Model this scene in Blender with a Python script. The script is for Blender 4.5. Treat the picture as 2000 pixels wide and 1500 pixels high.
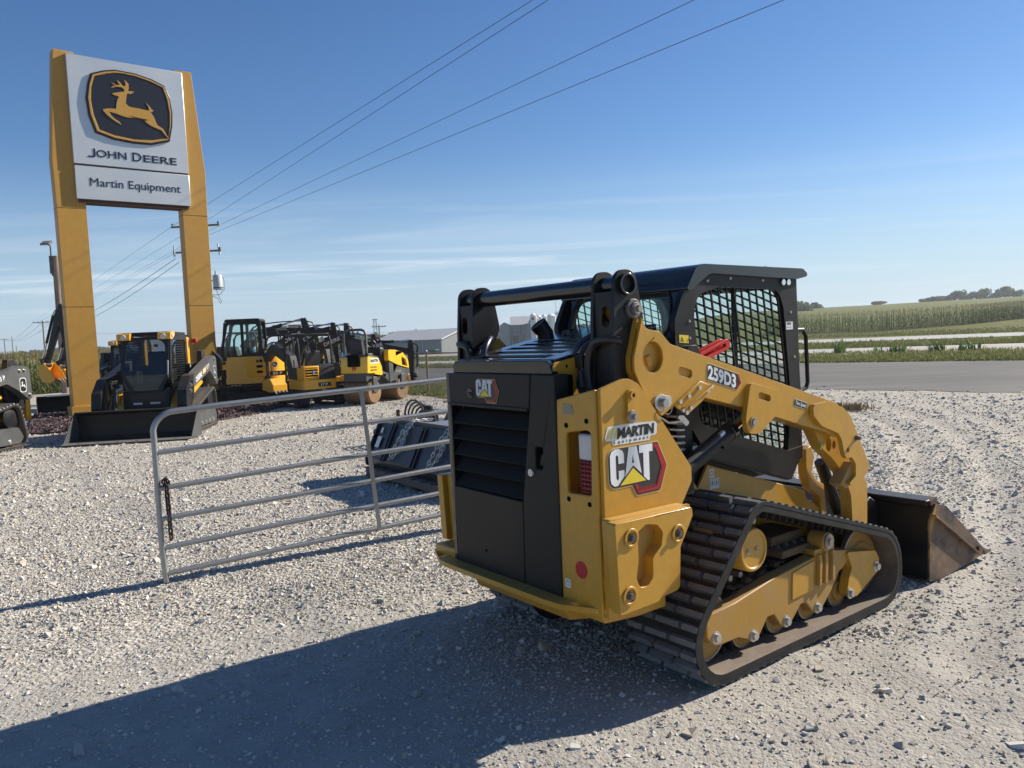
import bpy, bmesh, math, random
import numpy as np
from mathutils import Vector, Matrix
from mathutils.geometry import tessellate_polygon
for o in list(bpy.data.objects): bpy.data.objects.remove(o)
SC = bpy.context.scene
COL = SC.collection
R = math.radians
# ------------------------------------------------------------------ camera
PITCH, ROLL, CAMH, FPX = R(3.586), R(2.625), 1.763, 1540.0
cd = bpy.data.cameras.new('camera'); cam = bpy.data.objects.new('camera', cd); COL.objects.link(cam)
fw = Vector((0, math.cos(PITCH), -math.sin(PITCH))); up0 = Vector((0, math.sin(PITCH), math.cos(PITCH))); rt0 = Vector((1, 0, 0))
rt = rt0*math.cos(ROLL) - up0*math.sin(ROLL); up = rt0*math.sin(ROLL) + up0*math.cos(ROLL)
m3 = Matrix((rt, up, -fw)).transposed()
cam.matrix_world = Matrix.Translation((0, 0, CAMH)) @ m3.to_4x4()
cd.sensor_width = 36.0; cd.lens = FPX/2000*36.0; cd.clip_start = 0.05; cd.clip_end = 6000
SC.camera = cam
SC.render.resolution_x, SC.render.resolution_y = 1024, 768
# ------------------------------------------------------------------ light
YAW = R(37.35)                                   # heading of the yellow track loader
MF = Vector((math.cos(YAW), math.sin(YAW), 0)); ML = Vector((-math.sin(YAW), math.cos(YAW), 0))
SUN_EL = R(31)
sh = (MF*0.985 - ML*0.19).normalized()
sdir = Vector((sh.x*math.cos(SUN_EL), sh.y*math.cos(SUN_EL), math.sin(SUN_EL)))
sl = bpy.data.lights.new('sun', 'SUN'); sl.energy = 5.0; sl.angle = R(0.55); sl.color = (1.0, 0.925, 0.80)
so = bpy.data.objects.new('sun', sl); COL.objects.link(so)
so.rotation_euler = sdir.to_track_quat('Z', 'Y').to_euler(); so.location = (30, 20, 40)
wd = bpy.data.worlds.new('World'); SC.world = wd; wd.use_nodes = True
def world_nodes():
    nt = wd.node_tree; nt.nodes.clear(); N = nt.nodes.new; L = nt.links.new
    out = N('ShaderNodeOutputWorld'); bg = N('ShaderNodeBackground'); sky = N('ShaderNodeTexSky')
    sky.sky_type = 'NISHITA'; sky.sun_disc = False; sky.sun_elevation = SUN_EL
    sky.sun_rotation = math.atan2(sdir.x, sdir.y); sky.altitude = 200
    sky.air_density = 1.0; sky.dust_density = 0.15; sky.ozone_density = 4.0
    # thin cirrus: stretched noise on a plane high above the ground
    tc = N('ShaderNodeTexCoord'); sx = N('ShaderNodeSeparateXYZ'); L(tc.outputs['Generated'], sx.inputs[0])
    def math_(op, a, b=None, c=None):
        n = N('ShaderNodeMath'); n.operation = op
        for i, v in enumerate((a, b, c)):
            if v is None: continue
            if isinstance(v, (int, float)): n.inputs[i].default_value = v
            else: L(v, n.inputs[i])
        return n.outputs[0]
    zc = math_('MAXIMUM', sx.outputs[2], 0.02)
    u = math_('DIVIDE', sx.outputs[0], zc); v = math_('DIVIDE', sx.outputs[1], zc)
    cb = N('ShaderNodeCombineXYZ'); L(u, cb.inputs[0]); L(v, cb.inputs[1])
    mp = N('ShaderNodeMapping'); mp.inputs['Rotation'].default_value = (0, 0, R(14)); mp.inputs['Scale'].default_value = (0.14, 0.42, 1); mp.inputs['Location'].default_value = (1.3, 4.1, 0)
    L(cb.outputs[0], mp.inputs[0])
    nz = N('ShaderNodeTexNoise'); nz.inputs['Scale'].default_value = 1.5; nz.inputs['Detail'].default_value = 9; nz.inputs['Roughness'].default_value = 0.58; nz.inputs['Distortion'].default_value = 0.9
    L(mp.outputs[0], nz.inputs['Vector'])
    nz2 = N('ShaderNodeTexNoise'); nz2.inputs['Scale'].default_value = 0.45; nz2.inputs['Detail'].default_value = 2; L(mp.outputs[0], nz2.inputs['Vector'])
    r1 = N('ShaderNodeMapRange'); r1.inputs[1].default_value = 0.46; r1.inputs[2].default_value = 0.74; L(nz.outputs[0], r1.inputs[0])
    r2 = N('ShaderNodeMapRange'); r2.inputs[1].default_value = 0.44; r2.inputs[2].default_value = 0.62; L(nz2.outputs[0], r2.inputs[0])
    lo = N('ShaderNodeMapRange'); lo.inputs[1].default_value = 0.02; lo.inputs[2].default_value = 0.07; L(sx.outputs[2], lo.inputs[0])
    hi = N('ShaderNodeMapRange'); hi.inputs[1].default_value = 0.19; hi.inputs[2].default_value = 0.10; L(sx.outputs[2], hi.inputs[0])
    m = math_('MULTIPLY', math_('MULTIPLY', r1.outputs[0], r2.outputs[0]), math_('MULTIPLY', lo.outputs[0], hi.outputs[0]))
    m = math_('MULTIPLY', m, 0.75)
    mx = N('ShaderNodeMix'); mx.data_type = 'RGBA'; L(m, mx.inputs[0]); mx.inputs[7].default_value = (8.6, 9.0, 9.6, 1)
    hs = N('ShaderNodeHueSaturation'); hs.inputs['Hue'].default_value = 0.506; hs.inputs['Saturation'].default_value = 1.16; L(sky.outputs[0], hs.inputs['Color'])
    # pale bluish air along the whole horizon
    hz = N('ShaderNodeMapRange'); hz.interpolation_type = 'SMOOTHSTEP'; hz.inputs[1].default_value = 0.24; hz.inputs[2].default_value = -0.02; hz.inputs[4].default_value = 0.85; L(sx.outputs[2], hz.inputs[0])
    hm = N('ShaderNodeMix'); hm.data_type = 'RGBA'; L(hz.outputs[0], hm.inputs[0]); L(hs.outputs[0], hm.inputs[6]); hm.inputs[7].default_value = (4.3, 5.6, 7.0, 1)
    L(hm.outputs[2], mx.inputs[6]); L(mx.outputs[2], bg.inputs[0]); bg.inputs[1].default_value = 0.071
    L(bg.outputs[0], out.inputs[0])
world_nodes()
vs = SC.view_settings; vs.view_transform = 'Standard'; vs.look = 'None'; vs.gamma = 1; vs.use_curve_mapping = False
vs.exposure = 0.72
SC.cycles.max_bounces = 8; SC.cycles.transparent_max_bounces = 12
# ------------------------------------------------------------------ helpers
rnd = random.Random(7)
def ray(px, py):
    return fw + rt*((px-1000)/FPX) + up*((750-py)/FPX)
def at_ground(px, py, z=0.0):
    d = ray(px, py); t = (z-CAMH)/d.z; return Vector((0, 0, CAMH)) + d*t
def at_depth(px, py, y):
    d = ray(px, py); return Vector((0, 0, CAMH)) + d*(y/d.y)
def fillet(pts, n=4):
    """polygon [(x, y, r)] -> [(x, y)] with rounded corners"""
    out = []; k = len(pts)
    for i, p in enumerate(pts):
        r = p[2] if len(p) > 2 else 0
        P = Vector(p[:2])
        if r <= 0: out.append((P.x, P.y)); continue
        A = Vector(pts[i-1][:2])-P; B = Vector(pts[(i+1) % k][:2])-P
        la, lb = A.length, B.length; A /= la; B /= lb
        c = max(-0.999, min(0.999, A.dot(B))); h = math.acos(c)/2
        t = min(r/math.tan(h), la*0.48, lb*0.48); rr = t*math.tan(h)
        C = P + (A+B).normalized()*(rr/math.sin(h))
        s = P+A*t-C; e = P+B*t-C
        a0 = math.atan2(s.y, s.x); a1 = math.atan2(e.y, e.x); d = (a1-a0+math.pi) % (2*math.pi)-math.pi
        for j in range(n+1):
            a = a0+d*j/n; out.append((C.x+rr*math.cos(a), C.y+rr*math.sin(a)))
    return out
def circ(cx, cy, r, n=20, ry=None):
    ry = ry or r
    return [(cx+r*math.cos(2*math.pi*i/n), cy+ry*math.sin(2*math.pi*i/n)) for i in range(n)]
def slot(cx, cy, lx, ly, ang=0, n=5):
    """stadium/rounded rectangle"""
    r = min(lx, ly)/2*0.98
    p = fillet([(-lx/2, -ly/2, r), (lx/2, -ly/2, r), (lx/2, ly/2, r), (-lx/2, ly/2, r)], n)
    c, s = math.cos(ang), math.sin(ang)
    return [(cx+x*c-y*s, cy+x*s+y*c) for x, y in p]
AX = {'y': lambda u, v, w: (u, w, v), 'x': lambda u, v, w: (w, u, v), 'z': lambda u, v, w: (u, v, w)}
class MB:
    def __init__(s): s.v = []; s.f = []; s.mi = []; s.cur = 0
    def add(s, vs_, fs):
        b = len(s.v); s.v += [tuple(x) for x in vs_]
        for f in fs: s.f.append(tuple(b+i for i in f)); s.mi.append(s.cur)
        return s
    def box(s, c, d, rot=None):
        x, y, z = d[0]/2, d[1]/2, d[2]/2
        vv = [Vector((i, j, k)) for i in (-x, x) for j in (-y, y) for k in (-z, z)]
        if rot is not None:
            M = rot if isinstance(rot, Matrix) else Matrix.Rotation(rot, 3, 'Z'); vv = [M @ q for q in vv]
        c = Vector(c)
        return s.add([q+c for q in vv], [(0, 1, 3, 2), (4, 6, 7, 5), (0, 4, 5, 1), (2, 3, 7, 6), (0, 2, 6, 4), (1, 5, 7, 3)])
    def box2(s, a, b):
        return s.box([(a[i]+b[i])/2 for i in range(3)], [abs(b[i]-a[i]) for i in range(3)])
    def bar(s, p, q, w, h=None, upv=(0, 0, 1)):
        p, q = Vector(p), Vector(q); d = q-p; l = d.length; d /= l; u = Vector(upv)
        if abs(d.dot(u)) > 0.99: u = Vector((1, 0, 0))
        y = u.cross(d).normalized(); z = d.cross(y)
        M = Matrix((d, y, z)).transposed()
        return s.box((p+q)/2, (l, w, h or w), M)
    def cyl(s, p, q, r, r2=None, n=16, caps=True):
        p, q = Vector(p), Vector(q); d = (q-p).normalized(); r2 = r if r2 is None else r2
        a = d.orthogonal().normalized(); b = d.cross(a)
        vv = []
        for P, rr in ((p, r), (q, r2)):
            for i in range(n):
                t = 2*math.pi*i/n; vv.append(P+(a*math.cos(t)+b*math.sin(t))*rr)
        fs = [(i, (i+1) % n, n+(i+1) % n, n+i) for i in range(n)]
        if caps: fs += [tuple(range(n-1, -1, -1)), tuple(range(n, 2*n))]
        return s.add(vv, fs)
    def ring(s, p, q, ro, ri, n=20):
        p, q = Vector(p), Vector(q); d = (q-p).normalized(); a = d.orthogonal().normalized(); b = d.cross(a); vv = []
        for P, rr in ((p, ro), (q, ro), (q, ri), (p, ri)):
            for i in range(n):
                t = 2*math.pi*i/n; vv.append(P+(a*math.cos(t)+b*math.sin(t))*rr)
        fs = [(k*n+i, k*n+(i+1) % n, ((k+1) % 4)*n+(i+1) % n, ((k+1) % 4)*n+i) for k in range(4) for i in range(n)]
        return s.add(vv, fs)
    def tube(s, pts, r, n=8, closed=False, caps=True):
        P = [Vector(p) for p in pts]; k = len(P); vv = []
        a = None
        for i in range(k):
            d = (P[(i+1) % k]-P[i-1]) if closed or 0 < i < k-1 else (P[1]-P[0] if i == 0 else P[-1]-P[-2])
            d.normalize()
            if a is None: a = d.orthogonal().normalized()
            a = (a-d*a.dot(d)).normalized(); b = d.cross(a)
            rr = r[i] if isinstance(r, (list, tuple)) else r
            for j in range(n):
                t = 2*math.pi*j/n; vv.append(P[i]+(a*math.cos(t)+b*math.sin(t))*rr)
        m = k if closed else k-1
        fs = [(i*n+j, i*n+(j+1) % n, ((i+1) % k)*n+(j+1) % n, ((i+1) % k)*n+j) for i in range(m) for j in range(n)]
        if caps and not closed: fs += [tuple(range(n-1, -1, -1)), tuple(range((k-1)*n, k*n))]
        return s.add(vv, fs)
    def prism(s, poly, ax, a, b, holes=()):
        fn = AX[ax] if isinstance(ax, str) else ax
        loops = [list(poly)]+[list(h) for h in holes]
        fl = [q for l in loops for q in l]; n = len(fl)
        vv = [fn(u, v, a) for u, v in fl]+[fn(u, v, b) for u, v in fl]
        if holes or len(poly) > 4:
            tr = tessellate_polygon([[Vector((u, v, 0)) for u, v in l] for l in loops])
            fs = [tuple(t) for t in tr]+[tuple(i+n for i in reversed(t)) for t in tr]
        else:
            fs = [tuple(range(n)), tuple(range(2*n-1, n-1, -1))]
        o = 0
        for l in loops:
            k = len(l)
            fs += [(o+i, o+(i+1) % k, n+o+(i+1) % k, n+o+i) for i in range(k)]; o += k
        return s.add(vv, fs)
    def sheet(s, poly, ax, a):
        fn = AX[ax] if isinstance(ax, str) else ax
        tr = tessellate_polygon([[Vector((u, v, 0)) for u, v in poly]])
        return s.add([fn(u, v, a) for u, v in poly], tr)
    def lathe(s, prof, c=(0, 0, 0), n=20, axis='z'):
        """profile [(r, h)] turned about an axis through c"""
        vv = []
        for r, h in prof:
            for i in range(n):
                t = 2*math.pi*i/n; x, y = r*math.cos(t), r*math.sin(t)
                q = (x, y, h) if axis == 'z' else ((x, h, y) if axis == 'y' else (h, x, y))
                vv.append((q[0]+c[0], q[1]+c[1], q[2]+c[2]))
        fs = [(k*n+i, k*n+(i+1) % n, (k+1)*n+(i+1) % n, (k+1)*n+i) for k in range(len(prof)-1) for i in range(n)]
        fs += [tuple(range(n)), tuple(range((len(prof)-1)*n, len(prof)*n))]
        return s.add(vv, fs)
    def sphere(s, c, r, n=12, m=8, sq=(1, 1, 1)):
        vv = [(c[0], c[1], c[2]-r*sq[2])]
        for j in range(1, m):
            p = math.pi*j/m-math.pi/2
            for i in range(n):
                t = 2*math.pi*i/n; vv.append((c[0]+r*sq[0]*math.cos(p)*math.cos(t), c[1]+r*sq[1]*math.cos(p)*math.sin(t), c[2]+r*sq[2]*math.sin(p)))
        vv.append((c[0], c[1], c[2]+r*sq[2])); e = len(vv)-1; fs = []
        for i in range(n):
            fs.append((0, 1+(i+1) % n, 1+i)); fs.append((e, 1+(m-2)*n+i, 1+(m-2)*n+(i+1) % n))
            for j in range(m-2):
                a = 1+j*n; fs.append((a+i, a+(i+1) % n, a+n+(i+1) % n, a+n+i))
        return s.add(vv, fs)
    def xf(s, M):
        s.v = [tuple(M @ Vector(q)) for q in s.v]; return s
    def mirror_y(s):
        s.v = [(x, -y, z) for x, y, z in s.v]; s.f = [tuple(reversed(f)) for f in s.f]; return s
    def mesh(s, name, mats, bevel=0, smooth=None, fix=True):
        me = bpy.data.meshes.new(name); me.from_pydata(s.v, [], s.f)
        if fix:
            bm = bmesh.new(); bm.from_mesh(me); bmesh.ops.recalc_face_normals(bm, faces=bm.faces); bm.to_mesh(me); bm.free()
        for m in (mats if isinstance(mats, (list, tuple)) else [mats]): me.materials.append(MAT[m] if isinstance(m, str) else m)
        if isinstance(mats, (list, tuple)) and len(mats) > 1: me.polygons.foreach_set('material_index', s.mi)
        if smooth is None: smooth = True
        if smooth:
            me.polygons.foreach_set('use_smooth', [True]*len(me.polygons))
            me.set_sharp_from_angle(angle=R(34))
        return me
    def build(s, name, mats, parent=None, bevel=0, smooth=None, loc=None, fix=True, segs=2):
        o = bpy.data.objects.new(name, s.mesh(name, mats, bevel, smooth, fix)); COL.objects.link(o)
        if parent is not None: o.parent = parent
        if loc is not None: o.location = loc
        if bevel:
            b = o.modifiers.new('edge', 'BEVEL'); b.width = bevel; b.segments = segs; b.limit_method = 'ANGLE'; b.angle_limit = R(40); b.harden_normals = False
        return o
def empty(name, loc=(0, 0, 0), rz=0.0, parent=None):
    o = bpy.data.objects.new(name, None); o.empty_display_size = 0.2; COL.objects.link(o); o.location = loc; o.rotation_euler = (0, 0, rz)
    if parent is not None: o.parent = parent
    return o
def tag(o, label, cat, group=None):
    o['label'] = label; o['category'] = cat
    if group: o['group'] = group
    return o
def thing(name, loc, rz, label, cat, group=None): return tag(empty(name, loc, rz), label, cat, group)
def struct(o): o['kind'] = 'structure'; return o
def stuff(o): o['kind'] = 'stuff'; return o
def copy_tree(o, parent=None):
    c = o.copy(); COL.objects.link(c)
    if parent is not None: c.parent = parent
    for ch in list(o.children): copy_tree(ch, c)
    return c
def instances(mesh, name, mats_list, parent):
    """one object for each matrix, sharing one mesh"""
    for M in mats_list:
        o = bpy.data.objects.new(name, mesh); COL.objects.link(o); o.parent = parent; o.matrix_local = M
def text_mb(txt, size=1.0, depth=0.004, weight=0.0, spacing=1.0, sx=1.0, shear=0.0, center=False, width=None):
    """lettering in the x-y plane, extruded along z, as an MB"""
    c = bpy.data.curves.new('t', 'FONT'); c.body = txt; c.size = size; c.extrude = depth/2; c.offset = weight; c.space_character = spacing; c.shear = shear
    c.resolution_u = 3
    o = bpy.data.objects.new('t', c); COL.objects.link(o)
    dg = bpy.context.evaluated_depsgraph_get(); me = bpy.data.meshes.new_from_object(o.evaluated_get(dg))
    mb = MB(); vv = [tuple(v.co) for v in me.vertices]
    x0 = min(v[0] for v in vv); x1 = max(v[0] for v in vv)
    k = sx if width is None else width/(x1-x0)
    off = (x0+x1)/2 if center else x0
    mb.add([((v[0]-off)*k, v[1], v[2]) for v in vv], [tuple(p.vertices) for p in me.polygons])
    bpy.data.objects.remove(o); bpy.data.curves.remove(c); bpy.data.meshes.remove(me)
    return mb
def frame_mat(o, xd, yd):
    x = Vector(xd).normalized(); y = Vector(yd).normalized(); z = x.cross(y)
    M = Matrix((x, y, z)).transposed().to_4x4(); M.translation = Vector(o); return M
def path_samples(poly, step):
    """closed polygon -> evenly spaced (point, tangent)"""
    P = [Vector(p) for p in poly]; n = len(P); L = [(P[(i+1) % n]-P[i]).length for i in range(n)]; T = sum(L)
    cnt = max(3, round(T/step)); res = []; i = 0; acc = 0.0
    for k in range(cnt):
        d = T*k/cnt
        while acc+L[i] < d: acc += L[i]; i += 1
        t = (d-acc)/L[i]; q = P[i].lerp(P[(i+1) % n], t); tg = (P[(i+1) % n]-P[i]).normalized(); res.append((q, tg))
    return res
def offset_poly(poly, d):
    """shift a closed polygon inwards (d > 0) for counter-clockwise order"""
    P = [Vector(p) for p in poly]; n = len(P); out = []
    for i in range(n):
        t = (P[(i+1) % n]-P[i-1]).normalized(); out.append((P[i].x-t.y*d, P[i].y+t.x*d))
    return out
def ccw(poly):
    a = sum(poly[i-1][0]*poly[i][1]-poly[i][0]*poly[i-1][1] for i in range(len(poly)))
    return poly if a > 0 else poly[::-1]
# ------------------------------------------------------------------ materials
MAT = {}
def newmat(name):
    m = bpy.data.materials.new(name); m.use_nodes = True; MAT[name] = m
    nt = m.node_tree; b = nt.nodes['Principled BSDF']; return m, nt, b
def mixcol(nt, fac, a, b, mode='MIX'):
    n = nt.nodes.new('ShaderNodeMix'); n.data_type = 'RGBA'; n.blend_type = mode
    for i, v in ((0, fac), (6, a), (7, b)):
        if isinstance(v, (int, float)): n.inputs[i].default_value = v
        elif isinstance(v, tuple): n.inputs[i].default_value = (*v[:3], 1)
        else: nt.links.new(v, n.inputs[i])
    return n.outputs[2]
def noise(nt, scale, detail=4, rough=0.55, vec=None, dist=0.0):
    n = nt.nodes.new('ShaderNodeTexNoise'); n.inputs['Scale'].default_value = scale; n.inputs['Detail'].default_value = detail; n.inputs['Roughness'].default_value = rough; n.inputs['Distortion'].default_value = dist
    if vec is not None: nt.links.new(vec, n.inputs['Vector'])
    return n.outputs[0]
def rng(nt, x, a, b, c=0.0, d=1.0):
    n = nt.nodes.new('ShaderNodeMapRange'); nt.links.new(x, n.inputs[0])
    for i, v in enumerate((a, b, c, d)): n.inputs[i+1].default_value = v
    return n.outputs[0]
def coord(nt, kind='Object', scale=None, rot=None):
    t = nt.nodes.new('ShaderNodeTexCoord'); o = t.outputs[kind]
    if scale or rot:
        mp = nt.nodes.new('ShaderNodeMapping'); nt.links.new(o, mp.inputs[0]); o = mp.outputs[0]
        if scale: mp.inputs['Scale'].default_value = scale
        if rot: mp.inputs['Rotation'].default_value = rot
    return o
def bump(nt, b, h, strength=0.3, dist=0.01):
    n = nt.nodes.new('ShaderNodeBump'); n.inputs['Strength'].default_value = strength; n.inputs['Distance'].default_value = dist
    nt.links.new(h, n.inputs['Height']); nt.links.new(n.outputs[0], b.inputs['Normal'])
def paint(name, col, rough=0.4, metal=0.0, dust=0.25, dustcol=(0.33, 0.29, 0.23), scale=3.0, coat=0.0, spec=0.5, grain=0.0, wear=0.0):
    """painted or bare metal with a thin uneven film of dust"""
    m, nt, b = newmat(name); co = coord(nt)
    n1 = noise(nt, scale, 6, 0.62, co); n2 = noise(nt, scale*9, 4, 0.6, co)
    c = mixcol(nt, rng(nt, n2, 0.3, 0.7, 0, 1), tuple(x*0.93 for x in col), tuple(min(1, x*1.05) for x in col))
    if dust:
        c = mixcol(nt, rng(nt, n1, 0.42, 0.8, 0, dust), c, dustcol)
        # dust lies thicker on faces that look upwards; faint streaks run down the others
        g = nt.nodes.new('ShaderNodeNewGeometry'); sz = nt.nodes.new('ShaderNodeSeparateXYZ'); nt.links.new(g.outputs['Normal'], sz.inputs[0])
        mu = nt.nodes.new('ShaderNodeMath'); mu.operation = 'MULTIPLY'; nt.links.new(rng(nt, sz.outputs[2], 0.45, 0.95, 0, min(0.45, dust*2.6)), mu.inputs[0]); nt.links.new(rng(nt, n2, 0.25, 0.7, 0.3, 1), mu.inputs[1])
        c = mixcol(nt, mu.outputs[0], c, dustcol)
        c = mixcol(nt, rng(nt, noise(nt, 6, 5, 0.6, coord(nt, 'Object', (4, 4, 0.35))), 0.52, 0.75, 0, 0.16), c, tuple(x*0.55 for x in col))
    if wear:
        c = mixcol(nt, rng(nt, noise(nt, scale*14, 3, 0.7, co), 0.66, 0.72, 0, wear), c, (0.2, 0.18, 0.16))
    nt.links.new(c, b.inputs['Base Color'])
    nt.links.new(rng(nt, n1, 0.3, 0.8, rough*0.85, min(1, rough*1.35)), b.inputs['Roughness'])
    b.inputs['Metallic'].default_value = metal; b.inputs['Specular IOR Level'].default_value = spec
    if coat: b.inputs['Coat Weight'].default_value = coat; b.inputs['Coat Roughness'].default_value = 0.08
    if grain: bump(nt, b, noise(nt, 420, 2, 0.5, co), grain, 0.001)
    return m
def flat(name, col, rough=0.5, metal=0.0, spec=0.5, emit=None):
    m, nt, b = newmat(name); b.inputs['Base Color'].default_value = (*col, 1); b.inputs['Roughness'].default_value = rough; b.inputs['Metallic'].default_value = metal; b.inputs['Specular IOR Level'].default_value = spec
    co = coord(nt); c = mixcol(nt, rng(nt, noise(nt, 7, 4, 0.6, co), 0.3, 0.75), tuple(x*0.88 for x in col), col); nt.links.new(c, b.inputs['Base Color'])
    return m
YEL = (0.52, 0.272, 0.024)
paint('cat_yellow', YEL, 0.36, dust=0.09, scale=2.2, coat=0.15, wear=0.08)
paint('undercarriage_grime', (0.13, 0.085, 0.045), 0.8, dust=0.6, dustcol=(0.075, 0.055, 0.040), scale=8)
paint('cat_yellow_dirty', (0.42, 0.228, 0.035), 0.5, dust=0.5, scale=5, wear=0.3, dustcol=(0.30, 0.24, 0.17))
paint('deere_yellow', (0.78, 0.38, 0.015), 0.3, dust=0.08, scale=1.5, coat=0.3)
paint('sign_yellow', (0.46, 0.242, 0.034), 0.5, dust=0.06, scale=0.8)
paint('roller_yellow', (0.85, 0.50, 0.01), 0.3, dust=0.08, coat=0.3)
paint('black_paint', (0.007, 0.007, 0.008), 0.40, dust=0.07, scale=2.5, grain=0.12, spec=0.32)
paint('black_gloss', (0.008, 0.008, 0.009), 0.20, dust=0.03, scale=2.0, coat=0.5)
paint('door_black', (0.008, 0.0078, 0.0074), 0.45, dust=0.09, spec=0.30, scale=1.6, grain=0.2, dustcol=(0.16, 0.15, 0.13))
paint('deere_grey', (0.060, 0.062, 0.064), 0.45, dust=0.12, scale=2.0)
paint('deere_black', (0.010, 0.0105, 0.012), 0.4, spec=0.35, dust=0.06, scale=2.0)
paint('dark_grey_steel', (0.075, 0.075, 0.075), 0.5, dust=0.25, scale=3)
paint('attachment_black', (0.014, 0.016, 0.024), 0.35, dust=0.12, scale=2)
paint('galvanized', (0.36, 0.37, 0.375), 0.45, metal=0.75, dust=0.5, dustcol=(0.24, 0.24, 0.235), scale=14, wear=0.25)
paint('zinc', (0.62, 0.62, 0.60), 0.35, metal=0.85, dust=0.1, scale=8)
paint('steel', (0.45, 0.44, 0.42), 0.35, metal=0.9, dust=0.2, scale=6)
paint('worn_steel', (0.40, 0.36, 0.31), 0.4, metal=0.7, dust=0.4, scale=6)
paint('chrome', (0.75, 0.75, 0.75), 0.12, metal=1.0, dust=0.0)
paint('rubber', (0.016, 0.016, 0.016), 0.75, spec=0.3, dust=0.25, dustcol=(0.16, 0.14, 0.12), scale=7)
paint('rubber_tread', (0.095, 0.101, 0.109), 0.50, dust=0.8, dustcol=(0.20, 0.202, 0.205), scale=14, spec=0.7)
paint('rubber_dusty', (0.105, 0.080, 0.060), 0.85, dust=0.85, dustcol=(0.24, 0.19, 0.145), scale=6)
paint('hose_black', (0.012, 0.012, 0.013), 0.4, dust=0.1)
flat('hose_blue', (0.012, 0.018, 0.055), 0.4)
flat('plastic_black', (0.012, 0.012, 0.012), 0.45)
flat('louver_black', (0.010, 0.010, 0.010), 0.7, spec=0.25)
flat('void_black', (0.004, 0.004, 0.004), 0.9, spec=0.1)
flat('seat_vinyl', (0.030, 0.030, 0.032), 0.6)
flat('white_paint', (0.72, 0.72, 0.71), 0.45)
flat('sticker_white', (0.74, 0.74, 0.72), 0.4)
flat('sticker_yellow', (0.80, 0.62, 0.04), 0.4)
flat('sticker_black', (0.012, 0.012, 0.012), 0.4)
flat('sticker_red', (0.42, 0.012, 0.016), 0.35)
flat('sticker_dark_red', (0.20, 0.010, 0.014), 0.35)
flat('sticker_charcoal', (0.035, 0.032, 0.033), 0.4)
flat('sticker_cream', (0.70, 0.50, 0.22), 0.4)
flat('sticker_green', (0.10, 0.38, 0.16), 0.4)
flat('sticker_grey', (0.30, 0.26, 0.18), 0.5)
flat('tag_blue', (0.10, 0.35, 0.75), 0.5)
flat('safety_red', (0.55, 0.018, 0.015), 0.35)
flat('lamp_red', (0.20, 0.008, 0.012), 0.2)
flat('lamp_white', (0.62, 0.60, 0.56), 0.15)
flat('lamp_dark', (0.05, 0.05, 0.055), 0.1)
flat('amber', (0.7, 0.2, 0.01), 0.2)
flat('sign_ink', (0.010, 0.011, 0.018), 0.35)
flat('dirt', (0.085, 0.062, 0.045), 0.95, spec=0.1)
flat('chain_dark', (0.028, 0.016, 0.013), 0.8)
flat('rust_brown', (0.075, 0.035, 0.025), 0.85)
def chrome_letter():
    m, nt, b = newmat('silver_letter'); co = coord(nt)
    sx = nt.nodes.new('ShaderNodeSeparateXYZ'); nt.links.new(co, sx.inputs[0])
    w = nt.nodes.new('ShaderNodeTexWave'); w.inputs['Scale'].default_value = 1.3; nt.links.new(co, w.inputs['Vector'])
    c = mixcol(nt, w.outputs[1], (0.42, 0.47, 0.52), (0.82, 0.83, 0.84)); nt.links.new(c, b.inputs['Base Color']); b.inputs['Roughness'].default_value = 0.35
chrome_letter()
def glass(name, tint, rough=0.02):
    m, nt, b = newmat(name); N = nt.nodes.new
    tr = N('ShaderNodeBsdfTransparent'); tr.inputs[0].default_value = (*tint, 1); gl = N('ShaderNodeBsdfGlossy'); gl.inputs['Roughness'].default_value = rough; gl.inputs[0].default_value = (0.9, 0.9, 0.9, 1)
    lw = N('ShaderNodeLayerWeight'); pw = N('ShaderNodeMath'); pw.operation = 'POWER'; nt.links.new(lw.outputs['Facing'], pw.inputs[0]); pw.inputs[1].default_value = 4
    ma = N('ShaderNodeMath'); ma.operation = 'MULTIPLY_ADD'; nt.links.new(pw.outputs[0], ma.inputs[0]); ma.inputs[1].default_value = 0.75; ma.inputs[2].default_value = 0.045
    mx = N('ShaderNodeMixShader'); nt.links.new(ma.outputs[0], mx.inputs[0]); nt.links.new(tr.outputs[0], mx.inputs[1]); nt.links.new(gl.outputs[0], mx.inputs[2])
    nt.links.new(mx.outputs[0], nt.nodes['Material Output'].inputs[0])
glass('glass_green', (0.80, 0.94, 0.90)); glass('glass_dark', (0.42, 0.46, 0.48)); glass('glass_clear', (0.88, 0.92, 0.92))
def bucket_mat():
    m, nt, b = newmat('bucket_worn'); co = coord(nt)
    n1 = noise(nt, 3.2, 5, 0.6, co, 0.6); n2 = noise(nt, 16, 5, 0.65, co)
    c = mixcol(nt, rng(nt, n1, 0.40, 0.55), (0.035, 0.032, 0.030), (0.16, 0.10, 0.065))
    c = mixcol(nt, rng(nt, noise(nt, 2.1, 4, 0.5, co, 1.2), 0.56, 0.63, 0, 0.8), c, (0.42, 0.23, 0.05))
    c = mixcol(nt, rng(nt, n2, 0.5, 0.75, 0, 0.45), c, (0.30, 0.24, 0.19))
    nt.links.new(c, b.inputs['Base Color']); b.inputs['Roughness'].default_value = 0.62; b.inputs['Metallic'].default_value = 0.25
    bump(nt, b, n2, 0.25, 0.004)
bucket_mat()
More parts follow.
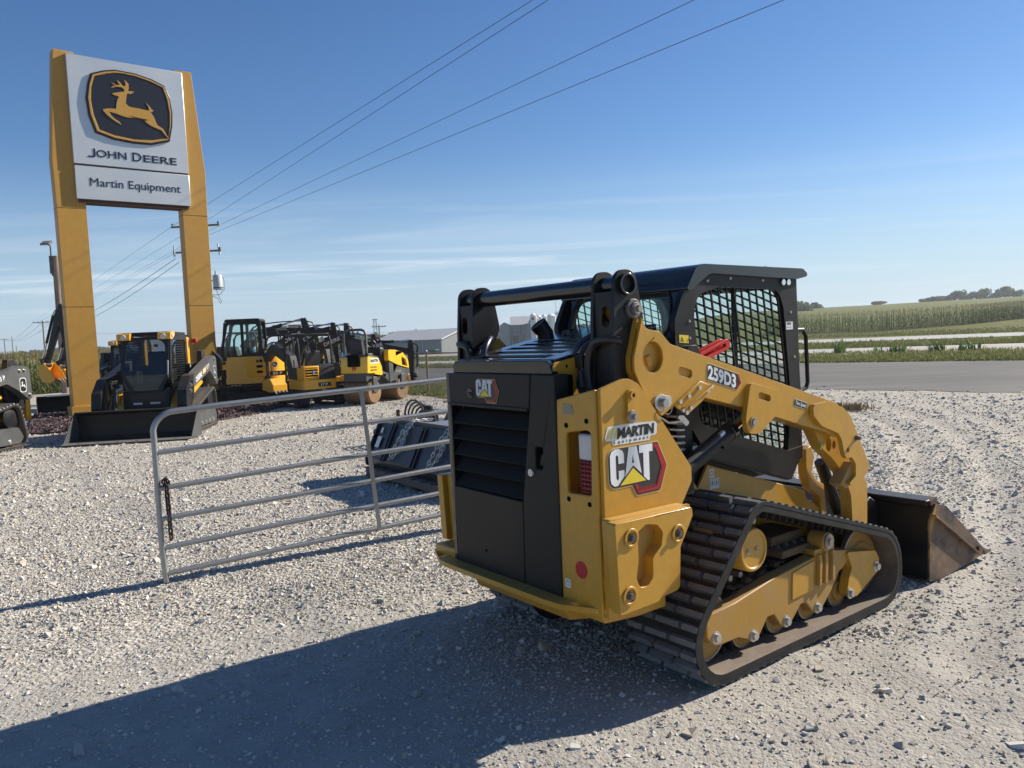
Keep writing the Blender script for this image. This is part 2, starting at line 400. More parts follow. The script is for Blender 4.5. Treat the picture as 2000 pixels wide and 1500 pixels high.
# ------------------------------------------------------------------ setting: ground, roads, fields
def sstep(x, a, b):
    t = np.clip((x-a)/(b-a), 0, 1); return t*t*(3-2*t)
def hgt(x, y):
    """height of the far terrain"""
    x = np.asarray(x, float); y = np.asarray(y, float)
    d = np.hypot(x, y); a = np.degrees(np.arctan2(x, y))
    hill = sstep(a, 7, 17)*(8.4*np.clip((d-112)/320, 0, 1)**0.9 - 0.006*np.clip(d-440, 0, None))
    dip = sstep(a, -30, -22)*(1-sstep(a, 5, 12))*(-4.2)*sstep(d, 84, 200)
    roll = 0.8*np.sin(x*.011+1)*np.sin(y*.013)*sstep(d, 200, 600)
    return np.where(y > 0, hill+dip+roll, 0)
def vnoise(x, y, s, seed=0):
    """smooth value noise, numpy"""
    x = np.asarray(x)/s; y = np.asarray(y)/s; xi = np.floor(x).astype(int); yi = np.floor(y).astype(int); fx = x-xi; fy = y-yi
    def h(i, j):
        n = (i*374761393+j*668265263+seed*1442695) & 0x7fffffff; n = ((n ^ (n >> 13))*1274126177) & 0x7fffffff; return (n & 0xffff)/65535.0
    fx = fx*fx*(3-2*fx); fy = fy*fy*(3-2*fy)
    return (h(xi, yi)*(1-fx)+h(xi+1, yi)*fx)*(1-fy)+(h(xi, yi+1)*(1-fx)+h(xi+1, yi+1)*fx)*fy
def np_mesh(name, V, Fq, mat, parent=None, smooth=True, uv=None):
    """big mesh from numpy arrays; Fq is (n,3) or (n,4)"""
    me = bpy.data.meshes.new(name); V = np.ascontiguousarray(V, np.float32); Fq = np.ascontiguousarray(Fq, np.int32); k = Fq.shape[1]
    me.vertices.add(len(V)); me.vertices.foreach_set('co', V.ravel()); me.loops.add(Fq.size); me.loops.foreach_set('vertex_index', Fq.ravel())
    me.polygons.add(len(Fq)); me.polygons.foreach_set('loop_start', np.arange(0, Fq.size, k, dtype=np.int32))
    me.polygons.foreach_set('use_smooth', np.full(len(Fq), smooth)); me.update(calc_edges=True); me.validate()
    me.materials.append(MAT[mat]); o = bpy.data.objects.new(name, me); COL.objects.link(o)
    if parent is not None: o.parent = parent
    return o
def grid(name, xs, ys, zf, mat):
    X, Y = np.meshgrid(xs, ys); Z = zf(X, Y); V = np.stack([X, Y, Z], -1).reshape(-1, 3); n, m = len(ys), len(xs)
    i = np.arange((n-1)*(m-1)); r = i//(m-1); c = i % (m-1); a = r*m+c
    return np_mesh(name, V, np.stack([a, a+1, a+m+1, a+m], 1), mat)
def ground_mats():
    # field soil and rough grass
    m, nt, b = newmat('grassland'); co = coord(nt)
    n1 = noise(nt, .06, 5, .6, co); n2 = noise(nt, .9, 6, .65, co); n3 = noise(nt, 7, 5, .7, co)
    c = mixcol(nt, rng(nt, n1, .38, .62), (.155, .145, .045), (.105, .130, .035))
    c = mixcol(nt, rng(nt, n2, .42, .68, 0, .75), c, (.215, .175, .075))
    c = mixcol(nt, rng(nt, n3, .35, .75, 0, .6), c, (.060, .080, .020))
    nt.links.new(c, b.inputs['Base Color']); b.inputs['Roughness'].default_value = .95; b.inputs['Specular IOR Level'].default_value = .1; bump(nt, b, n3, .8, .08)
    m, nt, b = newmat('hill_crop'); co = coord(nt)
    n1 = noise(nt, .02, 5, .6, co); n2 = noise(nt, .35, 6, .7, co); n3 = noise(nt, 2.2, 4, .7, co)
    c = mixcol(nt, rng(nt, n1, .4, .6), (.165, .165, .045), (.140, .155, .042)); c = mixcol(nt, rng(nt, n2, .4, .7, 0, .6), c, (.11, .125, .032)); c = mixcol(nt, rng(nt, n3, .45, .7, 0, .4), c, (.22, .20, .07))
    nt.links.new(c, b.inputs['Base Color']); b.inputs['Roughness'].default_value = .95; b.inputs['Specular IOR Level'].default_value = .1; bump(nt, b, n3, 1, .25)
    # asphalt lane, dusty with pale wheel streaks along it
    m, nt, b = newmat('asphalt'); co = coord(nt); cs = coord(nt, 'Object', (.05, .9, 1), (0, 0, R(42)))
    n1 = noise(nt, 3.2, 6, .65, cs); n2 = noise(nt, 90, 3, .6, co); n3 = noise(nt, .25, 4, .6, co)
    c = mixcol(nt, rng(nt, n2, .3, .7), (.070, .067, .065), (.125, .119, .112)); c = mixcol(nt, rng(nt, n1, .48, .72, 0, .55), c, (.26, .25, .235)); c = mixcol(nt, rng(nt, n3, .4, .7, 0, .4), c, (.20, .185, .165))
    nt.links.new(c, b.inputs['Base Color']); b.inputs['Roughness'].default_value = .9; b.inputs['Specular IOR Level'].default_value = .25; bump(nt, b, n2, .3, .006)
    m, nt, b = newmat('road_concrete'); co = coord(nt); n1 = noise(nt, .4, 5, .6, co); n2 = noise(nt, 20, 3, .6, co)
    c = mixcol(nt, rng(nt, n1, .35, .7), (.34, .33, .31), (.44, .425, .40)); c = mixcol(nt, rng(nt, n2, .3, .7, 0, .3), c, (.28, .27, .25)); nt.links.new(c, b.inputs['Base Color']); b.inputs['Roughness'].default_value = .9
    # limestone gravel
    m, nt, b = newmat('gravel'); co = coord(nt); geo = nt.nodes.new('ShaderNodeNewGeometry')
    v = nt.nodes.new('ShaderNodeTexVoronoi'); v.inputs['Scale'].default_value = 34; nt.links.new(co, v.inputs['Vector'])
    v2 = nt.nodes.new('ShaderNodeTexVoronoi'); v2.inputs['Scale'].default_value = 75; nt.links.new(co, v2.inputs['Vector'])
    sp = nt.nodes.new('ShaderNodeSeparateColor'); nt.links.new(v.outputs['Color'], sp.inputs[0])
    n1 = noise(nt, .45, 6, .62, co); n2 = noise(nt, 3.5, 6, .65, co); n3 = noise(nt, 160, 3, .7, co)
    stone = mixcol(nt, sp.outputs[0], (.30, .275, .235), (.62, .575, .50)); stone = mixcol(nt, rng(nt, sp.outputs[1], .80, .98, 0, .6), stone, (.46, .37, .25))
    dustc = mixcol(nt, rng(nt, n2, .35, .7), (.350, .330, .297), (.46, .432, .385)); dustc = mixcol(nt, rng(nt, n3, .3, .7, 0, .45), dustc, (.27, .25, .215))
    px = nt.nodes.new('ShaderNodeSeparateXYZ'); nt.links.new(co, px.inputs[0])
    mk = nt.nodes.new('ShaderNodeMath'); mk.operation = 'MULTIPLY_ADD'; nt.links.new(px.outputs[0], mk.inputs[0]); mk.inputs[1].default_value = -.10; my = nt.nodes.new('ShaderNodeMath'); my.operation = 'MULTIPLY_ADD'; nt.links.new(px.outputs[1], my.inputs[0]); my.inputs[1].default_value = .30; nt.links.new(rng(nt, n1, .25, .75, -1.95, -.95), my.inputs[2]); nt.links.new(my.outputs[0], mk.inputs[2])
    mask = rng(nt, mk.outputs[0], -.15, .6, .10, 1.0)
    c = mixcol(nt, mask, dustc, stone)
    c = mixcol(nt, rng(nt, noise(nt, 1.1, 5, .6, co, .5), .60, .74, 0, .35), c, (.33, .26, .19))
    ot = nt.nodes.new('ShaderNodeMath'); ot.operation = 'MULTIPLY_ADD'; nt.links.new(v.outputs['Distance'], ot.inputs[0]); ot.inputs[1].default_value = -1.0; nt.links.new(rng(nt, n2, 0, 1, 0, .6), ot.inputs[2])
    nt.links.new(c, b.inputs['Base Color']); b.inputs['Roughness'].default_value = .95; b.inputs['Specular IOR Level'].default_value = .15
    h = nt.nodes.new('ShaderNodeMath'); h.operation = 'MULTIPLY'; nt.links.new(ot.outputs[0], h.inputs[0]); nt.links.new(rng(nt, mask, 0, 1, .10, 1), h.inputs[1])
    h2 = nt.nodes.new('ShaderNodeMath'); h2.operation = 'MULTIPLY_ADD'; nt.links.new(v2.outputs['Distance'], h2.inputs[0]); h2.inputs[1].default_value = -.14; nt.links.new(h.outputs[0], h2.inputs[2])
    h3 = nt.nodes.new('ShaderNodeMath'); h3.operation = 'MULTIPLY_ADD'; nt.links.new(noise(nt, 26, 5, .7, co), h3.inputs[0]); h3.inputs[1].default_value = .55; nt.links.new(h2.outputs[0], h3.inputs[2])
    bump(nt, b, h3.outputs[0], 1.0, .020)
    for nm, lo, hi, od in (('stone', (.30, .282, .252), (.64, .605, .55), (.48, .39, .28)), ('mulch_stone', (.030, .018, .020), (.13, .085, .085), (.20, .15, .14))):
        m, nt, b = newmat(nm); co = coord(nt); g = nt.nodes.new('ShaderNodeNewGeometry'); ri = g.outputs['Random Per Island']
        c = mixcol(nt, rng(nt, ri, 0, 1), lo, hi); wn = nt.nodes.new('ShaderNodeTexWhiteNoise'); wn.noise_dimensions = '1D'; nt.links.new(ri, wn.inputs['W'])
        c = mixcol(nt, rng(nt, wn.outputs[0], .86, .9, 0, .8), c, od); c = mixcol(nt, rng(nt, noise(nt, 60, 4, .6, co), .4, .7, 0, .35), c, tuple(x*.6 for x in hi))
        nt.links.new(c, b.inputs['Base Color']); b.inputs['Roughness'].default_value = .9; b.inputs['Specular IOR Level'].default_value = .2
    m, nt, b = newmat('mulch'); co = coord(nt); v = nt.nodes.new('ShaderNodeTexVoronoi'); v.inputs['Scale'].default_value = 22; nt.links.new(co, v.inputs['Vector'])
    sp = nt.nodes.new('ShaderNodeSeparateColor'); nt.links.new(v.outputs['Color'], sp.inputs[0]); c = mixcol(nt, sp.outputs[0], (.025, .016, .018), (.115, .075, .078)); nt.links.new(c, b.inputs['Base Color']); b.inputs['Roughness'].default_value = .95; bump(nt, b, v.outputs['Distance'], 1, -.03)
    # vegetation
    for nm, a, bb, dry in (('corn_leaf', (.045, .085, .014), (.10, .140, .026), (.17, .155, .045)), ('grass_blade', (.07, .11, .02), (.19, .20, .06), (.30, .25, .11)), ('tree_leaf', (.045, .075, .025), (.095, .125, .045), (.11, .115, .05)), ('weed_leaf', (.06, .12, .03), (.12, .19, .05), (.2, .2, .07))):
        m, nt, b = newmat(nm); g = nt.nodes.new('ShaderNodeNewGeometry'); ri = g.outputs['Random Per Island']; c = mixcol(nt, ri, a, bb)
        wn = nt.nodes.new('ShaderNodeTexWhiteNoise'); wn.noise_dimensions = '1D'; nt.links.new(ri, wn.inputs['W']); c = mixcol(nt, rng(nt, wn.outputs[0], .70, .85, 0, .85), c, dry)
        nt.links.new(c, b.inputs['Base Color']); b.inputs['Roughness'].default_value = .6; b.inputs['Specular IOR Level'].default_value = .25
        if True:
            tl = nt.nodes.new('ShaderNodeBsdfTranslucent'); nt.links.new(c, tl.inputs[0]); mx = nt.nodes.new('ShaderNodeMixShader'); mx.inputs[0].default_value = .35; nt.links.new(b.outputs[0], mx.inputs[1]); nt.links.new(tl.outputs[0], mx.inputs[2]); nt.links.new(mx.outputs[0], nt.nodes['Material Output'].inputs[0])
    flat('corn_tassel', (.20, .165, .055), .8); flat('corn_stalk', (.20, .17, .06), .8)
    m, nt, b = newmat('bark'); co = coord(nt); c = mixcol(nt, noise(nt, 9, 5, .6, coord(nt, 'Object', (1, 1, .15))), (.10, .075, .055), (.26, .21, .165)); nt.links.new(c, b.inputs['Base Color']); b.inputs['Roughness'].default_value = .9
    m, nt, b = newmat('pole_wood'); c = mixcol(nt, rng(nt, noise(nt, 6, 6, .65, coord(nt, 'Object', (3, 3, .12))), .3, .7), (.12, .085, .060), (.36, .28, .21)); nt.links.new(c, b.inputs['Base Color']); b.inputs['Roughness'].default_value = .9
ground_mats()
def axis(*segs):
    out = []
    for a, b, st in segs: out += list(np.arange(a, b, st))
    return np.array(sorted(set(np.round(out, 4))))
gx = axis((-1600, -600, 250), (-600, -150, 45), (-150, 150, 6), (150, 600, 45), (600, 1601, 250)); gy = axis((-400, -20, 95), (-20, 260, 6), (260, 700, 20), (700, 1701, 100))
struct(grid('ground', gx, gy, lambda X, Y: hgt(X, Y)-.06, 'grassland'))
def rut_dist(X, Y):
    """distance to the nearest wheel rut"""
    P = [G(*p) for p in ((1560, 772), (1660, 783), (1760, 802), (1850, 835), (1912, 880), (1945, 940), (1955, 1030), (1935, 1150), (1880, 1300))]; d = np.full(np.shape(X), 9.0)
    for off in (-.75, 0, .75):
        Q = []
        for i, p in enumerate(P):
            t = (P[min(i+1, len(P)-1)]-P[max(i-1, 0)]).normalized(); Q.append((p.x-t.y*off, p.y+t.x*off))
        for (ax, ay), (bx, by) in zip(Q[:-1], Q[1:]):
            ux, uy = bx-ax, by-ay; t = np.clip(((X-ax)*ux+(Y-ay)*uy)/(ux*ux+uy*uy), 0, 1); d = np.minimum(d, np.hypot(X-ax-t*ux, Y-ay-t*uy))
    return d
G = at_ground
def lot_z(X, Y):
    near = (1-sstep(np.hypot(X, Y-6), 13, 22))
    z = (vnoise(X, Y, 1.3, 1)-.5)*.024+(vnoise(X, Y, .42, 2)-.5)*.010+(vnoise(X, Y, .16, 3)-.5)*.008
    # wheel ruts sweeping out of the lot on the right
    q = rut_dist(X, Y); z = z-.022*np.exp(-(q/.13)**2)+.014*np.exp(-((q-.26)/.11)**2)
    q = (Y-(5.62+.20*(X+2.7)+.0*X)); z = z+.018*np.exp(-((q+.18)/.16)**2)*(X < .5)
    q = (X+2.15-.6*(Y-5.0)**1); z = z-.014*np.exp(-(q/.10)**2)*(Y < 5.6)
    return z*near-.012
lx = axis((-46, -12, 1.0), (-12, -7, .25), (-7, 7, .07), (7, 14, .2), (14, 27, 1.0)); ly = axis((-16, 1.5, 1.0), (1.5, 11, .07), (11, 18, .2), (18, 44, 1.0))
struct(grid('gravel_lot', lx, ly, lot_z, 'gravel'))
def line_ext(p, q, e0, e1):
    p = Vector(p); q = Vector(q); d = (q-p).normalized(); return p-d*e0, q+d*e1
def strip_sheet(name, L0, R0, L1, R1, z, mat, el=70, er=45, n=24, m_=4, jit=.12):
    """sheet between a near edge L0-R0 and a far edge L1-R1 given by points on the ground"""
    a0, b0 = line_ext(L0, R0, el, er); a1, b1 = line_ext(L1, R1, el, er); V = []; F = []
    for j in range(m_+1):
        for i in range(n+1):
            t = i/n; s = j/m_; w = rnd.uniform(-jit, jit) if j == 0 else (rnd.uniform(-.12, .12) if j == m_ else 0)
            p = a0.lerp(b0, t).lerp(a1.lerp(b1, t), s); V.append((p.x+w, p.y+w, z+float(hgt(p.x, p.y))))
    for j in range(m_):
        for i in range(n): a = j*(n+1)+i; F.append((a, a+1, a+n+2, a+n+1))
    mb = MB().add(V, F); return struct(mb.build(name, mat))
G = at_ground
# asphalt lane beyond the gravel, two roads behind it
strip_sheet('asphalt_lane', G(850, 742), G(1990, 768), G(850, 719), G(1990, 703), -.004, 'asphalt', 40, 25, 160, jit=.22)
strip_sheet('access_road', G(850, 711), G(1990, 679), G(850, 705), G(1990, 669), -.03, 'road_concrete', 90, 60)
strip_sheet('highway', G(850, 695.5), G(1990, 655), G(850, 691), G(1990, 648), -.03, 'road_concrete', 60, 70)
# lawn patch along the chain-link fence, and the grass at the far end of the lot
m = MB(); 
pts = [G(560, 748), G(640, 757), G(745, 762), G(830, 772), G(868, 778), Vector((1.6, 20.5, 0)), Vector((6.0, 20.0, 0)), Vector((4.5, 24, 0)), G(850, 742.5), G(640, 735), G(560, 728)]
m.sheet([(p.x, p.y) for p in pts], 'z', .006); struct(m.build('fence_lawn', 'grassland'))
m = MB(); pts = [(-60, 20), (-24.5, 34.6), (-21, 37.6), (-14, 44), (-14, 60), (-60, 60)]; m.sheet(pts, 'z', .004); struct(m.build('field_margin', 'grassland'))
# dark decorative stone bed around the sign
bed = [G(56, 849), G(110, 846), G(200, 838), G(330, 828), G(430, 821), G(500, 809), G(560, 793), G(556, 786), G(470, 787), G(430, 792), G(300, 798), G(60, 812)]
bedp = fillet([(p.x, p.y, .5) for p in bed], 4)
m = MB(); m.prism(bedp, 'z', -.02, .035); struct(m.build('stone_bed', 'mulch'))
# hill field
hx = axis((10, 120, 8), (120, 700, 25)); hy = axis((60, 260, 8), (260, 700, 20))
def hillz(X, Y): return hgt(X, Y)-.02-3*(1-sstep(np.degrees(np.arctan2(X, Y)), 4, 9))-3*(1-sstep(np.hypot(X, Y), 104, 112))
struct(grid('hill_field', hx, hy, hillz, 'hill_crop'))
# ------------------------------------------------------------------ loose stones
def rocks(name, P, S, mat, seed, flatness=.6):
    rg = np.random.default_rng(seed); n = len(P)
    base = np.array([(i, j, k) for i in (-1, 1) for j in (-1, 1) for k in (-1, 1)], float)*.5
    tri = np.array([(0, 1, 3), (0, 3, 2), (4, 6, 7), (4, 7, 5), (0, 4, 5), (0, 5, 1), (2, 3, 7), (2, 7, 6), (0, 2, 6), (0, 6, 4), (1, 5, 7), (1, 7, 3)])
    V = base[None]*rg.uniform(.65, 1.25, (n, 1, 3))*np.array([1, 1, flatness])+rg.uniform(-.20, .20, (n, 8, 3))
    a = rg.uniform(0, 2*np.pi, n); t = rg.normal(0, .45, n); u = rg.normal(0, .45, n)
    def rot(V, ang, i, j):
        c, s = np.cos(ang)[:, None], np.sin(ang)[:, None]; W = V.copy(); W[..., i] = V[..., i]*c-V[..., j]*s; W[..., j] = V[..., i]*s+V[..., j]*c; return W
    V = rot(rot(rot(V, t, 0, 2), u, 1, 2), a, 0, 1)*S[:, None, None]+P[:, None]
    F = (tri[None]+8*np.arange(n)[:, None, None]).reshape(-1, 3)
    return np_mesh(name, V.reshape(-1, 3), F, mat, smooth=False)
def scatter():
    rg = np.random.default_rng(5); P = []; S = []
    for d0, d1, n, med in ((2.2, 4.2, 18000, .0075), (4.2, 6.5, 34000, .0090), (6.5, 9.5, 34000, .0115), (9.5, 15, 28000, .0152), (15, 25, 18000, .023)):
        y = rg.uniform(d0, d1, n*3); x = rg.uniform(-.70, .70, n*3)*y+rg.normal(0, .1, n*3)
        mk = .30*(y-4.9)-.10*x+1.1*(vnoise(x, y, 1.1, 9)-.5)+.5*(vnoise(x, y, .35, 12)-.5)
        loose = np.where(x < 1.2, .17, .13)+.93*sstep(mk, -.25, .75)*np.where(x > 2, .55, 1)*(.25+.75*sstep(rut_dist(x, y), .10, .30)); k = np.where(rg.uniform(0, 1, n*3) < loose)[0][:n]
        e0, e1 = G(850, 742), G(1990, 768); sd_ = (e1.x-e0.x)*(y[k]-e0.y)-(e1.y-e0.y)*(x[k]-e0.x); k = k[(sd_ < rg.normal(-12, 12, len(k))) | (x[k] < -4)]
        x, y = x[k], y[k]; s = med*np.exp(rg.normal(0, .42, len(x)))
        big = rg.uniform(0, 1, len(x)) < .012; s = np.where(big, s*2.2, s); s = np.where((x > .4) & (y < 8) & (rg.uniform(0, 1, len(x)) < .035), s*1.9, s)
        s = np.minimum(s, .06); P.append(np.stack([x, y, lot_z(x, y)+s*.10], 1)); S.append(s)
    stuff(rocks('gravel_stones', np.concatenate(P), np.concatenate(S), 'stone', 4))
scatter()
def bed_rocks():
    rg = np.random.default_rng(8); n = 9000; x = rg.uniform(-15, -6, n); y = rg.uniform(16, 26, n)
    xs = np.array([p[0] for p in bedp]); ys = np.array([p[1] for p in bedp]); ins = np.zeros(n, bool); j = len(xs)-1
    for i in range(len(xs)):
        c = ((ys[i] > y) != (ys[j] > y)) & (x < (xs[j]-xs[i])*(y-ys[i])/(ys[j]-ys[i]+1e-9)+xs[i]); ins ^= c; j = i
    x, y = x[ins], y[ins]; s = .05*np.exp(rg.normal(0, .3, len(x)))
    stuff(rocks('stone_bed_stones', np.stack([x, y, .04+s*.1], 1), s, 'mulch_stone', 3))
bed_rocks()
# ------------------------------------------------------------------ grass tufts, weeds, corn
def blades(name, P, H, mat, seed, per=5, w=.012, lean=.5, parent=None):
    rg = np.random.default_rng(seed); n = len(P)*per; Q = np.repeat(P, per, 0); h = np.repeat(H, per)*rg.uniform(.5, 1.1, n); a = rg.uniform(0, 2*np.pi, n); l = rg.uniform(.1, lean, n)*h
    d = np.stack([np.cos(a), np.sin(a), np.zeros(n)], 1); s = np.stack([-np.sin(a), np.cos(a), np.zeros(n)], 1)*w; Q = Q+rg.normal(0, .05, (n, 3))*np.array([1, 1, 0])
    z = np.array([0, 0, 1.])
    V = np.stack([Q-s, Q+s, Q+d*l[:, None]*.4+z*h[:, None]*.65+s*.8, Q+d*l[:, None]*.4+z*h[:, None]*.65-s*.8, Q+d*l[:, None]+z*h[:, None]], 1)
    i = 5*np.arange(n)[:, None]; F = np.concatenate([i+np.array([[0, 1, 2]]), i+np.array([[0, 2, 3]]), i+np.array([[3, 2, 4]])], 0)
    return np_mesh(name, V.reshape(-1, 3), F, mat, parent, smooth=False)
def grass():
    rg = np.random.default_rng(11); P = []; H = []
    def band(px0, px1, ya0, ya1, yb0, yb1, n, h):
        for _ in range(n):
            t = rg.uniform(); px = px0+(px1-px0)*t; y0 = ya0+(ya1-ya0)*t; y1 = yb0+(yb1-yb0)*t; s = rg.uniform()**.6
            g = G(px, y0+(y1-y0)*s); P.append((g.x, g.y, -.04)); H.append(h*rg.uniform(.6, 1.5))
    band(1555, 2040, 689, 678, 709, 703, 5200, .14); band(1555, 2040, 669, 655, 681, 668, 3000, .14); band(1555, 2040, 653, 634, 661, 647, 2500, .16)
    band(600, 900, 711, 710, 719, 718, 1500, .16); band(600, 900, 696, 695, 705, 704, 900, .12); band(640, 868, 744, 743, 760, 775, 2600, .10)
    stuff(blades('verge_grass', np.array(P), np.array(H), 'grass_blade', 3, 5, .016))
grass()
def weed(px, py, h, n, spread, label, group=None):
    g = G(px, py); rg = np.random.default_rng(int(px)); t = thing('weed', (g.x, g.y, -.03), 0, label, 'weed', group)
    P = np.stack([rg.normal(0, spread, n), rg.normal(0, spread*.5, n), np.zeros(n)], 1); blades('weed_leaves', P, np.full(n, h), 'weed_leaf', int(px)+1, 6, .035, .9, t)
    m = MB()
    for k in range(5): m.tube([(rg.normal(0, spread*.5), rg.normal(0, spread*.3), 0), (rg.normal(0, spread*.5), rg.normal(0, spread*.3), h*1.1)], .008, 5)
    stuff(m.build('weed_stems', 'corn_stalk', t))
weed(1640, 690, .75, 7, .45, 'sparse tall grass clump on the verge beside the cab grab handle'); weed(1748, 688, .45, 16, .8, 'wide low clump of green weeds on the verge, between the other weeds'); weed(1830, 686, .60, 8, .25, 'broad-leaved green weed on the verge by the near road'); weed(1895, 684, .50, 8, .35, 'rightmost broad-leaved green weed on the verge by the near road')
def dry_clump():
    g = G(1648, 800); t = thing('dry_grass_clump', (g.x, g.y, -.01), 0, 'tangle of dry tan grass on the gravel beyond the lift arm', 'dry grass'); rg = np.random.default_rng(2)
    blades('dry_blades', np.stack([rg.normal(0, .22, 60), rg.normal(0, .14, 60), np.zeros(60)], 1), np.full(60, .16), 'dry_straw', 9, 5, .010, 1.6, t)
flat('dry_straw', (.30, .21, .11), .9); dry_clump()
def corn_plants(P, H, seed, nl=9, seg=3):
    """merged corn plants: arching leaves, stalk, tassel"""
    rg = np.random.default_rng(seed); n = len(P); V = []; F = []; TV = []; TF = []
    k = np.arange(nl)
    for i in range(n):
        h = H[i]; a0 = rg.uniform(0, 6.28); b = len(V)*0
        for j in range(nl):
            a = a0+j*np.pi+rg.normal(0, .5); z0 = h*(.12+.75*j/nl); L = h*rg.uniform(.26, .42); d = np.array([np.cos(a), np.sin(a), 0]); s = np.array([-d[1], d[0], 0])
            rise = rg.uniform(.5, 1.0); pts = []
            for q in range(seg+1):
                t = q/seg; c = P[i]+d*L*t*.9+np.array([0, 0, z0+L*(rise*t-1.25*t*t)]); w = .042*(1-t)**.6*(1 if q else .6); pts += [c-s*w, c+s*w]
            V.append(pts)
    V = np.array(V); m = len(V); i = (2*(seg+1))*np.arange(m)[:, None]
    F = np.concatenate([i+np.array([[2*q, 2*q+1, 2*q+3, 2*q+2]]) for q in range(seg)], 0)
    return V.reshape(-1, 3), F
def corn_field(name, P, H, seed, label_kind, nl=9, seg=3):
    f = empty(name); stuff(f); V, F = corn_plants(P, H, seed, nl, seg); o = np_mesh('corn_leaves', V, F, 'corn_leaf', f, smooth=False); stuff(o)
    rg = np.random.default_rng(seed+1); n = len(P); w = .014
    up_ = np.array([0, 0, 1.]); a = rg.uniform(0, 6.28, n); s = np.stack([np.cos(a), np.sin(a), 0*a], 1)*w; Hh = H[:, None]
    tip = P+up_*Hh; V = np.stack([P-s, P+s, tip+s*.6, tip-s*.6], 1); V2 = []
    for q in range(4):
        b = rg.uniform(0, 6.28, n); d = np.stack([np.cos(b), np.sin(b), 0*b], 1); st = np.stack([-np.sin(b), np.cos(b), 0*b], 1)*.012; r = rg.uniform(.05, .16, n)[:, None]; V2.append(np.stack([tip-up_*.05-st, tip-up_*.05+st, tip+d*r+up_*.20, tip+d*r+up_*.20], 1))
    F = (4*np.arange(n)[:, None]+np.arange(4)[None]); stuff(np_mesh('corn_stalks', V.reshape(-1, 3), F, 'corn_stalk', f, smooth=False))
    V2 = np.concatenate(V2, 0); V2[:, 3, 2] += .02; V2[:, 3, :2] += .015; F = (4*np.arange(len(V2))[:, None]+np.arange(4)[None]); stuff(np_mesh('corn_tassels', V2.reshape(-1, 3), F, 'corn_tassel', f, smooth=False))
    return f
def make_corn():
    rg = np.random.default_rng(21)
    # left field: rows parallel to its front edge
    A = np.array([-30.5, 29.5]); B = np.array([-18.5, 40.0]); u = (B-A)/np.linalg.norm(B-A); v = np.array([-u[1], u[0]]); L = np.linalg.norm(B-A); P = []
    for r in range(60):
        st = .24 if r < 5 else (.5 if r < 16 else 1.0); off = r*.76 if r < 16 else 16*.76+(r-16)*1.8
        for t in np.arange(-2, L, st): q = A+u*(t+rg.normal(0, .05))+v*(off+rg.normal(0, .06)); P.append((q[0], q[1], -.05))
    P = np.array(P); tag(corn_field('corn_field', P, 1.78*rg.uniform(.88, 1.08, len(P)), 31, 0, 8, 3), 'tall green corn field behind the stored machines at far left', 'corn')
    # right field: front edge traced on the ground, hill behind
    P = []
    e = [G(1500, 656), G(1600, 651.5), G(1700, 648), G(1800, 643), G(1900, 638), G(2000, 632), G(2080, 628)]
    for r in range(13):
        dist = r*.9
        for i in range(len(e)-1):
            d = (e[i+1]-e[i]); n = max(2, int(d.length/(.34 if r < 6 else .8)))
            for k in range(n):
                q = e[i]+d*((k+rg.uniform(-.3, .3))/n); w = Vector((q.x, q.y, 0)).normalized()*dist; x, y = q.x+w.x, q.y+w.y; P.append((x, y, float(hgt(x, y))-.05))
    P = np.array(P); tag(corn_field('corn_field', P, 2.25*rg.uniform(.88, 1.1, len(P)), 33, 0, 7, 2), 'long wall of standing corn beyond the roads at right', 'corn')
make_corn()
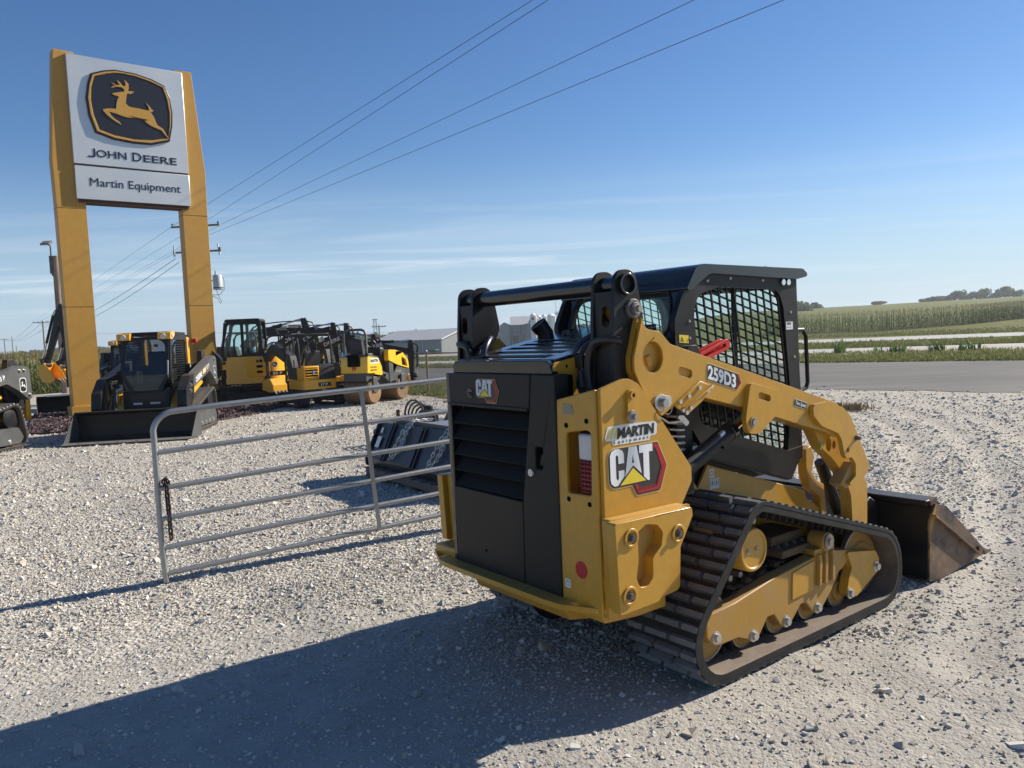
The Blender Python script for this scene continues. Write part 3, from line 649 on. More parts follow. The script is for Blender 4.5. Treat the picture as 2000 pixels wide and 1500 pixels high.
# ------------------------------------------------------------------ yellow compact track loader (foreground)
def scan(poly, v, axis):
    """intervals of the line u=v (axis 0) or w=v (axis 1) inside a polygon"""
    xs = []
    for i in range(len(poly)):
        a, b = poly[i-1], poly[i]
        if (a[axis]-v)*(b[axis]-v) < 0:
            t = (v-a[axis])/(b[axis]-a[axis]); xs.append(a[1-axis]+t*(b[1-axis]-a[1-axis]))
    xs.sort(); return list(zip(xs[::2], xs[1::2]))
def bolt_mb(mb, c, d, r=0.014, h=0.014):
    c = Vector(c); d = Vector(d).normalized()
    mb.cyl(c-d*0.004, c+d*0.003, r*1.5, n=14); mb.cyl(c, c+d*h, r, n=6); return mb
def cat_logo(parent, M, s=1.0, lift=0.0015):
    L = lambda pts: [(x*s, y*s) for x, y in pts]
    def P(mb, pts, a, b, holes=()): mb.prism(L(pts), 'z', a, b, [L(h) for h in holes])
    def B(mb, name, mat): mb.xf(M); return mb.build(name, mat, base)
    outer = fillet([(-.012, .237, .045), (.318, .238, .012), (.378, .119, .012), (.325, -.002, .02), (.165, -.002, .02), (.135, .05, .005), (-.012, .05, .045)], 6)
    inner = fillet([(-.007, .232, .040), (.314, .233, .010), (.372, .119, .010), (.322, .004, .016), (.168, .004, .016), (.139, .056, .005), (-.007, .056, .040)], 6)
    base = empty('brand_decal', parent=parent)
    m = MB(); P(m, outer, 0, lift); B(m, 'decal_border', 'sticker_cream')
    m = MB(); P(m, inner, lift, 2*lift); B(m, 'decal_field', 'sticker_charcoal')
    red = [(.283, .226), (.310, .226), (.369, .120), (.312, .012), (.175, .012), (.151, .056), (.167, .056), (.182, .036), (.297, .036), (.333, .121), (.297, .209), (.283, .209)]
    m = MB(); P(m, red, 2*lift, 3*lift); B(m, 'decal_hexagon', 'sticker_red')
    red2 = [(.297, .036), (.333, .121), (.347, .121), (.303, .026), (.175, .026), (.182, .036)]
    m = MB(); P(m, red2, 3*lift, 3.6*lift); B(m, 'decal_hexagon_edge', 'sticker_dark_red')
    m = MB()
    P(m, [(.001, .205), (.011, .222), (.035, .231), (.058, .230), (.080, .220), (.088, .203), (.088, .163), (.053, .163), (.053, .195), (.047, .203), (.040, .203), (.036, .196), (.036, .101), (.041, .091), (.049, .091), (.053, .101), (.053, .131), (.088, .131), (.088, .104), (.045, .065), (.024, .065), (.006, .078), (.001, .095)], 2*lift, 3*lift)
    P(m, [(.120, .230), (.172, .230), (.200, .101), (.146, .145), (.093, .101)], 2*lift, 3*lift, [[(.145, .195), (.153, .156), (.138, .156)]])
    P(m, [(.188, .230), (.277, .230), (.277, .195), (.252, .195), (.252, .063), (.240, .063), (.214, .085), (.214, .195), (.188, .195)], 2*lift, 3*lift)
    B(m, 'decal_letters', 'silver_letter')
    m = MB(); P(m, [(.145, .133), (.229, .064), (.060, .064)], 2*lift, 3*lift); B(m, 'decal_triangle', 'sticker_yellow')
    return base
def track_unit(parent, ctrl, y0, y1, pitch, belt='rubber', lugmat='rubber_tread', thick=0.032, lug=0.027, lugs=True, nubs=True, two=True):
    """rubber track: belt > lug rows; ctrl is the outline of the lug tips"""
    tip = ccw(fillet(ctrl, 9)); outer = ccw(offset_poly(tip, lug)); inner = offset_poly(outer, thick)
    m = MB(); n = len(outer)
    vv = [(x, y, z) for y in (y0, y1) for x, z in outer]+[(x, y, z) for y in (y0, y1) for x, z in inner]
    fs = []
    for i in range(n):
        j = (i+1) % n
        fs += [(i, j, n+j, n+i), (2*n+j, 2*n+i, 3*n+i, 3*n+j), (i, 2*n+i, 2*n+j, j), (n+j, 3*n+j, 3*n+i, n+i)]
    m.add(vv, fs); m.mi = [0, 1, 0, 0]*n; tr = m.build('track_belt', [belt, 'rubber_dusty'], parent)
    w = y1-y0
    if two:
        rim = ccw(offset_poly(tip, lug*.30))
        for ya, yb in ((y0-.0015, y0+.014), (y1-.014, y1+.0015)):
            q = MB(); k = len(rim); q.add([(x, y, z) for y in (ya, yb) for x, z in rim]+[(x, y, z) for y in (ya, yb) for x, z in outer], [f for i in range(k) for f in ((i, (i+1) % k, k+(i+1) % k, k+i), (i, 2*k+i, 2*k+(i+1) % k, (i+1) % k), (k+(i+1) % k, 3*k+(i+1) % k, 3*k+i, k+i))]); q.build('belt_edge', 'rubber', tr)
    if lugs:
        t = pitch*0.60; mesh = []
        for k in range(2):
            lm = MB(); e = 0.006
            segs = ([(0.0, .36), (.395, .73), (.765, 1.0)] if k == 0 else [(0.0, .22), (.255, .60), (.635, 1.0)]) if two else [(0, 1)]
            for a, b in segs:
                ya, yb = y0+w*a, y0+w*b; sk = 0.0
                lm.add([(-t/2, ya, 0), (t/2, ya, 0), (t/2, yb, 0), (-t/2, yb, 0), (-t/2+e+sk, ya+.004, lug), (t/2-e+sk, ya+.004, lug), (t/2-e-sk, yb-.004, lug), (-t/2+e-sk, yb-.004, lug)],
                       [(3, 2, 1, 0), (4, 5, 6, 7), (0, 1, 5, 4), (1, 2, 6, 5), (2, 3, 7, 6), (3, 0, 4, 7)])
            mesh.append(lm.mesh('lug', lugmat, smooth=False))
        for k, (q, tg) in enumerate(path_samples(outer, pitch)):
            nrm = Vector((tg.y, -tg.x)); M = Matrix(((tg.x, 0, nrm.x, q.x), (0, 1, 0, 0), (tg.y, 0, nrm.y, q.y), (0, 0, 0, 1)))
            o = bpy.data.objects.new('lug', mesh[k % 2]); COL.objects.link(o); o.parent = tr; o.matrix_local = M
    if nubs:
        nm = MB(); yc = (y0+y1)/2
        for q, tg in path_samples(inner, pitch):
            nrm = Vector((-tg.y, tg.x))
            for s in (-1, 1):
                nm.cyl((q.x-nrm.x*.004, yc+s*.055, q.y-nrm.y*.004), (q.x+nrm.x*.035, yc+s*.055, q.y+nrm.y*.035), .020, .010, n=6)
        stuff(nm.build('drive_nubs', 'rubber', tr))
    return tr
LOADER = thing('track_loader', (1.027, 4.862, 0), YAW, 'large yellow and black compact track loader in the foreground, seen from behind', 'track loader')
def cat_loader(T):
    RS = lambda o, x=(1, 0, 0), y=(0, 0, 1): frame_mat(o, x, y)
    # --- undercarriage
    ctrl = [(-1.225, 0, .235), (1.055, 0, .24), (1.055, .435, .27), (-.422, .888, .17)]
    for s in (-1, 1):
        y0, y1 = (-.848, -.405) if s < 0 else (.405, .848)
        track_unit(T, ctrl, y0, y1, 0.066)
        yo = s*.785
        top = [(-.75, .335), (-.52, .350), (-.20, .400), (.16, .430), (.30, .450), (.56, .405), (.575, .380)]
        low = [(.56, .345), (.50, .31), (.46, .30), (.37, .205), (.27, .125), (.221, .105), (.175, .125), (.11, .195), (.06, .198), (-.03, .125), (-.081, .102), (-.13, .125), (-.19, .203), (-.25, .205), (-.32, .13), (-.376, .102), (-.43, .135), (-.50, .162), (-.66, .165), (-.715, .190), (-.75, .23)]
        m = MB().prism(top+low, 'y', s*.70, s*.775)
        fr = m.build('track_frame', 'cat_yellow_dirty', T, bevel=.006)
        m = MB().prism([(-.72, .33), (.50, .40), (.50, .18), (-.70, .20)], 'y', s*.46, s*.70); m.build('frame_core', 'undercarriage_grime', fr, bevel=.006)
        m = MB().prism(fillet([(.52, .40, .01), (.84, .345, .03), (.885, .285, .03), (.87, .215, .03), (.62, .115, .04), (.50, .13, .04), (.535, .24, .04), (.57, .30, .03)], 4), 'y', s*.735, s*.79); m.build('front_plate', 'cat_yellow', fr, bevel=.006)
        # raised cover, brackets
        m = MB().prism([(-.02, .395), (.19, .42), (.17, .255), (-.03, .245)], 'y', s*.774, s*.782); m.build('cover_plate', 'cat_yellow', fr, bevel=.003)
        m = MB()
        for x in (.215, .275, .35):
            m.prism([(x, .45), (x+.022, .45), (x+.03, .40), (x+.016, .27), (x-.004, .27), (x+.004, .40)], 'y', s*.774, s*.80)
        m.box2((.20, s*.68, .44), (.40, s*.78, .475)); m.build('bracket', 'cat_yellow_dirty', fr, bevel=.004)
        m = MB(); m.cyl((.30, s*.70, .51), (.30, s*.80, .51), .052, n=20); m.build('suspension_bushing', 'cat_yellow_dirty', fr, bevel=.004)
        m = MB(); m.cyl((.30, s*.80, .51), (.30, s*.812, .51), .044, n=20); bolt_mb(m, (.30, s*.812, .51), (0, s, 0), .022, .012); m.build('bushing_cap', 'worn_steel', fr)
        m = MB().box2((-.02, s*.50, .455), (.36, s*.72, .50)); m.box2((.0, s*.42, .50), (.30, s*.64, .56)); m.build('suspension_arm', 'undercarriage_grime', fr, bevel=.008)
        for i in range(4): bolt_mb(MB(), (.02+.08*i, s*.66, .50), (0, 0, 1), .014, .014).build('arm_bolt', 'dark_grey_steel', fr)
        # drive motor hub
        m = MB().lathe([(.0, -.12), (.115, -.12), (.115, 0), (.108, .012), (.095, .012), (.092, .004), (.0, .004)], (0, 0, 0), 28, 'y')
        if s > 0: pass
        m.xf(Matrix.Translation((-.385, s*.79, .60)) @ (Matrix.Identity(4) if s > 0 else Matrix.Rotation(math.pi, 4, 'Z')))
        hub = m.build('drive_hub', 'cat_yellow', T, bevel=.003)
        for dx in (-.045, .025): MB().ring((-.385+dx, s*.792, .60), (-.385+dx, s*.800, .60), .013, .006, 12).build('hub_plug', 'worn_steel', hub)
        m = MB().lathe([(.06, 0), (.165, 0), (.165, .05), (.06, .05)], (-.385, s*.60-.025, .62), 24, 'y'); m.build('sprocket', 'dark_grey_steel', T)
        m = MB()
        for i in range(14):
            a = 2*math.pi*i/14; m.cyl((-.385+.19*math.cos(a), s*.56, .62+.19*math.sin(a)), (-.385+.19*math.cos(a), s*.68, .62+.19*math.sin(a)), .017, n=8)
        m.build('sprocket_pins', 'worn_steel', T)
        # rollers and idlers: each one its own part
        for x, z, r in ((-.68, .245, .175), (-.376, .155, .095), (-.081, .155, .095), (.221, .155, .095), (.53, .150, .095), (.80, .275, .205)):
            m = MB()
            big = r > .15
            for sgn in (-1, 1):
                yc = s*.625+sgn*.075
                m.lathe([(.02, -.022), (r*.55, -.022), (r*.62, -.010), (r*.90, -.010), (r, -.006), (r, .014), (r*.9, .020), (.02, .020)] if sgn < 0 else [(.02, -.020), (r*.9, -.020), (r, -.014), (r, .006), (r*.90, .010), (r*.62, .010), (r*.55, .022), (.02, .022)], (x, yc, z), 28, 'y')
            m.cyl((x, s*.53, z), (x, s*.70, z), .045, n=14)
            ro = m.build('idler_wheel' if big else 'roller', ['cat_yellow_dirty'], T)
            for sgn in (-1, 1): MB().ring((x, s*.625+sgn*.075-.012, z), (x, s*.625+sgn*.075+.012, z), r+.001, r*.93, 28).build('wheel_rim', 'worn_steel', ro)
            m = MB(); zz = .14 if not big else (.212 if x < 0 else .245); xx = x if x < .7 else .845
            if .4 < x < .7: xx, zz = .543, .149
            bolt_mb(m, (xx, s*(.79 if x > .4 else .775), zz), (0, s, 0), .022, .020); m.build('roller_bolt', 'zinc', ro)
        # earth packed on the frame
        m = MB(); rr = random.Random(3+s)
        for i in range(150):
            x = rr.uniform(-.70, .05); yy = s*rr.uniform(.50, .70); m.sphere((x, yy, .350+(x+.7)*.10+rr.uniform(-.02, .02)), rr.uniform(.010, .030), 7, 5, (1, 1, .6))
        stuff(m.build('packed_earth', 'dirt', T, smooth=False))
    # --- chassis
    m = MB().prism([(-1.34, .44), (-1.30, .36), (-.9, .28), (.9, .24), (1.0, .40), (.90, .58), (.55, .66), (-1.34, .62)], 'y', -.39, .39)
    ch = m.build('chassis', 'cat_yellow', T, bevel=.01)
    m = MB().prism([(-1.38, .50), (-1.36, .44), (-1.15, .42), (-.95, .42), (-.95, .56), (-1.38, .56)], 'y', -.70, .70); m.build('rear_crossmember', 'cat_yellow', ch, bevel=.012)
    for s in (-1, 1):
        m = MB().prism([(-.60, .95), (-.40, .95), (-.335, .86), (-.246, .983), (.705, .69), (.727, .63), (.867, .55), (.87, .30), (-.60, .30)], 'y', s*.385, s*.405)
        m.build('side_panel', 'cat_yellow', ch, bevel=.004)
        m = MB().prism([(.70, .95), (.76, .97), (.80, .90), (.77, .80), (.82, .74), (.90, .70), (.93, .50), (.87, .50), (.86, .62), (.74, .70), (.70, .80)], 'y', s*.36, s*.42); m.build('arm_stop', 'cat_yellow', ch, bevel=.006)
    m = MB().box2((-1.33, -.39, .55), (-.62, .39, 1.50)); m.build('engine_bay', 'void_black', T)
    m = MB().box2((-.70, -.37, .6), (-.35, .37, 1.12)); m.build('bulkhead', 'plastic_black', T)
    m = MB()
    for y in (-.60, -.55): m.box2((-.72, y, .9), (-.60, y+.03, 1.40))
    m.build('inner_pillar', 'black_paint', T, bevel=.004)
    # --- rear towers: outer plate, rear plate with lamp opening, inner plate
    for s in (-1, 1):
        D = 0 if s < 0 else .175
        tp = fillet([(-1.368, 1.505, .01), (-1.20, 1.545, .08), (-1.125, 1.51, .06), (-.779, 1.082, .02), (-.779, 1.012, .02), (-.862, .90, .01), (-.89, .50, .03), (-1.368, .47, .01)], 5)
        m = MB().prism(tp, 'y', s*.712, s*.735); tw = m.build('tower_side', 'cat_yellow', T, bevel=.006)
        rp = [(s*.455, 1.452), (s*.712, 1.505), (s*.712, .47), (s*.42, .50)]
        hole = fillet([(s*.512, 1.30, .02), (s*.684, 1.325, .03), (s*.672, 1.026, .02), (s*.508, 1.020, .02)], 4)
        m = MB().prism(rp, 'x', -1.385, -1.365, [hole]); m.build('tower_rear', 'cat_yellow', tw, bevel=.006)
        m = MB().prism([(-1.37, 1.45), (-.80, 1.45), (-.75, .5), (-1.37, .5)], 'y', s*.44, s*.455); m.build('tower_inner', 'cat_yellow', tw)
        m = MB().box2((-1.27, s*.456, .95), (-1.262, s*.711, 1.40)); m.build('lamp_recess', 'cat_yellow_dirty', tw)
        m = MB().box((-1.350, s*.630, 1.240), (.05, .098, .120)); lm = m.build('reversing_lamp', 'lamp_white', T, bevel=.012)
        m = MB().box((-1.33, s*.630, 1.240), (.05, .112, .138)); m.build('lamp_housing', 'plastic_black', lm, bevel=.01)
        m = MB().box((-1.345, s*.630, 1.100), (.05, .095, .150)); lm = m.build('tail_lamp', 'lamp_red', T, bevel=.006)
        m = MB()
        for i in range(4):
            for j in range(7): m.sphere((-1.371, s*(.597+.022*i), 1.040+.020*j), .0085, 6, 4)
        m.build('tail_lamp_lens', 'lamp_red', lm)
        m = MB().box((-1.33, s*.630, 1.100), (.05, .112, .168)); m.build('tail_lamp_housing', 'plastic_black', lm, bevel=.006)
        m = MB()
        for y, z in ((.519, 1.335), (.656, 1.362), (.517, .992), (.657, .985)): m.cyl((-1.3875, s*y, z), (-1.366, s*y, z), .012, n=14)
        m.build('bolt_hole', 'void_black', tw)
        # latch lever and pins on the outer plate
        m = MB().prism(slot(-1.19, 1.417, .05, .15), 'y', s*.735, s*.750); lv = m.build('latch_lever', 'cat_yellow', tw, bevel=.003)
        m = MB().ring((-1.19, s*.75, 1.466), (-1.19, s*.765, 1.466), .020, .010, 18); m.build('lever_bushing', 'cat_yellow', lv)
        m = MB().cyl((-1.19, s*.735, 1.466), (-1.19, s*.752, 1.466), .010); m.build('lever_bore', 'void_black', lv)
        m = MB(); m.cyl((-1.19, s*.748, 1.368), (-1.19, s*.760, 1.368), .032, .028, n=20); bolt_mb(m, (-1.19, s*.76, 1.368), (0, s, 0), .014, .018); m.build('lever_bolt', 'worn_steel', lv)
        # counterweight slabs
        cw = fillet([(-1.425, .935, .012), (-1.33, .932, .01), (-.925, .925, .012), (-.918, .885, .02), (-1.163, .535, .03), (-1.41, .530, .012)], 3)
        kh = fillet([(-1.29, .872, .02), (-1.235, .900, .02), (-1.16, .885, .03), (-1.125, .845, .02), (-1.138, .785, .02), (-1.195, .745, .02), (-1.198, .655, .03), (-1.235, .622, .03), (-1.285, .625, .03), (-1.305, .67, .02), (-1.288, .75, .03)], 3)
        m = MB().prism([(x+.03, z) for x, z in cw], 'y', s*.738, s*.788, [[(x+.012, z) for x, z in kh]]); c1 = m.build('counterweight', 'cat_yellow', T, bevel=.006)
        m = MB().prism(cw, 'y', s*.797, s*.852, [kh]); m.build('counterweight_slab', 'cat_yellow', c1, bevel=.007)
        m = MB().prism([(x+.05, z) for x, z in cw[2:-2]], 'y', s*.787, s*.798); m.build('counterweight_spacer', 'cat_yellow_dirty', c1)
        for x, z in ((-1.332, .858), (-1.027, .820), (-1.353, .606)):
            m = MB().ring((x, s*.852, z), (x, s*.860, z), .043, .030, 20); m.build('boss', 'cat_yellow', c1, bevel=.003)
            m = MB(); bolt_mb(m, (x, s*.852, z), (0, s, 0), .013, .022); m.build('bolt', 'dark_grey_steel', c1)
        if D:
            for o in bpy.data.objects[:]:
                if o.parent is T and o.name.split('.')[0] in ('tower_side', 'reversing_lamp', 'tail_lamp', 'counterweight') and o.data.vertices[0].co.y > 0: o.location.x += D
    # bumper plate with two oval eyes
    bp = [(-1.18, .70), (-1.25, .765), (-1.36, .745), (-1.465, .52), (-1.475, .40), (-1.475, -.40), (-1.465, -.52), (-1.36, -.735), (-1.25, -.73), (-1.18, -.70)]
    m = MB().prism(bp, 'z', .487, .513, [slot(-1.400, .60, .050, .105, R(-24)), slot(-1.400, -.585, .050, .105, R(24))]); m.build('bumper', 'cat_yellow', T, bevel=.005)
    # --- engine door
    dx = -1.392
    m = MB().prism([(.44, 1.395), (.44, 1.567), (-.275, 1.567), (-.252, 1.388)], 'x', dx, dx+.05); door = m.build('engine_door', 'door_black', T, bevel=.005)
    m = MB().prism([(.452, 1.39), (-.25, 1.385), (-.25, 1.402), (.452, 1.405)], 'x', dx-.008, dx+.03); m.build('door_lip', 'door_black', door, bevel=.003)
    m = MB().prism([(-.281, 1.567), (-.455, 1.567), (-.448, .505), (-.166, .495), (-.178, .94), (-.258, 1.387)], 'x', dx, dx+.09, [fillet([(-.290, 1.215, .012), (-.350, 1.218, .012), (-.346, 1.112, .012), (-.288, 1.108, .012)], 3)]); m.build('door_latch_panel', 'door_black', door, bevel=.006)
    m = MB().prism([(.482, 1.567), (.445, 1.567), (.445, .505), (.482, .50)], 'x', dx+.004, dx+.09); m.build('door_hinge_post', 'black_gloss', door, bevel=.006)
    m = MB().prism([(.44, .935), (-.174, .930), (-.162, .497), (.44, .505)], 'x', dx, dx+.04); m.build('door_lower_panel', 'door_black', door, bevel=.005)
    m = MB().box2((dx+.10, .46, .52), (dx+.13, -.44, 1.56)); m.build('door_backing', 'void_black', door)
    for i in range(5):
        z = 1.305-.0875*i; yr = -.255+.080*(1.387-z)/.447
        m = MB().add([(dx+.008, .44, z-.012), (dx+.008, yr-.01, z-.012), (dx+.072, yr-.01, z+.068), (dx+.072, .44, z+.068), (dx+.012, .44, z-.018), (dx+.012, yr-.01, z-.018), (dx+.078, yr-.01, z+.062), (dx+.078, .44, z+.062)],
                     [(0, 1, 2, 3), (7, 6, 5, 4), (0, 4, 5, 1), (1, 5, 6, 2), (2, 6, 7, 3), (3, 7, 4, 0)]); m.build('louver', 'louver_black', door)
    m = MB(); m.cyl((dx-.004, .241, 1.461), (dx+.004, .241, 1.461), .026, n=20); m.sphere((dx-.006, .238, 1.457), .012, 8, 6); m.build('rear_camera', 'lamp_dark', door)
    m = MB(); m.cyl((dx-.010, -.257, 1.087), (dx+.004, -.257, 1.087), .018, .020, n=20); m.box((dx-.011, -.257, 1.087), (.004, .004, .018)); m.build('door_lock', 'zinc', door)
    m = MB().box((dx+.03, -.315, 1.15), (.02, .03, .06), Matrix.Rotation(R(20), 3, 'X')); m.build('door_handle', 'plastic_black', door, bevel=.004)
    m = MB().cyl((dx-.001, .16, .62), (dx+.01, .16, .62), .009, n=12); m.build('access_hole', 'void_black', door)
    cat_logo(door, frame_mat((dx-.0015, .176, 1.415), (0, -1, 0), (0, 0, 1)), .52)
    # --- hood
    hz = lambda x: 1.632+.178*(x+1.36)
    m = MB().prism([(.425, 1.567), (.425, 1.615), (.405, 1.632), (-.375, 1.632), (-.405, 1.612), (-.415, 1.567)], 'x', -1.372, -1.33); hood = m.build('hood', 'black_gloss', T, bevel=.004)
    m = MB()
    def strip(x0, x1, y0, y1): m.add([(x0, y0, hz(x0)), (x1, y0, hz(x1)), (x1, y1, hz(x1)), (x0, y1, hz(x0)), (x0, y0, hz(x0)-.03), (x1, y0, hz(x1)-.03), (x1, y1, hz(x1)-.03), (x0, y1, hz(x0)-.03)], [(0, 1, 2, 3), (7, 6, 5, 4), (0, 4, 5, 1), (1, 5, 6, 2), (2, 6, 7, 3), (3, 7, 4, 0)])
    strip(-1.335, -.62, .31, .415); strip(-1.335, -.62, -.40, -.29); strip(-.80, -.50, -.29, .31); strip(-1.333, -1.30, -.29, .31); m.build('hood_frame', 'black_gloss', hood, bevel=.004)
    for i in range(5):
        x = -1.24+.10*i; m = MB(); strip(x, x+.045, -.292, .312); m.build('hood_slat', 'black_gloss', hood, bevel=.003)
    m = MB().add([(-1.3, .38, hz(-1.3)-.10), (-.6, .38, hz(-.6)-.10), (-.6, -.38, hz(-.6)-.10), (-1.3, -.38, hz(-1.3)-.10)], [(0, 1, 2, 3)]); m.build('radiator', 'void_black', hood)
    for s in (-1, 1):
        hp = [(-1.36, 1.40), (-1.36, 1.60), (-1.35, 1.62), (-.62, hz(-.62)-.028), (-.62, 1.40)]
        m = MB().prism(hp, 'y', s*.400, s*.412, [circ(-1.27, 1.60, .009, 10), circ(-1.25, 1.53, .010, 10)]); m.build('hood_side', 'cat_yellow', hood, bevel=.003)
    m = MB().tube([(-.75, .36, 1.66), (-.75, .36, 1.76), (-.79, .375, 1.815)], .050, 18); ex = m.build('exhaust_pipe', 'black_paint', T)
    m = MB().ring((-.772, .368, 1.79), (-.794, .376, 1.82), .052, .043, 18); m.build('pipe_rim', 'black_paint', ex)
    m = MB().prism(fillet([(.18, 1.70, .0), (.27, 1.70, 0), (.245, 1.775, .03), (.195, 1.775, .03)], 4), 'x', -.72, -.70, [circ(.22, 1.745, .012, 10)]); m.build('lifting_eye', 'dark_grey_steel', T)
    # --- lift linkage towers (black) and cross tube
    for s in (-1, 1):
        tpl = fillet([(-1.195, 1.50, 0), (-1.185, 1.80, .1), (-1.165, 2.041, .065), (-1.035, 2.041, .065), (-.985, 1.80, .06), (-1.075, 1.63, .05), (-1.085, 1.45, 0), (-1.10, 1.10, 0), (-1.20, 1.10, 0)], 6)
        lk = empty('rear_link', parent=T)
        m = MB().prism(tpl, 'y', s*.628, s*.650); m.build('link_plate', 'black_paint', lk, bevel=.005)
        m = MB().prism(tpl, 'y', s*.492, s*.512); m.build('link_plate', 'black_paint', lk, bevel=.005)
        m = MB().prism([(s*.51, 1.94), (s*.63, 1.94), (s*.63, 1.15), (s*.51, 1.15)], 'x', -1.172, -1.158, [slot(s*.585, 1.825, .052, .10)]); m.build('link_web', 'black_paint', lk)
        m = MB(); m.ring((-1.10, s*.645, 1.972), (-1.10, s*.672, 1.972), .052, .041, 24); m.build('tube_collar', 'black_gloss', lk, bevel=.002)
        m = MB(); m.cyl((-1.06, s*.648, 1.858), (-1.06, s*.664, 1.858), .048, .046, n=24); m.cyl((-1.06, s*.664, 1.858), (-1.06, s*.676, 1.858), .030, n=20); pin = m.build('pivot_pin', 'dark_grey_steel', lk, bevel=.003)
        m = MB(); bolt_mb(m, (-1.055, s*.676, 1.856), (0, s, 0), .016, .022); m.build('pin_bolt', 'worn_steel', pin)
        m = MB(); m.cyl((-1.06, s*.52, 1.85), (-1.06, s*.62, 1.85), .05, n=16); m.build('arm_pivot', 'cat_yellow', lk)
    m = MB().cyl((-1.10, -.655, 1.972), (-1.10, .655, 1.972), .0435, n=26, caps=False); m.cyl((-1.10, -.60, 1.972), (-1.10, -.59, 1.972), .043); ct = m.build('cross_tube', 'black_gloss', T)
    # --- lift arms
    for s in (-1, 1):
        am = empty('lift_arm', parent=T)
        ap = fillet([(-1.056, 1.815, 0), (-1.038, 1.761, .05), (-.936, 1.745, .03), (-.868, 1.683, .05), (-.264, 1.513, 0), (.234, 1.370, 0), (.60, 1.265, .08), (.66, 1.15, .05), (.60, 1.055, .06), (.45, 1.112, .06), (-.272, 1.318, 0), (-.62, 1.404, .02), (-.72, 1.44, .02), (-.945, 1.345, .01), (-1.053, 1.45, .02), (-1.118, 1.57, .05), (-1.118, 1.63, .05)], 4)
        boss = circ(-.992, 1.627, .070, 28, .075); sl = slot(-.765, 1.540, .105, .044, R(-15))
        m = MB().prism(ap, 'y', s*.692, s*.706, [boss, sl]); m.build('arm_outer_plate', 'cat_yellow', am, bevel=.004)
        m = MB().prism([(x, z) for x, z in ap], 'y', s*.575, s*.676); m.build('arm_box', 'cat_yellow', am, bevel=.008)
        m = MB().prism(offset_poly(ccw(ap), .022), 'y', s*.676, s*.692, [circ(-.992, 1.627, .076, 28, .080)]); m.build('arm_web', 'cat_yellow', am)
        # raised rear reinforcement
        m = MB().box((-.995, s*.683, 1.61), (.03, .014, .05), Matrix.Rotation(R(-20), 3, 'Y')); m.build('boss_peg', 'cat_yellow', am, bevel=.004)
        gp = fillet([(-.285, 1.458, .03), (.022, 1.376, .06), (-.069, 1.262, .02), (-.215, 1.180, .03), (-.320, 1.190, .05), (-.335, 1.265, .08)], 5)
        m = MB().prism(gp, 'y', s*.706, s*.734, [slot(-.167, 1.371, .112, .036, R(-15))]); g = m.build('cylinder_bracket', 'cat_yellow', am, bevel=.005)
        m = MB(); bolt_mb(m, (-.276, s*.734, 1.247), (0, s, 0), .018, .014); m.ring((-.276, s*.734, 1.247), (-.276, s*.742, 1.247), .028, .02, 16); m.build('bracket_bolt', 'worn_steel', g)
        fp = fillet([(.286, 1.288, .03), (.444, 1.292, .01), (.600, 1.245, .02), (.685, 1.180, .03), (.895, .850, .02), (.815, .785, .01), (.700, .757, .02), (.640, .775, .02), (.728, .815, .015), (.730, .890, .03), (.690, .935, .03), (.632, .935, .02), (.606, .960, .03), (.578, 1.055, .04), (.545, 1.096, .03), (.37, 1.158, .04), (.290, 1.225, .04)], 4)
        m = MB().prism(fp, 'y', s*.708, s*.736, [circ(.645, .985, .016, 12)]); f = m.build('arm_front_plate', 'cat_yellow', am, bevel=.005)
        m = MB(); bolt_mb(m, (.737, s*.736, 1.046), (0, s, 0), .012, .03); m.build('stop_pin', 'dark_grey_steel', f)
        m = MB().prism([(.60, .78), (.735, .90), (.80, .84), (.67, .74)], 'y', s*.63, s*.71); m.build('hose_guard', 'cat_yellow_dirty', f, bevel=.005)
        lp = fillet([(.40, 1.14, 0), (.50, 1.00, .06), (.60, .935, .06), (.735, .81, .10), (.805, .672, .08), (.815, .52, .05), (.82, .20, .05), (.98, .16, .05), (.997, .719, .06), (.88, .86, .05), (.68, 1.15, .05), (.52, 1.16, .03)], 5)
        m = MB().prism(lp, 'y', s*.585, s*.660, [circ(.565, 1.02, .030, 14, .042), circ(.622, 1.012, .020, 12, .026)]); m.build('lower_leg', 'cat_yellow', am, bevel=.006)
        # hinge pin plate
        pp = fillet([(-1.000, 1.440, .02), (-.960, 1.450, .03), (-.889, 1.432, .01), (-.889, 1.394, .01), (-.966, 1.366, .03), (-1.003, 1.392, .02)], 4)
        m = MB().prism(pp, 'y', s*.706, s*.720); hp_ = m.build('pin_plate', 'zinc', am, bevel=.004)
        m = MB(); bolt_mb(m, (-.952, s*.72, 1.408), (0, s, 0), .022, .024); m.build('pin_bolt', 'steel', hp_)
        m = MB().tube([(-.945+.03*math.cos(a), s*.745, 1.385+.03*math.sin(a)) for a in [R(t) for t in range(150, 400, 20)]], .002, 5); m.build('pin_wire', 'steel', hp_)
        # bolted angle bracket under the arm
        bq = [(-.664, 1.492), (-.573, 1.458), (-.652, 1.390), (-.766, 1.334), (-.84, 1.372), (-.865, 1.392), (-.738, 1.456)]
        m = MB().prism(bq, 'y', s*.706, s*.714); b_ = m.build('hose_bracket', 'cat_yellow', am, bevel=.003)
        m = MB().bar((-.81, s*.722, 1.37), (-.59, s*.722, 1.462), .03, .008, (0, 0, 1)); m.build('bracket_flange', 'cat_yellow', b_, bevel=.002)
        for x, z in ((-.824, 1.402), (-.76, 1.424), (-.678, 1.459), (-.615, 1.439), (-.585, 1.456), (-.749, 1.366), (-.806, 1.360), (-.780, 1.345)):
            m = MB(); m.cyl((x, s*.714, z), (x, s*.724, z), .011, n=8); m.build('rivet', 'zinc', b_)
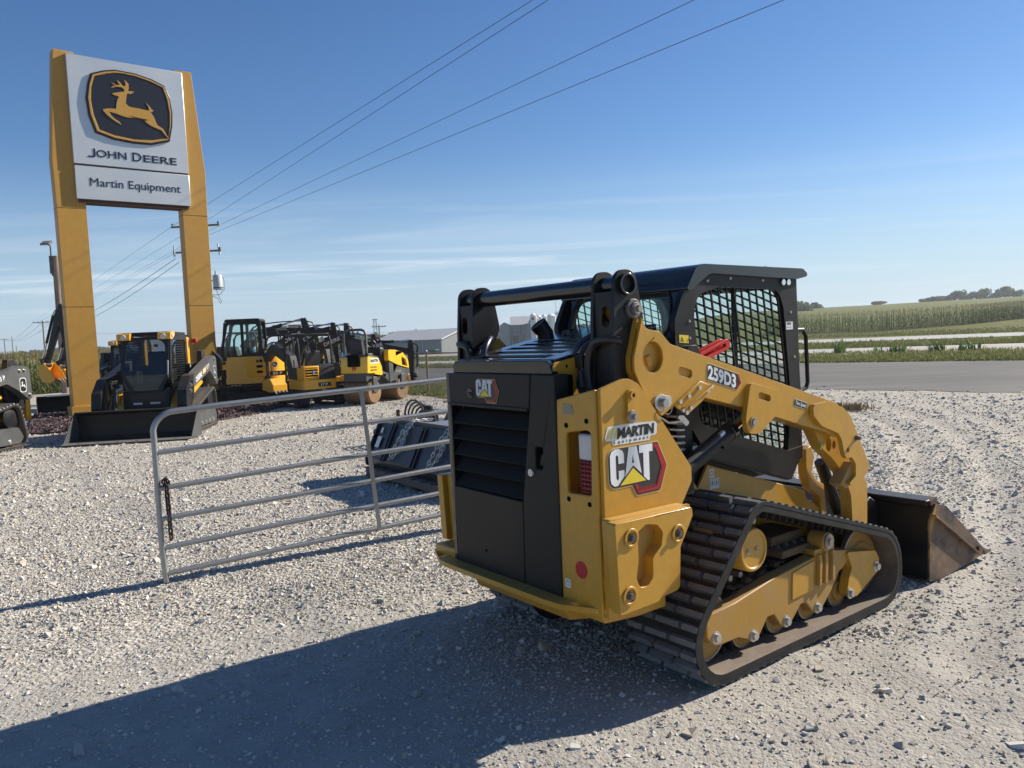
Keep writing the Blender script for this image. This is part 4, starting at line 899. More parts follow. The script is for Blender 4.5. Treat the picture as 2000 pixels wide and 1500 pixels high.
        m = MB(); m.tube([(-.921, s*.66, 1.341), (-.848, s*.66, 1.30), (-.735, s*.66, 1.297)], .006, 6); m.prism(fillet([(-.80, 1.33, .01), (-.74, 1.325, .01), (-.695, 1.285, .01), (-.72, 1.268, .01)], 3), 'y', s*.655, s*.665); m.build('release_rod', 'zinc', am)
        m = MB().tube([(-.72+.05*math.cos(t*.8), s*(.58+.05*math.sin(t*.8)), 1.14+.0042*t) for t in range(48)], .008, 7); m.build('lock_spring', 'steel', am)
        # lift cylinder and hose
        m = MB().cyl((-.80, s*.625, 1.005), (-.335, s*.625, 1.195), .046, n=22); cy = m.build('lift_cylinder', 'black_paint', am)
        m = MB().cyl((-.345, s*.625, 1.191), (-.31, s*.625, 1.205), .050, n=22); m.build('cylinder_gland', 'black_gloss', cy, bevel=.003)
        m = MB().cyl((-.31, s*.625, 1.205), (-.20, s*.625, 1.25), .024, n=14); m.build('cylinder_rod', 'chrome', cy)
        m = MB().tube([(-.78, s*.665, 1.065), (-.62, s*.665, 1.125), (-.50, s*.665, 1.175), (-.46, s*.665, 1.195)], .013, 8); m.build('cylinder_hose', 'hose_black', cy)
        m = MB().cyl((-.47, s*.665, 1.190), (-.435, s*.665, 1.208), .014, n=8); m.build('hose_fitting', 'zinc', cy)
        m = MB().cyl((-.45, s*.655, 1.135), (-.45, s*.674, 1.128), .008); m.build('cylinder_port', 'void_black', cy)
    # lettering on the right arm
    ang = R(-16.3)
    def on_arm(o): return frame_mat(o, (math.cos(ang), 0, math.sin(ang)), (-math.sin(ang), 0, math.cos(ang)))
    ar = LOADER
    dec = empty('model_decal', parent=T)
    Q = frame_mat((-.600, -.7065, 1.498), (math.cos(ang), 0, math.sin(ang)), (.05, 0, 1)); 
    back = fillet([(-.012, -.010, .012), (.245, -.010, .012), (.288, .036, .01), (.262, .082, .012), (-.002, .082, .014)], 3)
    m = MB().prism(back, 'z', 0, .001); m.xf(Q); m.build('decal_border', 'sticker_cream', dec)
    m = MB().prism(offset_poly(ccw(back), .005), 'z', .001, .002); m.xf(Q); m.build('decal_field', 'sticker_black', dec)
    m = MB().prism([(.232, .0), (.245, .0), (.279, .036), (.258, .072), (.240, .072), (.264, .036)], 'z', .002, .003); m.xf(Q); m.build('decal_chevron', 'sticker_red', dec)
    m = text_mb('259D3', .092, .001, .0035, 1.02, width=.232); m.xf(Q @ Matrix.Translation((.0, .003, .0025))); m.build('decal_number', 'silver_letter', dec)
    dec = empty('speed_decal', parent=T); Q = on_arm((.137, -.7065, 1.296))
    m = MB().prism(fillet([(0, 0, .004), (.132, 0, .004), (.132, .041, .004), (0, .041, .004)], 2), 'z', 0, .001); m.xf(Q); m.build('decal_border', 'sticker_white', dec)
    m = MB().prism([(.003, .003), (.129, .003), (.129, .038), (.003, .038)], 'z', .001, .002); m.xf(Q); m.build('decal_field', 'sticker_black', dec)
    m = text_mb('Two Speed', .030, .001, .0006, 1.0, width=.106, shear=.15); m.xf(Q @ Matrix.Translation((.014, .011, .0025))); m.build('decal_text', 'sticker_white', dec)
    # side decals on the right tower
    cat_logo(T, frame_mat((-1.331, -.7355, 1.0), (1, 0, 0), (0, 0, 1)), 1.0)
    dec = empty('dealer_decal', parent=T); Q = frame_mat((-1.331, -.7355, 1.0), (1, 0, 0), (0, 0, 1))
    out = fillet([(-.028, .272, .012), (-.004, .335, .012), (.125, .338, .01), (.305, .330, .012), (.317, .318, .01), (.312, .270, .012), (.268, .264, .004), (.264, .247, .004), (.026, .249, .004), (.020, .272, .006)], 3)
    m = MB().prism(out, 'z', 0, .0012); m.xf(Q); m.build('decal_base', 'sticker_white', dec)
    m = MB()
    for i in range(3):
        x = -.016+.024*i; m.prism(fillet([(x, .280, .005), (x+.011, .280, .005), (x+.031, .326, .005), (x+.020, .326, .005)], 3), 'z', .0012, .002)
    m.xf(Q); m.build('decal_stripes', 'sticker_yellow', dec)
    m = text_mb('MARTIN', .062, .001, .0030, .95, width=.245, shear=.10); m.xf(Q @ Matrix.Translation((.052, .279, .0022))); m.build('decal_name', 'sticker_black', dec)
    m = text_mb('Equipment', .021, .0008, 0, 1.9, width=.225); m.xf(Q @ Matrix.Translation((.031, .256, .0020))); m.build('decal_word', 'sticker_charcoal', dec)
    # small stickers
    def stick(pts, mat, name='sticker', Q=None, d=.001):
        m = MB().prism(pts, 'z', 0, d)
        if Q is not None: m.xf(Q)
        return m.build(name, mat, T)
    rearM = lambda y, z, x=-1.3855: frame_mat((x, y, z), (0, -1, 0), (0, 0, 1))
    stick(circ(0, 0, .040, 28), 'sticker_red', 'red_reflector', rearM(-.583, .671))
    g_ = stick(fillet([(-.019, -.021, .005), (.019, -.021, .005), (.019, .021, .005), (-.019, .021, .005)], 3), 'sticker_white', 'sticker', rearM(-.486, .588))
    m = MB(); m.ring((0, -.001, 0), (0, -.001, .0016), .011, .008, 16); m.box((0, .013, .0013), (.024, .003, .001)); m.xf(rearM(-.486, .588)); m.build('sticker_print', 'sticker_green', g_)
    stick([(-.045, -.028), (.025, -.028), (.022, .018), (-.045, .022)], 'sticker_grey', 'adhesive_mark', rearM(-.545, 1.415))
    stick([(.030, -.020), (.035, -.018), (.012, .020), (.006, .020)], 'sticker_grey', 'adhesive_mark', rearM(-.545, 1.415))
    Q = frame_mat((-1.048, -.6505, 1.722), (.955, 0, .0), (-.30, 0, 1))
    wst = stick([(-.024, -.042), (.020, -.042), (.020, .042), (-.024, .042)], 'sticker_yellow', 'warning_sticker', frame_mat((-1.045, -.651, 1.722), (1, 0, -.05), (.30, 0, 1)))
    m = MB(); Q = frame_mat((-1.045, -.652, 1.722), (1, 0, -.05), (.30, 0, 1))
    m.prism([(-.018, -.002), (.016, -.002), (-.001, .028)], 'z', 0, .0012, [[(-.010, .003), (.008, .003), (-.001, .019)]]); m.box((-.006, -.022, .0006), (.012, .008, .001)); m.box((.010, -.024, .0006), (.006, .022, .001)); m.xf(Q); m.build('sticker_print', 'sticker_black', wst)
    m = MB().box((-.002, .036, .0006), (.042, .010, .001)); m.xf(Q); m.build('sticker_band', 'sticker_red', wst)
    # --- cab
    cab = empty('cab', parent=T); CY = .485
    side_out = fillet([(-.575, 1.66, .02), (-.575, 1.80, .10), (-.50, 1.95, .15), (-.40, 2.045, .10), (-.25, 2.055, .1), (.505, 2.03, .02), (.56, 1.36, .05), (.55, .95, .05), (.43, .80, .06), (-.32, 1.03, .08), (-.50, 1.26, .05)], 5)
    op = fillet([(-.39, 1.93, .12), (-.20, 1.972, .05), (.35, 1.957, .10), (.40, 1.85, .05), (.455, 1.30, .05), (.41, .98, .05), (.35, .99, .02), (-.06, 1.12, .04), (-.40, 1.24, .06), (-.395, 1.60, .1), (-.42, 1.82, .10)], 5)
    for s in (-1, 1):
        m = MB().prism(side_out, 'y', s*(CY-.035), s*CY, [op]); sd = m.build('cab_side', 'black_paint', cab, bevel=.006)
        for k in range(17):
            x = -.47+.068*k; q = [(u+.139*(v-1.5), v) for u, v in op]
            for a, b in scan(q, x, 0):
                if b-a > .03:
                    m = MB().bar((x-.139*(a-1.51), s*(CY-.012), a-.01), (x-.139*(b-1.49), s*(CY-.012), b+.01), .0095 if s < 0 else .005, .009); m.build('guard_bar', 'black_paint', sd)
        for k in range(27):
            z = .92+.0455*k; q = [(u, v+.274*u) for u, v in op]
            for a, b in scan(q, z, 1):
                if b-a > .03:
                    m = MB().bar((a-.008, s*(CY-.022), z-.274*(a-.008)), (b+.008, s*(CY-.022), z-.274*(b+.008)), .007, .0095 if s < 0 else .005); m.build('guard_bar', 'black_paint', sd)
        m = MB().sheet(offset_poly(ccw(op), -.01), 'y', s*(CY-.058)); m.build('side_glass', 'glass_green', cab, smooth=False)
        m = MB().box2((-.015, s*(CY-.065), 1.0), (.015, s*(CY-.050), 1.97)); m.build('window_divider', 'plastic_black', sd)
        m = MB().prism([(-.32, 1.04), (.43, .81), (.55, .96), (.56, 1.0), (.40, .99), (-.10, 1.14)], 'y', s*(CY+.001), s*(CY+.008)); m.build('lower_cover', 'black_paint', sd)
        m = MB()
        for x, z in ((-.30, 2.005), (-.10, 2.02), (.20, 2.01), (-.46, 1.79), (.47, 1.82), (.50, 1.55), (-.46, 1.70), (.30, .91), (.0, .99)): m.cyl((x, s*CY, z), (x, s*(CY+.006), z), .009, .006, n=10)
        m.build('cover_screws', 'steel', sd)
        for x in (.389, .441):
            m = MB().cyl((x, s*CY, 2.0), (x, s*(CY+.015), 2.0), .020, n=18); m.build('side_lamp', 'chrome', cab, bevel=.003)
    pr = fillet([(-.505, 1.945, .05), (-.40, 2.095, .10), (.58, 2.082, .02), (.628, 2.055, .015), (.622, 2.035, .01), (.52, 2.018, .02), (-.30, 2.045, .1), (-.44, 1.965, .1)], 5)
    m = MB().prism(pr, 'y', -.505, .505); rf = m.build('cab_roof', 'black_gloss', cab, bevel=.024, segs=4)
    m = MB().cyl((.50, -.30, 2.08), (.50, -.30, 2.115), .006, .004); m.build('roof_stud', 'black_paint', rf)
    # rear panel with window
    rv = Vector((.085, 0, .30)).normalized(); Q = frame_mat((-.60, 0, 1.50), (0, -1, 0), rv)
    win = fillet([(-.41, .20, .10), (.41, .20, .10), (.36, .52, .14), (-.36, .52, .14)], 6)
    m = MB().prism(fillet([(-.475, 0, 0), (.475, 0, 0), (.475, .47, .05), (.43, .585, .05), (-.43, .585, .05), (-.475, .47, .05)], 4), 'z', -.03, 0, [win]); m.xf(Q); rp_ = m.build('cab_rear', 'black_gloss', cab, bevel=.006)
    m = MB().sheet(win, 'z', -.018); m.xf(Q); m.build('rear_glass', 'glass_green', cab, smooth=False)
    m = MB(); m.tube([Q @ Vector((x*1.03, .36+(y-.36)*1.03, .004)) for x, y in win], .008, 6, closed=True); m.build('window_seal', 'plastic_black', rp_)
    m = MB().box2((-.58, -.45, 1.05), (-.50, .45, 1.55)); m.build('cab_back_lower', 'plastic_black', cab)
    m = MB().box2((-.50, -.37, .84), (.42, .37, 1.0)); m.build('cab_floor', 'plastic_black', cab)
    # front frame and door
    for s in (-1, 1):
        m = MB().bar((.55, s*.455, .92), (.525, s*.455, 2.03), .055, .05); m.build('front_pillar', 'black_paint', cab, bevel=.008)
    m = MB().bar((.53, -.45, 1.995), (.53, .45, 1.995), .05, .05); m.bar((.56, -.45, .93), (.56, .45, .93), .05, .08); m.build('front_frame', 'black_paint', cab)
    m = MB().add([(.545, -.43, .96), (.545, .43, .96), (.52, .43, 1.98), (.52, -.43, 1.98)], [(0, 1, 2, 3)]); m.build('front_glass', 'glass_clear', cab, smooth=False)
    m = MB().tube([(.57, -.445, 1.71), (.66, -.445, 1.71), (.69, -.445, 1.67), (.70, -.445, 1.38), (.68, -.445, 1.345), (.585, -.445, 1.33)], .013, 10); m.build('grab_handle', 'black_paint', cab)
    m = MB().box((.575, -.40, 1.985), (.06, .09, .075)); fl = m.build('front_work_lamp', 'plastic_black', cab, bevel=.02)
    # interior: seat, consoles, headliner panel
    m = MB().box2((-.36, -.22, 1.05), (.08, .22, 1.20)); st = m.build('operator_seat', 'seat_vinyl', cab, bevel=.04, segs=3)
    m = MB().prism(fillet([(-.36, 1.18, .03), (-.24, 1.18, .03), (-.36, 1.72, .05), (-.46, 1.72, .05)], 4), 'y', -.20, .20); m.build('seat_back', 'seat_vinyl', st, bevel=.03)
    for s in (-1, 1):
        m = MB().box2((-.25, s*.28, 1.1), (.22, s*.40, 1.36)); c_ = m.build('console', 'plastic_black', cab, bevel=.02)
        m = MB().tube([(.16, s*.33, 1.35), (.17, s*.33, 1.45), (.15, s*.33, 1.52)], [.012, .012, .024], 8); m.build('joystick', 'plastic_black', c_)
        m = MB().tube([(.0, s*.24, 1.22), (.20, s*.24, 1.22), (.25, s*.24, 1.25)], .014, 8); m.build('armrest_bar', 'steel', c_)
    m = MB().box2((-.42, -.42, 2.02), (.48, .42, 2.04)); m.build('headliner', 'plastic_black', cab)
    m = MB().box2((-.40, -.34, 1.93), (-.30, .10, 2.02)); m.build('rear_panel_display', 'plastic_black', cab, bevel=.01)
    # stickers on the cab
    s1 = stick([(0, 0), (.070, 0), (.070, .047), (0, .047)], 'sticker_white', 'barcode_sticker', frame_mat((.420, -CY-.0005, 1.717), (1, 0, 0), (0, 0, 1)))
    m = MB()
    for i in range(7): m.box((.012+.006*i, .036, .0012), (.003, .014, .0006))
    m.box((.030, .014, .0012), (.046, .002, .0006)); m.xf(frame_mat((.420, -CY-.0006, 1.717), (1, 0, 0), (0, 0, 1))); m.build('sticker_print', 'sticker_black', s1)
    s1 = stick([(0, 0), (.074, 0), (.074, .042), (0, .042)], 'sticker_yellow', 'warning_sticker', frame_mat((-.545, -CY-.0005, 1.680), (1, 0, -.08), (0, 0, 1)))
    m = MB().prism([(.008, .008), (.034, .008), (.021, .032)], 'z', .001, .0018, [[(.014, .012), (.028, .012), (.021, .025)]]); m.xf(frame_mat((-.545, -CY-.0005, 1.680), (1, 0, -.08), (0, 0, 1))); m.build('sticker_print', 'sticker_black', s1)
    Q = frame_mat((-.235, -.4055, .83), (1, 0, -.02), (0, 0, 1))
    s1 = stick([(.0, .075), (.042, .075), (.042, .125), (.0, .125)], 'sticker_white', 'notice_sticker', Q); m = MB(); m.ring((.021, .1, .001), (.021, .1, .0018), .015, .011, 16); m.xf(Q); m.build('sticker_print', 'sticker_red', s1)
    s1 = stick([(.0, .01), (.085, .01), (.085, .068), (.0, .068)], 'sticker_white', 'notice_sticker', Q); m = MB()
    for x in (.006, .046): m.prism([(x, .028), (x+.034, .028), (x+.034, .062), (x, .062)], 'z', .001, .0018, [[(x+.002, .030), (x+.032, .030), (x+.032, .060), (x+.002, .060)]]); m.box((x+.017, .044, .0014), (.010, .018, .0006))
    m.xf(Q); m.build('sticker_print', 'sticker_charcoal', s1)
    stick([(.40, 0), (.412, 0), (.412, .05), (.40, .05)], 'sticker_green', 'sticker', frame_mat((.075, -.661, 1.04), (1, 0, -.1), (0, 0, 1)))
    # red lift-arm brace lying on the arm
    ra = R(16); bl = [slot(.12, 0, .26, .055), ]
    m = MB().prism(slot(.12, 0, .27, .055), 'z', -.012, .012, [slot(.12, .0, .20, .020)]); m.xf(frame_mat((-.46, -.545, 1.595), (math.cos(ra), 0, math.sin(ra)), (-math.sin(ra), 0, math.cos(ra)))); br = m.build('safety_brace', 'safety_red', T, bevel=.004)
    m = MB().prism(slot(.12, 0, .27, .055), 'z', -.012, .012, [slot(.12, .0, .20, .020)]); m.xf(frame_mat((-.46, -.505, 1.595), (math.cos(ra), 0, math.sin(ra)), (-math.sin(ra), 0, math.cos(ra)))); m.build('brace_flange', 'safety_red', br, bevel=.004)
    m = MB().prism(fillet([(-.60, 1.58, .02), (-.56, 1.665, .04), (-.49, 1.665, .03), (-.44, 1.56, .02)], 4), 'y', -.56, -.50); m.build('brace_mount', 'black_paint', T, bevel=.006)
    # hoses behind the towers
    def hose(pts, r, mat='hose_black', name='hydraulic_hose'):
        P = [Vector(p) for p in pts]; out = []
        for i in range(len(P)-1):
            p0 = P[max(0, i-1)]; p1 = P[i]; p2 = P[i+1]; p3 = P[min(len(P)-1, i+2)]
            for k in range(6):
                t = k/6; out.append(.5*((2*p1)+(p2-p0)*t+(2*p0-5*p1+4*p2-p3)*t*t+(3*p1-p0-3*p2+p3)*t**3))
        out.append(P[-1]); return MB().tube(out, r, 9).build(name, mat, T)
    for s in (-1, 1):
        q = -s
        hose([(-1.22, s*.475, 1.42), (-1.20, s*.40, 1.55), (-1.18, s*.385, 1.68), (-1.10, s*.44, 1.745), (-1.0, s*.56, 1.74)], .014, 'hose_blue')
        hose([(-1.22, s*.50, 1.42), (-1.20, s*.43, 1.55), (-1.17, s*.42, 1.67), (-1.10, s*.47, 1.73), (-1.0, s*.56, 1.72)], .013)
        hose([(-1.21, s*.52, 1.42), (-1.20, s*.46, 1.55), (-1.17, s*.46, 1.66), (-1.10, s*.50, 1.71), (-1.0, s*.58, 1.70)], .013)
        hose([(-1.215, s*.56, 1.40), (-1.21, s*.50, 1.50), (-1.205, s*.49, 1.62), (-1.20, s*.53, 1.70), (-1.20, s*.61, 1.72), (-1.15, s*.66, 1.71)], .020)
        m = MB().cyl((-1.215, s*.455, 1.49), (-1.205, s*.442, 1.58), .022, n=10); m.box((-1.205, s*.44, 1.62), (.04, .05, .06)); m.build('hose_clamp', 'plastic_black', T, bevel=.005)
    # --- coupler and tilt cylinders
    m = MB().prism([(1.02, .18), (1.42, .06), (1.43, .50), (1.33, .56), (1.02, .40)], 'y', -.50, .50); cp = m.build('coupler', 'black_paint', T, bevel=.01)
    for s in (-1, 1):
        m = MB().cyl((.93, s*.38, .84), (1.13, s*.38, .48), .040, n=18); tc_ = m.build('tilt_cylinder', 'black_paint', T)
        m = MB().cyl((1.13, s*.38, .48), (1.20, s*.38, .35), .022, n=12); m.build('tilt_rod', 'chrome', tc_)
        hose([(.80, s*.46, 1.0), (.98, s*.47, .86), (1.10, s*.45, .66), (1.16, s*.42, .45)], .012)
cat_loader(LOADER)
def cat_bucket(T):
    bk = empty('bucket', parent=T); W = .838
    prof = [(2.335, .045), (2.30, .03), (1.52, .012), (1.455, .03), (1.43, .10), (1.44, .35), (1.49, .50), (1.545, .535), (1.60, .53)]
    inn = [(1.58, .50), (1.525, .49), (1.475, .35), (1.468, .12), (1.49, .06), (1.54, .045), (2.30, .055)]
    m = MB().prism(prof+inn, 'y', -W+.012, W-.012); m.build('bucket_shell', 'black_paint', bk)
    for s in (-1, 1):
        m = MB().prism(fillet([(1.43, .022, .02), (1.445, .42, .05), (1.535, .525, .02), (1.68, .485, .03), (2.25, .085, .0), (2.335, .05, 0), (2.05, .025, 0), (1.60, .008, .03)], 4), 'y', s*W, s*(W-.014)); m.build('bucket_side', 'bucket_worn', bk, bevel=.003)
        m = MB().bar((1.47, s*(W+.006), .46), (2.12, s*(W+.006), .075), .012, .045, (0, s, 0)); m.build('side_rib', 'bucket_worn', bk, bevel=.002)
        m = MB().bar((1.47, s*(W-.02), .535), (1.56, s*(W-.02), .55), .03, .03); m.build('corner_block', 'rust_brown', bk)
        m = MB(); bolt_mb(m, (2.15, s*W, .10), (0, s, 0), .018, .016); m.build('edge_bolt', 'rust_brown', bk)
    m = MB().prism([(2.27, .030), (2.37, .036), (2.37, .050), (2.25, .072)], 'y', -W-.004, W+.004); m.build('cutting_edge', 'bucket_worn', bk)
    m = MB().box2((1.44, -W+.02, .515), (1.60, W-.02, .555)); m.build('top_lip', 'black_paint', bk, bevel=.008)
    for y in (-.43, .43):
        m = MB().prism([(1.40, .10), (1.45, .10), (1.50, .52), (1.42, .50)], 'y', y-.01, y+.01); m.build('back_rib', 'black_paint', bk)
cat_bucket(LOADER)
# ------------------------------------------------------------------ pylon sign
def capheight():
    mb = text_mb('H', 1.0); return max(v[1] for v in mb.v)-min(v[1] for v in mb.v)
CAPH = capheight()
def lettering(name, txt, parent, M, cap, width, mat, depth=.01, weight=0, spacing=1.0, shear=0):
    mb = text_mb(txt, cap/CAPH, depth, weight*cap, spacing, width=width, shear=shear); mb.xf(M); return mb.build(name, mat, parent)
def brushed():
    m, nt, b = newmat('brushed_panel'); n1 = noise(nt, 1.0, 5, .6, coord(nt, 'Object', (.6, 1, 14))); n2 = noise(nt, .5, 4, .5, coord(nt))
    c = mixcol(nt, n1, (.56, .56, .55), (.66, .66, .65)); nt.links.new(c, b.inputs['Base Color']); b.inputs['Metallic'].default_value = .65; nt.links.new(rng(nt, n2, .3, .7, .34, .46), b.inputs['Roughness'])
brushed()
SIGN_P = Vector((-11.934, 22.4, 0)); SIGN_A = R(40.17)
def pylon_sign():
    T = thing('pylon_sign', SIGN_P, SIGN_A, 'tall dealer pylon sign with two yellow posts and a leaping deer emblem', 'sign')
    for k, s in ((0, 1), (1, -1)):
        c = 0 if s > 0 else 3.14
        po = [(c-s*.29, 10.21), (c-s*.52, 7.2), (c-s*.50, 6.0), (c-s*.48, .28), (c+s*.25, .28), (c+s*.24, 6.0), (c+s*.22, 10.19)]
        m = MB().prism(po, 'y', .10, .52); p = m.build('post', 'sign_yellow', T, bevel=.008)
        a, b = (c-.55, c+.34) if s > 0 else (c-.34, c+.60)
        m = MB().box2((a, .04, 0), (b, .58, .30)); m.build('post_base', 'sign_yellow', p, bevel=.01)
        for z in (5.86, 3.1):
            m = MB().box2((c-s*.506, .094, z), (c+s*.252, .53, z+.006)); m.build('seam', 'rust_brown', p)
    m = MB().box2((-.005, .0, 7.10), (3.125, .30, 10.115)); pn = m.build('upper_panel', 'brushed_panel', T, bevel=.012)
    m = MB().box2((.0, .004, 6.12), (3.13, .30, 7.055)); m.build('lower_panel', 'brushed_panel', T, bevel=.012)
    m = MB().box2((.02, .02, 7.04), (3.11, .29, 7.115)); m.build('divider', 'sign_ink', T)
    m = MB().box2((.06, .04, 6.03), (3.07, .50, 6.125)); m.build('panel_underside', 'rust_brown', T)
    fz = lambda pts: [(u, z+.04*u) for u, z in pts]
    out = fz([(0.582, 9.622), (0.904, 9.743), (1.229, 9.808), (1.756, 9.777), (2.229, 9.665), (2.587, 9.513), (2.719, 9.133), (2.758, 8.728), (2.723, 8.346), (2.615, 7.887), (2.094, 7.75), (1.613, 7.753), (1.072, 7.821), (0.591, 7.981), (0.454, 8.455), (0.415, 8.93), (0.488, 9.342)])
    inn = fz([(0.674, 9.55), (1.02, 9.666), (1.314, 9.717), (1.75, 9.693), (2.143, 9.6), (2.518, 9.459), (2.618, 9.118), (2.665, 8.715), (2.641, 8.37), (2.572, 7.985), (2.103, 7.878), (1.621, 7.862), (1.08, 7.937), (0.695, 8.067), (0.574, 8.472), (0.536, 8.868), (0.569, 9.227)])
    cu = sum(p[0] for p in out)/len(out); cz = sum(p[1] for p in out)/len(out); sc = lambda P, k: [(cu+(u-cu)*k, cz+(z-cz)*k) for u, z in P]
    m = MB().prism(out, 'y', -.055, .002); em = m.build('emblem', 'sign_ink', T, bevel=.012)
    m = MB().prism(sc(out, .955), 'y', -.072, -.05, [sc(inn, 1.0)]); m.build('emblem_ring', 'sign_yellow', em, bevel=.006)
    deer = [(1.111, 9.128), (1.433, 9.211), (1.438, 9.27), (1.379, 9.318), (1.271, 9.322), (1.068, 9.271), (1.133, 9.327), (1.211, 9.348), (1.094, 9.422), (1.169, 9.406), (1.228, 9.364), (1.322, 9.386), (1.246, 9.509), (1.306, 9.486), (1.342, 9.451), (1.391, 9.377), (1.467, 9.357), (1.482, 9.458), (1.435, 9.557), (1.508, 9.495), (1.559, 9.438), (1.558, 9.322), (1.537, 9.236), (1.71, 9.235), (1.602, 9.155), (1.508, 9.165), (1.469, 9.011), (1.449, 8.876), (1.514, 8.803), (1.607, 8.78), (1.764, 8.773), (1.938, 8.748), (2.074, 8.73), (2.073, 8.834), (1.994, 8.965), (2.092, 8.871), (2.15, 8.778), (2.197, 8.743), (2.17, 8.714), (2.111, 8.688), (2.2, 8.566), (2.24, 8.436), (2.282, 8.332), (2.44, 8.242), (2.60, 7.93), (2.387, 8.192), (2.1, 8.299), (1.992, 8.369), (1.887, 8.481), (1.665, 8.484), (1.475, 8.475), (1.352, 8.499), (1.155, 8.562), (0.982, 8.598), (1.028, 8.503), (1.129, 8.402), (1.232, 8.342), (1.303, 8.253), (1.213, 8.291), (1.08, 8.371), (0.95, 8.476), (0.838, 8.598), (0.834, 8.646), (0.965, 8.682), (1.18, 8.696), (1.198, 8.838), (1.23, 8.958), (1.282, 9.048), (1.176, 9.072), (1.117, 9.096)]
    m = MB().prism(fz(deer), 'y', -.074, -.05); m.build('emblem_deer', 'sign_yellow', em, bevel=.004)
    Q = lambda u, z, y=-.006: frame_mat((u, y, z), (1, 0, 0), (0, 0, 1))
    m = MB().prism([(.375, 7.315), (.50, 7.305), (.545, 7.325), (.562, 7.37), (.562, 7.56), (.515, 7.56), (.515, 7.385), (.50, 7.355), (.47, 7.348), (.375, 7.352)], 'y', -.012, 0); m.build('sign_lettering', 'sign_ink', pn)
    lettering('sign_lettering', 'OHN', pn, Q(.585, 7.335), .195, .80, 'sign_ink', .012, .014, 1.02)
    lettering('sign_lettering', 'D', pn, Q(1.545, 7.315), .245, .245, 'sign_ink', .012, .012)
    lettering('sign_lettering', 'EERE', pn, Q(1.845, 7.325), .195, .945, 'sign_ink', .012, .014, 1.02)
    lettering('sign_lettering', 'Martin Equipment', T, Q(.368, 6.505, 0), .225, 2.48, 'sign_ink', .012, .0)
    return T
pylon_sign()
# ------------------------------------------------------------------ farm gate with its chain
def chain_links(parent, pts, R_=.018, r=.0042, mat='zinc', name='link'):
    """one object for each link, alternately turned, along a polyline"""
    mb = MB(); L = R_*1.5
    ring = [(L*.62*(1 if math.cos(a) > 0 else -1)*min(1, abs(math.cos(a))*1.2)+R_*.55*math.cos(a)*.6, R_*.62*math.sin(a), 0) for a in [2*math.pi*i/14 for i in range(14)]]
    mb.tube(ring, r, 6, closed=True); me = mb.mesh(name, mat); step = L*1.45
    P = [Vector(p) for p in pts]; d_acc = 0; k = 0
    for i in range(len(P)-1):
        seg = P[i+1]-P[i]; l = seg.length; d = seg/l; t = (step-d_acc) if d_acc else 0
        while t < l:
            a = d.orthogonal().normalized()
            if k % 2: a = d.cross(a)
            M = Matrix((d, a, d.cross(a))).transposed().to_4x4(); M.translation = P[i]+d*t
            o = bpy.data.objects.new(name, me); COL.objects.link(o); o.parent = parent; o.matrix_local = M; t += step; k += 1
        d_acc = step-(t-l)
GATE_A = R(30)
def farm_gate():
    T = thing('farm_gate', (-2.703, 5.917, 0), GATE_A, 'galvanized steel tube farm gate standing open left of the loader', 'gate')
    tilt = lambda u, z: z+.041*u
    zs = [.066, .265, .490, .722, .995]; LEN = 4.3; r = .0225
    P = [(0, 0, .0)]+[(-.012, 0, z) for z in (.3, .7, 1.02)]
    for k in range(1, 8):
        a = math.pi-k*math.pi/16*1.0; P.append((.16-.012+.165*math.cos(math.pi-k*math.pi/16), 0, 1.135+.165*math.sin(k*math.pi/16)))
    P += [(.5, 0, tilt(.5, 1.299)), (1.6, 0, tilt(1.6, 1.29)), (LEN, 0, tilt(LEN, 1.28))]
    m = MB().tube(P, r, 14); m.build('gate_frame', 'galvanized', T)
    m = MB().tube([(LEN, 0, tilt(LEN, 1.30)), (LEN+.04, 0, .16)], r, 12); m.build('hinge_stile', 'galvanized', T)
    for i, z in enumerate(zs):
        sag = (0, .006, -.004, .003, 0)[i]
        m = MB().tube([(-.01, 0, z), (1.0, .003, tilt(1.0, z)+sag), (2.2, 0, tilt(2.2, z)), (LEN, 0, tilt(LEN, z))], .0205, 12); m.build('gate_rail', 'galvanized', T)
    for u in (1.64, 3.0):
        m = MB().bar((u-.02, -.028, tilt(u, 1.285)), (u+.075, -.028, tilt(u, .055)), .006, .036, (1, 0, 0)); m.box2((u-.025, -.033, tilt(u, 1.25)), (u-.005, .02, tilt(u, 1.27))); m.build('gate_brace', 'galvanized', T)
    # rusty chain hung over the second rail
    C = tag(empty('gate_chain', (-2.703, 5.917, 0), GATE_A), 'dark rusty chain hanging from the left end of the farm gate', 'chain')
    chain_links(C, [(.055, -.03, .35), (.052, -.032, .60), (.048, -.034, .76), (.045, .0, .785), (.048, .030, .74), (.055, .03, .45), (.06, .03, .30)], .021, .0060, 'chain_dark')
    m = MB().ring((.045, -.03, .765), (.045, .03, .765), .030, .022, 14); m.build('chain_hook', 'chain_dark', C)
farm_gate()
